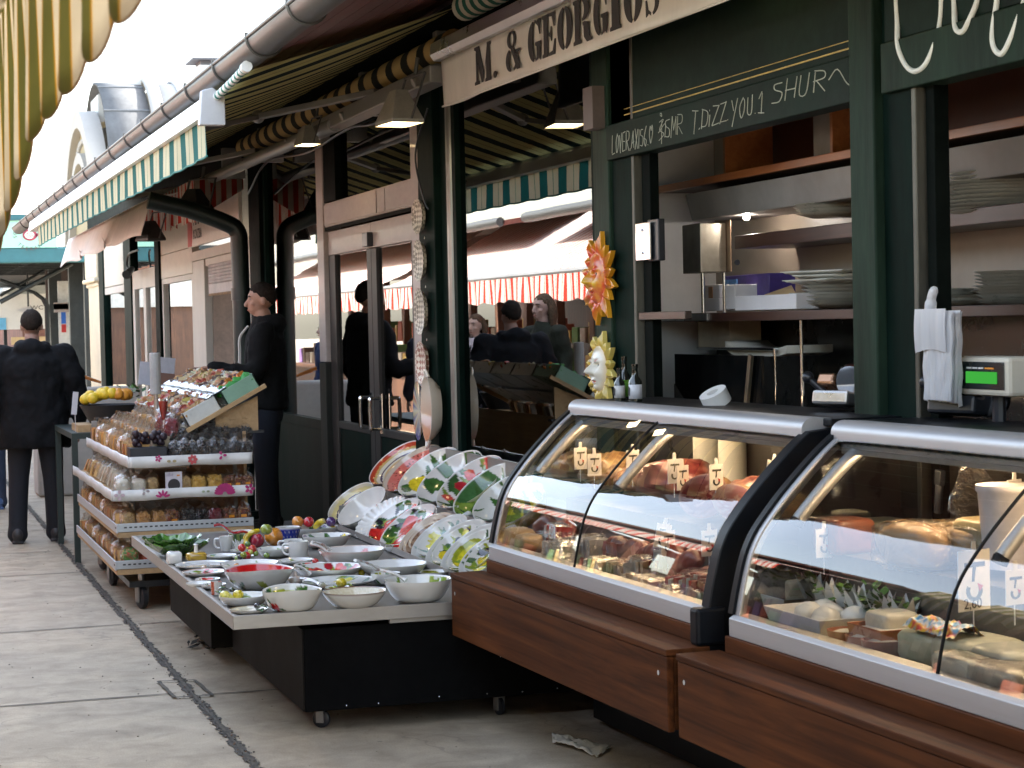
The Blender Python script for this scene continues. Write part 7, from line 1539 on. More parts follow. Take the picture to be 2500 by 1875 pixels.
m = MB(); p0, p1, p2 = atx(2, 1085, 1272, 3.44), atx(2, 1222, 1272, 3.44), atx(2, 1200, 1232, 3.5); m.add([p0, p1, p2, p0+Vector((.004, 0, .003)), p1+Vector((.004, 0, .003)), p2+Vector((.004, 0, .003))], [(0, 1, 2), (5, 4, 3), (0, 3, 4, 1), (1, 4, 5, 2), (2, 5, 3, 0)]); put(m, "carton_flap", "raised brown flap of the open carton", "flap", PLY)
PLT = plain("porcelain", (.55, .54, .48), .3, 0, .05, 6, 0, 60, .4)
def plates(x, y, X, rx, n, sp, name, label, sq=False):
    c = atx(2, x, y, X); t = thing("plate_stack", label, "plate stack", c)
    for i in range(n):
        m = MB(); s = 1+rnd.uniform(-.02, .02); M = TR((rnd.uniform(-.005, .005), rnd.uniform(-.006, .006), sp*i), rnd.uniform(0, 1), rnd.uniform(-.02, .02))
        if sq:
            k_ = 20; m.grid(lambda u, v: M@Vector(((u-.5)*2*rx*s, (v-.5)*2*rx*s, .006+.022*max(abs(u-.5)*2, abs(v-.5)*2)**3)), k_, k_); m.build("plate", PLT, t, smooth=50, solid=.004)
        else: m.lathe([(0, .003), (rx*.6, 0), (rx*.98*s, .018), (rx*s, .02), (rx*.62, .006), (0, .006)], 32, M); m.build("plate", PLT, t, smooth=50)
plates(1400, 1328, 3.56, .135, 8, .014, "", "stack of round white plates under the square ones", False)
c_ = atx(2, 1400, 1252, 3.56); plates(1395, 1235, 3.56, .15, 3, .016, "", "three square white plates on top of the round stack", True)
plates(1300, 1330, 3.5, .095, 5, .011, "", "short stack of small plates right of the open carton")
plates(1395, 938, 3.56, .16, 4, .012, "", "dim stack of plates on the dark brown shelf behind the post")
plates(1875, 935, 3.56, .15, 13, .0125, "", "tall dim stack of plates left in the second opening")
plates(2100, 935, 3.56, .17, 11, .0125, "", "tall dim stack of plates right in the second opening")
plates(1860, 1325, 3.58, .11, 5, .011, "", "low stack of plates behind the plastic bags"); plates(2010, 1325, 3.58, .16, 3, .012, "", "low wide stack of plates behind the scale"); plates(2180, 1322, 3.58, .14, 10, .011, "", "plate stack at the right edge behind the scale")
# paper cradle, rods, board, socket
kbox(800, 1382, 938, 1500, 3.5, .15, plain("beige_card", (.36, .3, .22), .7), "beige_box", "beige box hanging under the lower shelf")
m = MB(); a, b = atx(2, 945, 1470, 3.45), atx(2, 1215, 1480, 3.45)
for i in range(9): m.grid(lambda u, v: (3.42+.2*v, a.y+(b.y-a.y)*u, a.z-.03-.0035*i+.03*max(0, 1-u*5)**2+.014*max(0, u*6-5)), 24, 2)
put(m, "wrapping_paper", "sagging pile of white wrapping paper in a wire cradle", "paper", PAP, solid=.002)
m = MB(); a = atx(2, 1245, 1375, 3.4); b = atx(4, 1255, 160, 3.4); m.tube([(3.4, a.y, 1.584), (3.4, (a.y+b.y)/2, 1.2)], .007, 8); a = atx(2, 1132, 1505, 3.4); m.tube([(3.4, a.y, a.z), (3.4, a.y, 1.2)], .006, 8); m.tube([(3.4, a.y, a.z), (3.4, atx(2, 800, 1505, 3.4).y, a.z)], .006, 8); put(m, "wire_cradle", "thin steel rods of the paper cradle under the lower shelf", "rack", CHROME)
a, b = atx(2, 700, 1525, 3.3), atx(2, 1075, 1525, 3.3); t = thing("black_board", "black glossy panel leaning behind the counter with a speckled stone corner", "panel", (3.3, (a.y+b.y)/2, 1.2)); child(MB().box2(3.3, 3.31, a.y, b.y, 1.15, a.z), "panel", plain("gloss_black", (.006, .006, .006), .12), t); m = MB(); m.prism([(a.y+.0, 1.15), (a.y-.28, 1.15), (a.y, a.z-.13)], lambda u, v, d: (d, u, v), 3.295, 3.299); child(m, "stone_corner", plain("speckled_stone", (.06, .055, .05), .4, 0, .6, 90), t)
a, b = atx(2, 1030, 1530, 3.28), atx(4, 1000, 140, 3.28); m = MB(); m.bar((3.28, a.y, a.z), (3.28, b.y, b.z-.05), .012, .03); put(m, "steel_strip", "slanting steel strip in front of the black panel", "strip", plain("brassy_steel", (.3, .25, .17), .35, .8))
a, b = atx(2, 1437, 1630, 3.60), atx(4, 1515, 55, 3.60); t = thing("wall_socket", "white wall socket beside the green post", "socket", (3.6, (a.y+b.y)/2, b.z)); child(MB().box2(3.6, 3.615, a.y, b.y, b.z, a.z), "plate", WHITEP, t, bevel=.003); m = MB(); c = Vector((3.598, (a.y+b.y)/2, (a.z+b.z)/2)); m.lathe([(.018, .004), (.024, .003), (.027, 0)], 24, frame(c, Vector((0, 1, 0)), Vector((0, 0, 1)), Vector((-1, 0, 0)))); child(m, "ring", plain("grey_ring", (.3, .3, .29), .5), t); m = MB(); [m.ball((3.597, c.y+s, c.z), .004, None, None, None, 8, 6) for s in (-.009, .009)]; child(m, "hole", BLACKP, t)
# things on the case tops
p = cw(atcase(4, 875, 125, .72)); m = MB(); F_ = frame(Vector((p.x, p.y, 1.315)), Vector((0, 1, 0)), Vector((.2, 0, 1)).normalized(), Vector((-1, 0, .2)).normalized()); m.lathe([(.022, .02), (.052, .02), (.052, -.03), (.022, -.03), (.022, .02)], 28, TR((p.x, p.y, 1.315), 0, -.5, .1)); put(m, "tape_roll", "white paper roll lying on top of the ham case", "roll", WHITEP)
def slicer(x, y, label, s=1., red=True):
    p = cw(atcase(4, x, y, .82)); t = thing("meat_slicer", label, "slicer", (p.x, p.y, 1.286), ROT)
    m = MB(); m.obox(TR((0, 0, .04), .3, .15), .12*s, .2*s, .06*s); m.build("base", STEEL if red else BLACKP, t, bevel=.01)
    m = MB(); m.lathe([(0, -.012), (.09*s, -.01), (.095*s, 0), (.09*s, .01), (0, .012)], 32, TR((.02, -.1*s, .085), .4, 1.2)); m.build("blade_guard", CHROME, t, smooth=40)
    m = MB(); m.tube([(-.02, .06, .06), (-.06, .1, .11)], .012, 8); m.ball((-.06, .1, .11), .02); m.build("handle", BLACKP, t, smooth=50)
    m = MB(); m.obox(TR((-.01, .05*s, .095), .3, .5), .07*s, .09*s, .05*s); m.build("pusher", plain("coppery_steel", (.4, .22, .13), .25, .8) if red else STEEL, t, bevel=.008)
slicer(1410, 110, "small steel slicer beside the green post on the ham case", .8); slicer(1940, 150, "dark steel slicer under the scale display", .9, False)
for i, (x, yb, yt, r_, lc, lb) in enumerate(((465, 95, -45, .021, (.6, .6, .58), "dark bottle with a white label, left of the green labelled one"), (487, 92, -95, .022, (.12, .32, .03), "dark bottle with a plain green label on the ham case"), (533, 102, -60, .025, (.6, .62, .66), "dark bottle with a white and blue label on the ham case"))):
    p = cw(atcase(4, x, yb, .62+.04*(i == 1))); h = (yb-yt)*SQ*(p-CAM).length/FOC; t = thing("oil_bottle", lb, "bottle", (p.x, p.y, 1.286))
    m = MB(); m.lathe([(0, 0), (r_, 0), (r_, h*.55), (r_*.5, h*.68), (r_*.42, h*.88), (r_*.5, h*.9), (r_*.5, h), (0, h)], 24); m.build("bottle", plain("dark_bottle", (.01, .014, .01), .1, 0, .1, 5, 0, 60, .5), t, smooth=40)
    m = MB(); m.lathe([(r_+.0006, h*.08), (r_+.0006, h*.46)], 24); m.paint(lc); m.build("label_sticker", plain("bottle_label_%d" % i, lc, .5, 0, .1, 30), t, smooth=40, solid=.0006)
    if i != 1: m = MB(); m.prism([(-.008, h*.15), (.01, h*.2), (.004, h*.42), (-.012, h*.36)], lambda a, b, d: (-r_-.0016+.0*d, a, b) if d else (-r_-.0009, a, b), 0, 1); m.build("mark", INKB, t)
# hanging roll of thin white carrier bags
a = atx(2, 1800, 1340, 2.98); b = atx(2, 1940, 1330, 2.98); bt = atx(4, 1870, 90, 2.98); tp = atx(2, 1815, 1240, 2.98)
m = MB(); PB = film("thin_white_plastic", (.5, .5, .52), .5, .25); k = NT("milky_plastic"); v = k.coord('Object', (8, 8, .6)); n_ = k.noise(v, 3, 3); d1 = k.bsdf(Base_Color=k.ramp(n_, [(.3, (.55, .57, .6)), (.7, (.78, .79, .8))]), Roughness=.35, Normal=k.bump(n_, .5, .02)); tl = k.n("ShaderNodeBsdfTranslucent"); tl.inputs[0].default_value = (.75, .76, .8, 1); mx = k.n("ShaderNodeMixShader"); mx.inputs[0].default_value = .35; k.l(d1.outputs[0], mx.inputs[1]); k.l(tl.outputs[0], mx.inputs[2]); MILK = k.fin(mx)
W_ = a.y-b.y
for L_ in range(5):
    m.grid(lambda u, v: (2.985-.012*L_+.005*math.sin(u*11+L_*2)*(.3+v*.4)+.0025*math.sin(u*37+v*2+L_)*(.3+v)+.002*math.sin(v*17+u*9), a.y-W_*(.04+.92*u)*(1-.05*v*v)-.006*L_, a.z-(a.z-bt.z)*v*(1-.012*L_)-(.02 if L_ == 0 else 0)*math.sin(u*3)), 56, 24)
m.grid(lambda u, v: (2.928-.004*math.sin(PI*v)-.002*math.sin(u*25), a.y-W_*(.02+.96*u), a.z+.006-.13*v+.012*math.sin(u*3)*v), 12, 6)
m.tube(cr([(2.97, a.y-.02, a.z), (2.97, a.y-.03, a.z+.04), (2.97, a.y-.05, tp.z)], 5), [.018]*4+[.014]*5+[.012, .008], 10)
put(m, "carrier_bags", "bunch of thin white plastic carrier bags hanging beside the scale", "plastic bags", MILK)
# scale display
a, b = atx(2, 1925, 1535, 3.0), atx(4, 2140, 62, 3.0); zt, zb = a.z, b.z; t = thing("scale_display", "beige shop scale display with a green screen", "scale", (3.02, (a.y+b.y)/2, zb)); BEI = plain("beige_plastic", (.55, .52, .43), .45, 0, .06)
child(MB().box2(3.0, 3.1, a.y, b.y, zb, zt), "casing", BEI, t, bevel=.012); W_ = a.y-b.y; H_ = zt-zb
child(MB().box2(2.996, 3.0, a.y-.02*W_-.006, b.y+.07*W_, zb+.17*H_, zt-.13*H_), "bezel", plain("bezel_black", (.01, .014, .016), .25), t, bevel=.002)
child(MB().box2(2.9935, 2.9958, a.y-.18*W_, b.y+.2*W_, zb+.32*H_, zb+.62*H_), "screen", emis("green_screen", (.02, .16, .02), .35), t)
m = MB(); 
for i in range(3): m.box2(2.9935, 2.9958, a.y-(.2+.12*i)*W_, a.y-(.29+.12*i)*W_, zb+.69*H_, zb+.73*H_)
child(m, "key", WHITEP, t); child(MB().box2(2.9935, 2.9958, a.y-.57*W_, a.y-.74*W_, zb+.69*H_, zb+.73*H_), "orange_key", ORT, t); m = MB(); m.prism([(a.y-.07*W_, zb+.6*H_), (a.y-.12*W_, zb+.6*H_), (a.y-.095*W_, zb+.48*H_)], lambda u, v, d: (d, u, v), 2.9935, 2.9955); child(m, "pointer", WHITEP, t)
m = MB(); m.tube([(3.05, (a.y+b.y)/2, zb+.01), (3.05, (a.y+b.y)/2, 1.286)], .02, 10); child(m, "stem", BLACKP, t)
# crumpled paper on the ground
a, b, c, d = (atz(4, x, y, 0) for x, y in ((172, 1520), (430, 1575), (365, 1618), (175, 1560))); m = MB()
m.grid(lambda u, v: (a.lerp(b, u)).lerp(d.lerp(c, u), v)+Vector((0, 0, .008+.016*abs(ns((u*3, v*1.6, 1), 1.2))+.012*math.sin(u*4)*v)), 20, 8); put(m, "crumpled_paper", "crumpled white paper lying on the pavement under the case", "paper", PAP, smooth=25, solid=.002)
m = MB(); p = atz(3, 905, 1128, 0)
for i in range(110):
    a = rnd.uniform(0, 6.3); c_ = Vector((p.x+rnd.gauss(0, .05), p.y+rnd.gauss(0, .09), .004+.03*rnd.random()**2)); u_ = Vector((math.cos(a), math.sin(a), rnd.uniform(-.3, .6)))*rnd.uniform(.012, .035); w_ = Vector((-u_.y, u_.x, .3*abs(u_.x)))*.4
    c_.z = max(c_.z, .003+abs(u_.z)+abs(w_.z)); m.add([c_-u_, c_+w_, c_+u_, c_-w_], [(0, 1, 2, 3)])
tag(m.build("dead_leaf_debris", plain("debris", (.03, .03, .026), .9, 0, .5, 30)), "small dark pile of debris beside the table base", "debris", None, 'stuff')
# ================================================================ people
SKIN = lambda n, c: plain(n, c, .5, 0, .1, 14, .05, 90)
def remesh(o, vox, sm=4):
    r_ = o.modifiers.new("skin", 'REMESH'); r_.mode = 'VOXEL'; r_.voxel_size = vox; r_.use_smooth_shade = True
    s = o.modifiers.new("relax", 'SMOOTH'); s.factor = .5; s.iterations = sm
def rings(m, rs, n=20):
    """stack of elliptical rings (x, y, z, rx, ry)"""
    vs = []
    for (x, y, z, rx, ry) in rs:
        for j in range(n): a = 2*PI*j/n; vs.append((x+rx*math.cos(a), y+ry*math.sin(a), z))
    k_ = len(rs); m.add(vs, [(i*n+j, i*n+(j+1) % n, (i+1)*n+(j+1) % n, (i+1)*n+j) for i in range(k_-1) for j in range(n)]+[tuple(range(n))[::-1], tuple((k_-1)*n+j for j in range(n))])
def limb(m, pts, rr, n=14):
    P_ = cr(pts, 5); L_ = len(P_); R_ = [np.interp(i/(L_-1)*(len(rr)-1), range(len(rr)), rr) for i in range(L_)]; m.tube(P_, list(R_), n)
    m.ball(P_[0], R_[0], None, None, None, n, 8); m.ball(P_[-1], R_[-1], None, None, None, n, 8)
def person(label, loc, rz, H, skin, jacket, trousers, shoes, hair, arms=None, legs=None, head=(0, 0), hairlen=0., bulk=1., hem=.46, group=None, scarf=None, hood=True, thin=False, glow=None):
    """x right, y forward, z up; fractions of a 1.80 m body scaled to H"""
    t = thing("person", label, "person", loc, rz, group); t.scale = (H/1.8,)*3
    arms = arms or {-1: [(-.2, 0, 1.46), (-.26, -.02, 1.17), (-.27, .05, .92)], 1: [(.2, 0, 1.46), (.26, -.02, 1.17), (.27, .05, .92)]}
    legs = legs or {-1: [(-.1, 0, .93), (-.115, .01, .5), (-.12, -.01, .09)], 1: [(.1, 0, .93), (.115, .01, .5), (.12, -.01, .09)]}
    HR = Matrix.Translation((0, .0, 1.52))@Matrix.Rotation(head[0], 4, 'Z')@Matrix.Rotation(head[1], 4, 'X')@Matrix.Translation((0, 0, -1.52))
    m = MB()
    rings(m, [(0, 0, .86, .15, .1), (0, 0, .98, .165, .115), (0, 0, 1.12, .14, .1), (0, .005, 1.28, .165, .115), (0, 0, 1.42, .175, .105), (0, -.01, 1.5, .1, .075), (0, -.005, 1.53, .062, .062)])
    hm = MB(); hd = lambda p: tuple(HR@Vector(p))
    rings(m, [(0, -.005, 1.48, .066, .066), (*hd((0, .005, 1.56))[:3], .058, .062), (*hd((0, .012, 1.61)), .055, .06)])
    M3 = HR.to_3x3()
    m.ball(hd((0, .0, 1.71)), .076, .097, .092, M3, 22, 16); m.ball(hd((0, .035, 1.645)), .058, .066, .062, M3, 18, 12); m.ball(hd((0, .075, 1.605)), .028, .026, .022, M3)
    m.tube([hd((0, .092, 1.70)), hd((0, .112, 1.672)), hd((0, .128, 1.652))], [.011, .014, .014], 8); m.ball(hd((0, .12, 1.65)), .019, .014, .011, M3); m.ball(hd((0, .098, 1.622)), .023, .012, .006, M3); m.ball(hd((0, .096, 1.613)), .021, .012, .006, M3)
    m.ball(hd((0, .085, 1.722)), .05, .018, .012, M3)
    for s in (-1, 1): m.ball(hd((s*.077, -.008, 1.672)), .011, .02, .032, M3); m.ball(hd((s*.04, .07, 1.66)), .022, .02, .02, M3)
    for s, A_ in arms.items():
        A_ = [Vector(a) for a in A_]; limb(m, A_, [.05, .043, .038, .034, .027])
        d = (A_[2]-A_[1]).normalized(); sd_ = Vector((0, 0, 1)).cross(d); sd_ = sd_.normalized() if sd_.length > .3 else Vector((0, 1, 0)); up = d.cross(sd_)
        pc = A_[2]+d*.045; m.ball(pc, .038, .02, .05, Matrix((sd_, up, d)).transposed(), 12, 8)
        for i, (off, ln) in enumerate(((-.03, .062), (-.01, .075), (.01, .07), (.03, .055))):
            f0 = A_[2]+d*.085+sd_*off; m.tube([f0, f0+d*ln*.5-up*.006, f0+d*ln*.85-up*.022], [.0095, .009, .0075], 7)
        th = A_[2]+d*.035+sd_*(-.034*s); m.tube([th, th+d*.03-sd_*.022*s-up*.006, th+d*.058-sd_*.026*s-up*.012], [.012, .0105, .008], 7)
    for s, L_ in legs.items():
        L_ = [Vector(l) for l in L_]; limb(m, L_, [.085, .07, .055, .05, .038]); m.ball(L_[2]+Vector((0, .06, -.045)), .04, .11, .036)
    b = m.build("body", SKIN("skin", skin), t); remesh(b, .0085, 3)
    for s in (-1, 1):
        e = MB(); e.paint((.3, .27, .25)); e.ball(hd((s*.031, .080, 1.695)), .011, .008, .0055, M3, 10, 8); e.paint((.012, .01, .008)); e.ball(hd((s*.031, .0855, 1.695)), .006, .004, .0052, M3, 10, 8); e.build("eye", PNTM, t, smooth=50)
        e = MB(); e.paint(tuple(x*.6 for x in hair)); e.tube([hd((s*.014, .1, 1.714)), hd((s*.032, .098, 1.72)), hd((s*.05, .085, 1.714))], .0042, 6); e.build("eyebrow", PNTM, t, smooth=50)
    e = MB(); e.paint((.4, .13, .11)); e.tube([hd((-.02, .103, 1.618)), hd((0, .11, 1.619)), hd((.02, .103, 1.618))], .0045, 6); e.build("mouth", PNTM, t, smooth=50)
    # hair
    m = MB(); n = 40; nv = 18; vs = []
    for i in range(nv+1):
        th = PI*.98*i/nv
        for j in range(n):
            a = 2*PI*j/n; d = Vector((math.sin(th)*math.cos(a), math.sin(th)*math.sin(a), math.cos(th))); front = max(0, d.y)
            cut = .30-1.15*max(0, -d.y)-.42*(1-abs(d.y))+.3*front
            k_ = 1.065+.05*ns(d, 9, 3)+.03*ns(d, 22, 5) if (d.z > cut+.12*ns(d, 7, 8)) else .93
            vs.append(hd((d.x*.076*k_*1.03, d.y*.097*k_-.004, 1.712+d.z*.095*k_)))
    m.add(vs, [(i*n+j, (i+1)*n+j, (i+1)*n+(j+1) % n, i*n+(j+1) % n) for i in range(nv) for j in range(n)])
    if hairlen:
        for j in range(22):
            a = PI*.02+PI*.96*j/21+PI; x, y = .082*math.cos(a), .095*math.sin(a)
            m.tube([hd((x*.8, y*.8, 1.76)), hd((x*1.12, y*1.08, 1.69)), hd((x*1.2, y*1.1-.0, 1.62)), hd((x*(1.15+.1*math.sin(j)), y*1.05, 1.70-hairlen))], [.02, .024, .024, .012], 7)
    m.build("hair", plain("hair", hair, .85, 0, .45, 60, .5, 140, 0, (1, 1, 1), .15), t, smooth=60)
    # trousers, shoes, jacket
    m = MB(); rings(m, [(0, 0, .8, .16, .11), (0, 0, .9, .178, .128), (0, 0, 1.03, .168, .122)])
    for s, L_ in legs.items(): L_ = [Vector(l) for l in L_]; L_[2] = L_[2]+Vector((0, 0, -.03)); limb(m, L_, [.108, .098, .08, .075, .072]); m.tube([L_[2]+Vector((0, 0, .06)), L_[2]+Vector((0, .01, -.01))], [.074, .082], 14)
    o = m.build("trousers", plain("trousers", trousers, .85, 0, .25, 12, .2, 70), t); remesh(o, .014, 3)
    for s, L_ in legs.items():
        x, y, z = L_[2]; m = MB(); m.ball((x, y+.06, .045+z-.09), .052, .145, .055, None, 18, 10); m.ball((x, y-.03, .07+z-.09), .05, .06, .065, None, 14, 8); m.box2(x-.046, x+.046, y-.075, y+.185, z-.09, z-.072); o = m.build("shoe", plain("shoe", shoes, .5, 0, .2), t); remesh(o, .009, 3)
    m = MB(); B = bulk; hz = 1.8*hem
    rings(m, [(0, 0, hz, .205*B, .15*B), (0, 0, hz+.06, .21*B, .155*B), (0, 0, 1.0, .2*B, .15*B), (0, 0, 1.15, .19*B, .145*B), (0, .0, 1.3, .2*B, .15*B), (0, -.005, 1.42, .2*B, .135*B), (0, -.01, 1.485, .135*B, .1*B), (0, -.01, 1.53, .088, .086), (0, -.012, 1.56, .08, .082)])
    for s, A_ in arms.items():
        A_ = [Vector(a) for a in A_]; limb(m, [A_[0], A_[1], A_[1].lerp(A_[2], .96)], [.085*B, .075*B, .066*B, .06*B, .05])
    if hood:
        m.ball((0, -.085, 1.50), .135, .075, .075); m.ball((-.085, -.03, 1.52), .05, .08, .05); m.ball((.085, -.03, 1.52), .05, .08, .05)
    o = m.build("jacket", plain("jacket", jacket, .85, 0, .3, 7, .25, 55, 0, (1, 1, 1), .2), t); remesh(o, .013, 3)
    tx = bpy.data.textures.get("folds") or bpy.data.textures.new("folds", 'CLOUDS'); tx.noise_scale = .13
    d_ = o.modifiers.new("folds", 'DISPLACE'); d_.texture = tx; d_.strength = .05; d_.mid_level = .5
    if scarf:
        m = MB(); m.lathe([(.085, 1.45), (.12, 1.48), (.1, 1.55), (.075, 1.56)], 24); m.tube(cr([(.05, .1, 1.5), (.06, .15, 1.35), (.07, .16, 1.15), (.06, .16, .98)], 5), [.05]*16, 10, sq=.4); m.tube(cr([(-.05, .1, 1.5), (-.06, .16, 1.36), (-.06, .17, 1.1)], 5), [.05]*11, 10, sq=.4); m.build("scarf", plain("scarf", scarf, .9, 0, .1, 20, .2, 60), t, smooth=50)
    return t
mp_ = (atz(3, 115, 683, 0)+atz(3, 212, 688, 0))/2
man = person("man in a dark hooded winter jacket seen from behind on the left of the pavement", (mp_.x, mp_.y, 0), R(-4), 1.77, (.34, .2, .15), (.0045, .0048, .006), (.006, .007, .012), (.03, .028, .03), (.02, .014, .01), bulk=1.3, hem=.41,
    arms={-1: [(-.23, 0, 1.44), (-.33, -.02, 1.17), (-.34, .06, .9)], 1: [(.23, 0, 1.44), (.33, -.02, 1.17), (.34, .06, .9)]}, legs={-1: [(-.1, 0, .93), (-.13, .03, .5), (-.15, -.03, .09)], 1: [(.1, 0, .93), (.13, .02, .5), (.14, .06, .09)]})
VY = 14.3; vp = aty(1, 1122, 1232, VY); DST = .12
tag(MB().box2(2.35, 2.99, 13.9, 15.2, 0, DST).build("doorstep", plain("step_stone", (.12, .11, .1), .8, 0, .2), bevel=.01), "grey stone step the shopkeeper stands on beside the door", "step")
sk = person("shopkeeper in a black hooded top in profile beside the shelf wagon", (vp.x+.02, VY, DST), R(76), vp.z+.015-DST, (.42, .22, .15), (.0035, .0035, .004), (.007, .010, .02), (.02, .02, .02), (.02, .013, .01), bulk=1.05, hem=.5, head=(R(4), R(-3)),
    arms={-1: [(-.2, 0, 1.45), (-.25, .07, 1.18), (-.2, .36, 1.2)], 1: [(.2, 0, 1.45), (.24, -.03, 1.17), (.22, .2, 1.02)]})
for sx in (-1, 1): MB().tube(cr([(sx*.035, .115, 1.50), (sx*.05, .175, 1.42), (sx*.055, .18, 1.30), (sx*.05, .185, 1.2-.03*sx)], 5), .0065, 6).build("drawstring", CLOTHW, sk, smooth=50)
lp = atz(3, 5, 542, 0); person("passer by in dark jacket, blue jeans and blue trainers cut by the picture edge", (lp.x-.13, lp.y, 0), R(-6), 1.72, (.4, .25, .2), (.02, .02, .03), (.03, .045, .085), (.08, .14, .3), (.03, .02, .015), bulk=1.05)
person("young woman with long hair and a pale scarf mirrored in the shop window", (.36, 19.3, 0), R(-128), 1.68, (.55, .36, .28), (.1, .08, .08), (.05, .05, .07), (.05, .04, .04), (.10, .06, .035), hairlen=.3, scarf=(.66, .58, .6), hood=False, bulk=.92)
person("young man with chin length hair and dark green jacket mirrored in the shop window", (.38, 17.1, 0), R(-112), 1.84, (.5, .32, .26), (.03, .035, .025), (.05, .05, .07), (.05, .04, .04), (.12, .08, .05), hairlen=.17, hood=False)
person("person in a blue jacket mirrored in the window beside the door", (.75, 24.6, 0), R(-100), 1.66, (.5, .32, .26), (.03, .05, .14), (.05, .05, .07), (.05, .04, .04), (.05, .03, .02), hood=True)
# ================================================================ what stands behind
MINT = plain("mint_sign", (.30, .58, .47), .5, 0, .06, 2); TEAL = plain("teal_fascia", (.02, .11, .13), .45, 0, .15, 2); DKST = plain("dark_steel", (.015, .02, .022), .45, .3, .3)
SY = 33.0; g = lambda n, x, y, Y=SY: aty(n, x, y, Y)
np_ = thing("next_pavilion", "next dark framed market pavilion with teal canopy beam past the cream pilaster", "building", (3, 37, 0))
a, b = g(1, 0, 1068), g(1, 290, 1130); child(MB().box2(a.x-.6, 4.6, SY, SY+.25, b.z, a.z), "canopy_beam", TEAL, np_, bevel=.02)
child(MB().box2(a.x-.6, 8, SY+.25, 60, a.z-.05, a.z+.02), "canopy_roof", DKST, np_)
m = MB(); 
for i in range(9): m.box2(a.x-.5, 4.5, SY+.8+i*.9, SY+.9+i*.9, b.z+.03, a.z-.06)
for i in range(5): m.box2(a.x-.4+i*.9, a.x-.3+i*.9, SY+.25, SY+9, b.z+.05, a.z-.07)
child(m, "canopy_joist", DKST, np_)
def pxx(x, Y): return aty(1, x, 1300, Y).x
for i, (x, Y, w_) in enumerate(((213, 37.5, .22), (300, 34.6, .25), (365, 33.4, .3), (330, 35.5, .2))):
    X = pxx(x, Y); child(MB().box2(X, X+w_, Y, Y+.2, 0, a.z), "post", DKST, np_)
X = pxx(225, 36.5); child(MB().box2(X+.05, 7, 38.5, 38.6, 0, 3), "wall", plain("dim_shop_wall", (.05, .035, .035), .7, 0, .4, 2), np_)
for z, zz in ((1.95, 2.12), (2.0, 2.1)):
    child(MB().box2(pxx(232, 36), pxx(372, 36), 36, 36.06, z, zz), "transom", GREYP, np_)
child(MB().box2(pxx(250, 36.2), pxx(296, 36.2), 36.2, 36.25, .95, 2.5), "window", plain("bright_shop_glass", (.6, .62, .6), .3), np_)
child(MB().box2(pxx(262, 36), pxx(282, 36), 36.0, 36.05, g(1, 270, 1395, 36).z, g(1, 270, 1345, 36).z), "blue_panel", plain("blue_panel", (.02, .12, .5), .4), np_); child(MB().box2(pxx(262, 36), pxx(282, 36), 36.0, 36.05, g(1, 270, 1432, 36).z, g(1, 270, 1397, 36).z), "red_panel", plain("red_panel", (.5, .03, .03), .4), np_)
# slanting struts under the canopy
m = MB()
for (x0, y0, x1, y1, Y, r_) in ((0, 1302, 310, 1135, 34, .04), (0, 1205, 150, 1262, 36, .03), (0, 1275, 215, 1150, 38, .028), (150, 1262, 188, 1290, 36, .035)):
    m = MB(); m.tube([g(1, x0, y0, Y), g(1, x1, y1, Y)], r_, 10); child(m, "strut", DKST, np_, smooth=40)
m = MB(); m.tube([g(1, 188, 1288, 36), g(1, 203, 1320, 36), (g(1, 205, 1320, 36).x, 36, 0)], .05, 10); child(m, "strut", DKST, np_, smooth=40)
# tea sign
a, b = g(1, 22, 950), g(1, 246, 1066); sg = tag(MB().box2(a.x-.3, b.x, SY-.02, SY+.06, b.z, a.z).build("tea_sign", MINT), "mint green sign with a red teapot in a ring of letters on the teal beam", "sign")
child(MB().box2(a.x-.35, b.x+.05, SY-.06, SY+.1, a.z+.002, g(1, 22, 930).z+.02), "top_trim", TEAL, sg)
c = g(1, 128, 1013); rr = .26; DRD = plain("dark_red_print", (.26, .03, .06), .6); BRP = plain("brown_print", (.12, .06, .05), .6)
KS = .6; m = MB(); fy = lambda u, v, d: (u, d, v); y_ = SY-.024; E = lambda x, z: (c.x+KS*x, c.z+KS*z)
m.prism([E(.19*math.cos(t_), .15*math.sin(t_)) for t_ in np.linspace(0, 2*PI, 30)[:-1]], fy, y_, y_-.004); m.prism([E(.15, .0), E(.26, .1), E(.29, .07), E(.17, -.07)], fy, y_, y_-.004); m.prism([E(-.05, .14), E(.05, .14), E(.02, .2), E(-.02, .2)], fy, y_, y_-.004); child(m, "teapot", DRD, sg)
m = MB(); m.tube(cr([(E(*p_)[0], y_, E(*p_)[1]) for p_ in ((-.14, .1), (-.16, .24), (0, .27), (.13, .23), (.13, .1))], 5), .008, 6); child(m, "teapot_handle", BRP, sg)
m = MB(); m.prism([E(-.01+.125*math.cos(t_), .1*math.sin(t_)) for t_ in np.linspace(0, 2*PI, 30)[:-1]], fy, y_-.005, y_-.008); child(m, "pot_window", plain("pale_mint", (.55, .7, .6), .5), sg)
text_obj("Tee", .15*KS, frame(Vector((c.x-.11*KS, y_-.009, c.z-.05*KS)), Vector((1, 0, 0)), Vector((0, 0, 1)), Vector((0, -1, 0))), DRD, sg, "lettering", .001, .95)
def arc_text(txt, r_, a0, a1, size):
    for i, ch_ in enumerate(txt):
        if ch_ == ' ': continue
        a = a0+(a1-a0)*i/(len(txt)-1); p = Vector((c.x+r_*1.05*math.cos(a), y_-.004, c.z+r_*math.sin(a))); tx = Vector((-math.sin(a), 0, math.cos(a))); up = Vector((-math.cos(a), 0, -math.sin(a)))
        text_obj(ch_, size, frame(p-tx*size*.3-up*size*.35, tx, up, Vector((0, -1, 0))), BRP, sg, "lettering", .001, .9)
arc_text("AUS TEEKANNE", .345*KS+.01, R(155), R(345), .085)
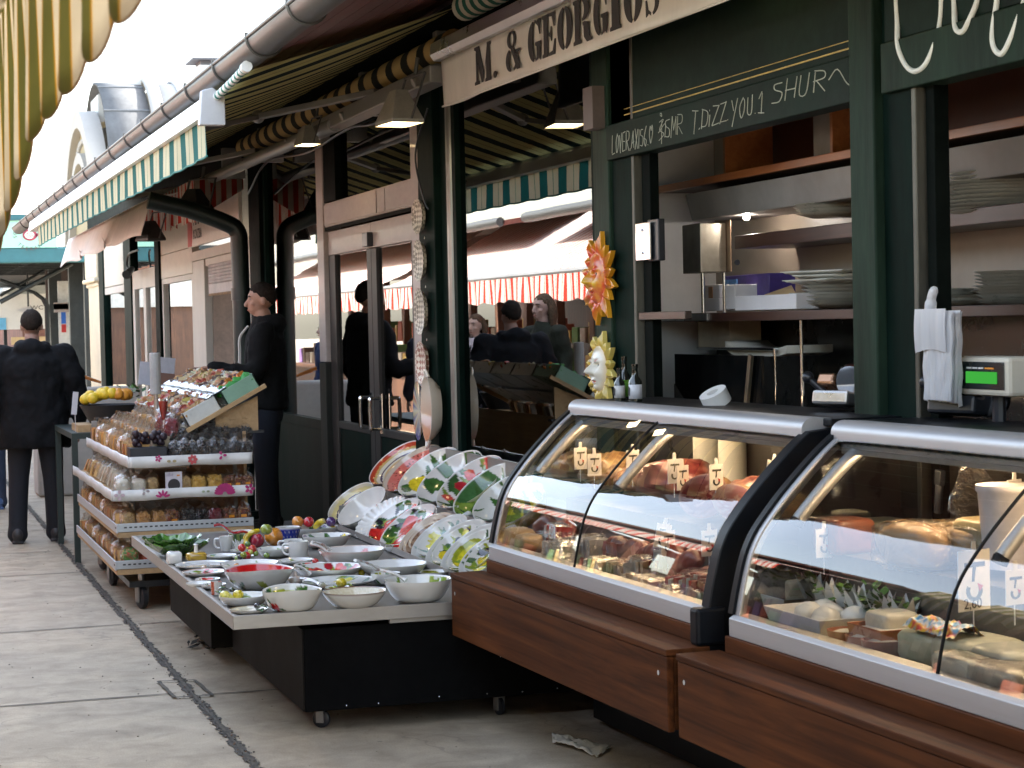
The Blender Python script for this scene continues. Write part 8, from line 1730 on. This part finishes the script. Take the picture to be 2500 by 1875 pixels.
# WC sign
p0, p1 = g(1, 72, 1322, 40), g(1, 146, 1347, 40); ws = tag(MB().prism([(p0.x, (p0.z+p1.z)/2), (p0.x+.15, p0.z), (p1.x, p0.z), (p1.x, p1.z), (p0.x+.15, p1.z)], lambda u, v, d: (u, d, v), 40, 40.06).build("wc_sign", WHITEP), "white arrow shaped WC sign hanging beyond the next pavilion", "sign")
text_obj("WC", (p0.z-p1.z)*.95, frame(Vector((p0.x+.25, 39.98, p1.z+.06)), Vector((1, 0, 0)), Vector((0, 0, 1)), Vector((0, -1, 0))), INK, ws, sx=1.3); child(MB().tube([(p1.x-.1, 40.03, p0.z), (p1.x-.1, 40.03, p0.z+1.2)], .02, 8), "hanger", DKST, ws)
p0 = g(1, 5, 1380, 44); bs = tag(MB().box2(p0.x-.8, p0.x+1.0, 44, 44.06, p0.z-.2, p0.z+.55).build("white_blue_sign", WHITEP), "bright white and blue sign far down the lane at the picture edge", "sign"); child(MB().box2(p0.x-.8, p0.x+.1, 43.98, 43.995, p0.z-.2, p0.z+.05), "blue_band", plain("light_blue", (.15, .45, .7), .5), bs); child(MB().box2(p0.x+.05, p0.x+.12, 44.07, 44.15, 0, p0.z-.2), "sign_post", DKST, bs)
# far stalls and pale houses
def house(x0, x1, y, h, label, c, rows, colsn, roof=(.25, .12, .08)):
    t = thing("apartment_house", label, "building", ((x0+x1)/2, y, 0)); child(MB().box2(x0, x1, y, y+14, 0, h), "wall", plain("house_wall", c, .8, 0, .06, .3), t); m = MB(); m.prism([(x0-.3, h), (x1+.3, h), (x1-1.5, h+1.6), (x0+1.5, h+1.6)], lambda u, v, d: (u, d, v), y-.3, y+14); child(m, "roof", plain("house_roof", roof, .8, 0, .2, 1), t)
    m = MB(); [m.box2(x0-.1, x1+.1, y-.25, y-.001, h*k_/rows-.25, h*k_/rows-.02) for k_ in range(1, rows+1)]; child(m, "cornice", plain("cornice_white", (.7, .68, .63), .8), t)
    for i in range(colsn):
        for j in range(rows):
            xx = x0+(i+.5)*(x1-x0)/colsn; zz = h*(j+.25)/rows; f = child(MB().box2(xx-.75, xx+.75, y-.1, y-.001, zz-.1, zz+1.4), "window", plain("window_frame_white", (.7, .7, .68), .6), t); MB().box2(xx-.55, xx+.55, y-.115, y-.101, zz+.05, zz+1.25).build("pane", plain("far_pane", (.25, .29, .33), .15), f)
house(-9, 4.6, 105, 4.6, "pale blue white apartment house at the end of the lane", (.60, .61, .62), 2, 7); house(5.2, 16, 118, 4.9, "pale cream apartment house partly behind the next pavilion", (.62, .6, .52), 2, 5)
t = thing("far_stall", "low far market stall with grey roof and reddish counter at the end of the lane", "stall", (4, 55, 0)); m = MB(); m.prism([(3.0, 2.2), (3.4, 2.8), (8, 3.1), (8, 2.2)], lambda u, v, d: (u, d, v), 54, 70); child(m, "roof", plain("grey_canopy", (.3, .33, .34), .6), t); child(MB().box2(3.6, 7.8, 54.2, 70, 0, 2.2), "wall", plain("reddish_stall", (.22, .1, .08), .7, 0, .4, 2), t); child(MB().box2(3.3, 7.8, 54.1, 54.15, 1.3, 1.5), "counter", plain("tan_counter", (.5, .36, .2), .6), t)
t = thing("far_stall", "low far market stall with pale awning left of the far grey roofed one", "stall", (1.6, 62, 0)); m = MB(); m.prism([(.6, 2.3), (.2, 2.9), (-4, 3.4), (-4, 2.3)], lambda u, v, d: (u, d, v), 61, 80); child(m, "roof", plain("pale_awning_cloth", (.6, .6, .56), .8), t); child(MB().box2(-4, .5, 61.2, 80, 0, 2.3), "wall", BRN, t)
# barrel vaulted hall with a cream gable
HY = 82.0; hall = thing("vaulted_hall", "barrel vaulted hall with an arched cream gable rising behind the gutter", "building", (10, HY+6, 0))
tp = aty(1, 620, 331, HY+3.5); gx0 = aty(1, 400, 480, HY).x; zr = tp.z; Rr_ = 6.5; CYH = HY+6.5
SL = plain("grey_vault", (.12, .122, .125), .9, .0, .2, .6, .1, 20, 0, (1, 1, .3), .05); LMT = plain("pale_vault", (.45, .44, .42), .9, .0, .08, .4); CRM = plain("cream_gable", (.30, .245, .14), .8, 0, .1, .8); WST = plain("white_stone_rib", (.32, .30, .27), .7, 0, .05, 1)
def vault(x0, x1, r_, mat, nm, zc, segs=40, a0=0., a1=PI):
    m = MB(); m.grid(lambda u, v: (x0+(x1-x0)*v, CYH-r_*math.cos(a0+(a1-a0)*u), zc+r_*1.15*math.sin(a0+(a1-a0)*u)), segs, 2); return child(m, nm, mat, hall, smooth=40, solid=.1)
zc = zr-Rr_*1.15
xa = gx0+.7; xb = aty(1, 590, 340, CYH).x; xc = aty(1, 720, 335, CYH).x
vault(xa, xb, Rr_, SL, "vault_roof", zc); vault(xb, xb+.55, Rr_+.2, WST, "vault_rib", zc); vault(xb+.55, 24, Rr_, LMT, "vault_roof", zc)  # roof is darker grey before the white rib, paler beyond it
for k_ in range(4): vault(xc+k_*2.3, xc+.28+k_*2.3, Rr_+.12, plain("grey_rib", (.33, .33, .33), .5), "vault_rib", zc)
for j in range(9):
    m = MB(); a = .25+j*.33; m.tube([(xa, CYH-(Rr_+.05)*math.cos(a), zc+(Rr_+.05)*1.15*math.sin(a)), (xb, CYH-(Rr_+.05)*math.cos(a), zc+(Rr_+.05)*1.15*math.sin(a))], .05, 6); child(m, "roof_seam", plain("dark_seam", (.1, .11, .12), .5), hall)
# arched gable wall facing the lane
ga = [(CYH-(Rr_+.9)*math.cos(t_)*1.0, zc-2.1+(Rr_+.9)*1.12*math.sin(t_)) for t_ in np.linspace(0, PI, 40)]
m = MB(); m.prism([(CYH-Rr_-.9, 0)]+ga+[(CYH+Rr_+.9, 0)], lambda u, v, d: (d, u, v), gx0+.25, gx0+.55); child(m, "gable_wall", CRM, hall)
m = MB(); 
for r0, r1, dx in ((Rr_+1.0, Rr_+.35, 0), (Rr_-.6, Rr_-1.0, .05)):
    n = 40; vs = []
    for t_ in np.linspace(0, PI, n):
        for (rr_, d) in ((r0, gx0-.1+dx), (r1, gx0-.1+dx), (r1, gx0+.65-dx*8), (r0, gx0+.65-dx*8)): vs.append((d, CYH-rr_*math.cos(t_), zc-2.1+rr_*1.12*math.sin(t_)))
    m.add(vs, [(4*i+j, 4*i+(j+1) % 4, 4*i+4+(j+1) % 4, 4*i+4+j) for i in range(n-1) for j in range(4)])
child(m, "arch_moulding", WST, hall, smooth=40)
m = MB()
for t_ in np.linspace(.1, PI-.1, 44): m.ball((gx0+.2, CYH-(Rr_-.15)*math.cos(t_), zc-2.1+(Rr_-.15)*1.12*math.sin(t_)), .13, None, None, None, 6, 4)
child(m, "dentil", WST, hall)
child(MB().box2(xa+.1, 24, HY+.2, HY+12.8, 0, zc+1.5), "hall_wall", CRM, hall)
lt0, lt1 = aty(1, 432, 395, HY+4), aty(1, 585, 345, HY+6); m = MB(); m.prism([(lt0.x, lt0.z-1.2), (lt0.x, lt0.z), (lt0.x+.6, lt0.z+.35), (xb, zr+.1), (xb, zr-1.5)], lambda u, v, d: (u, d, v), CYH-1.5, CYH+1.5); child(m, "ridge_block", plain("ridge_grey", (.5, .5, .48), .6, 0, .08, .8), hall)
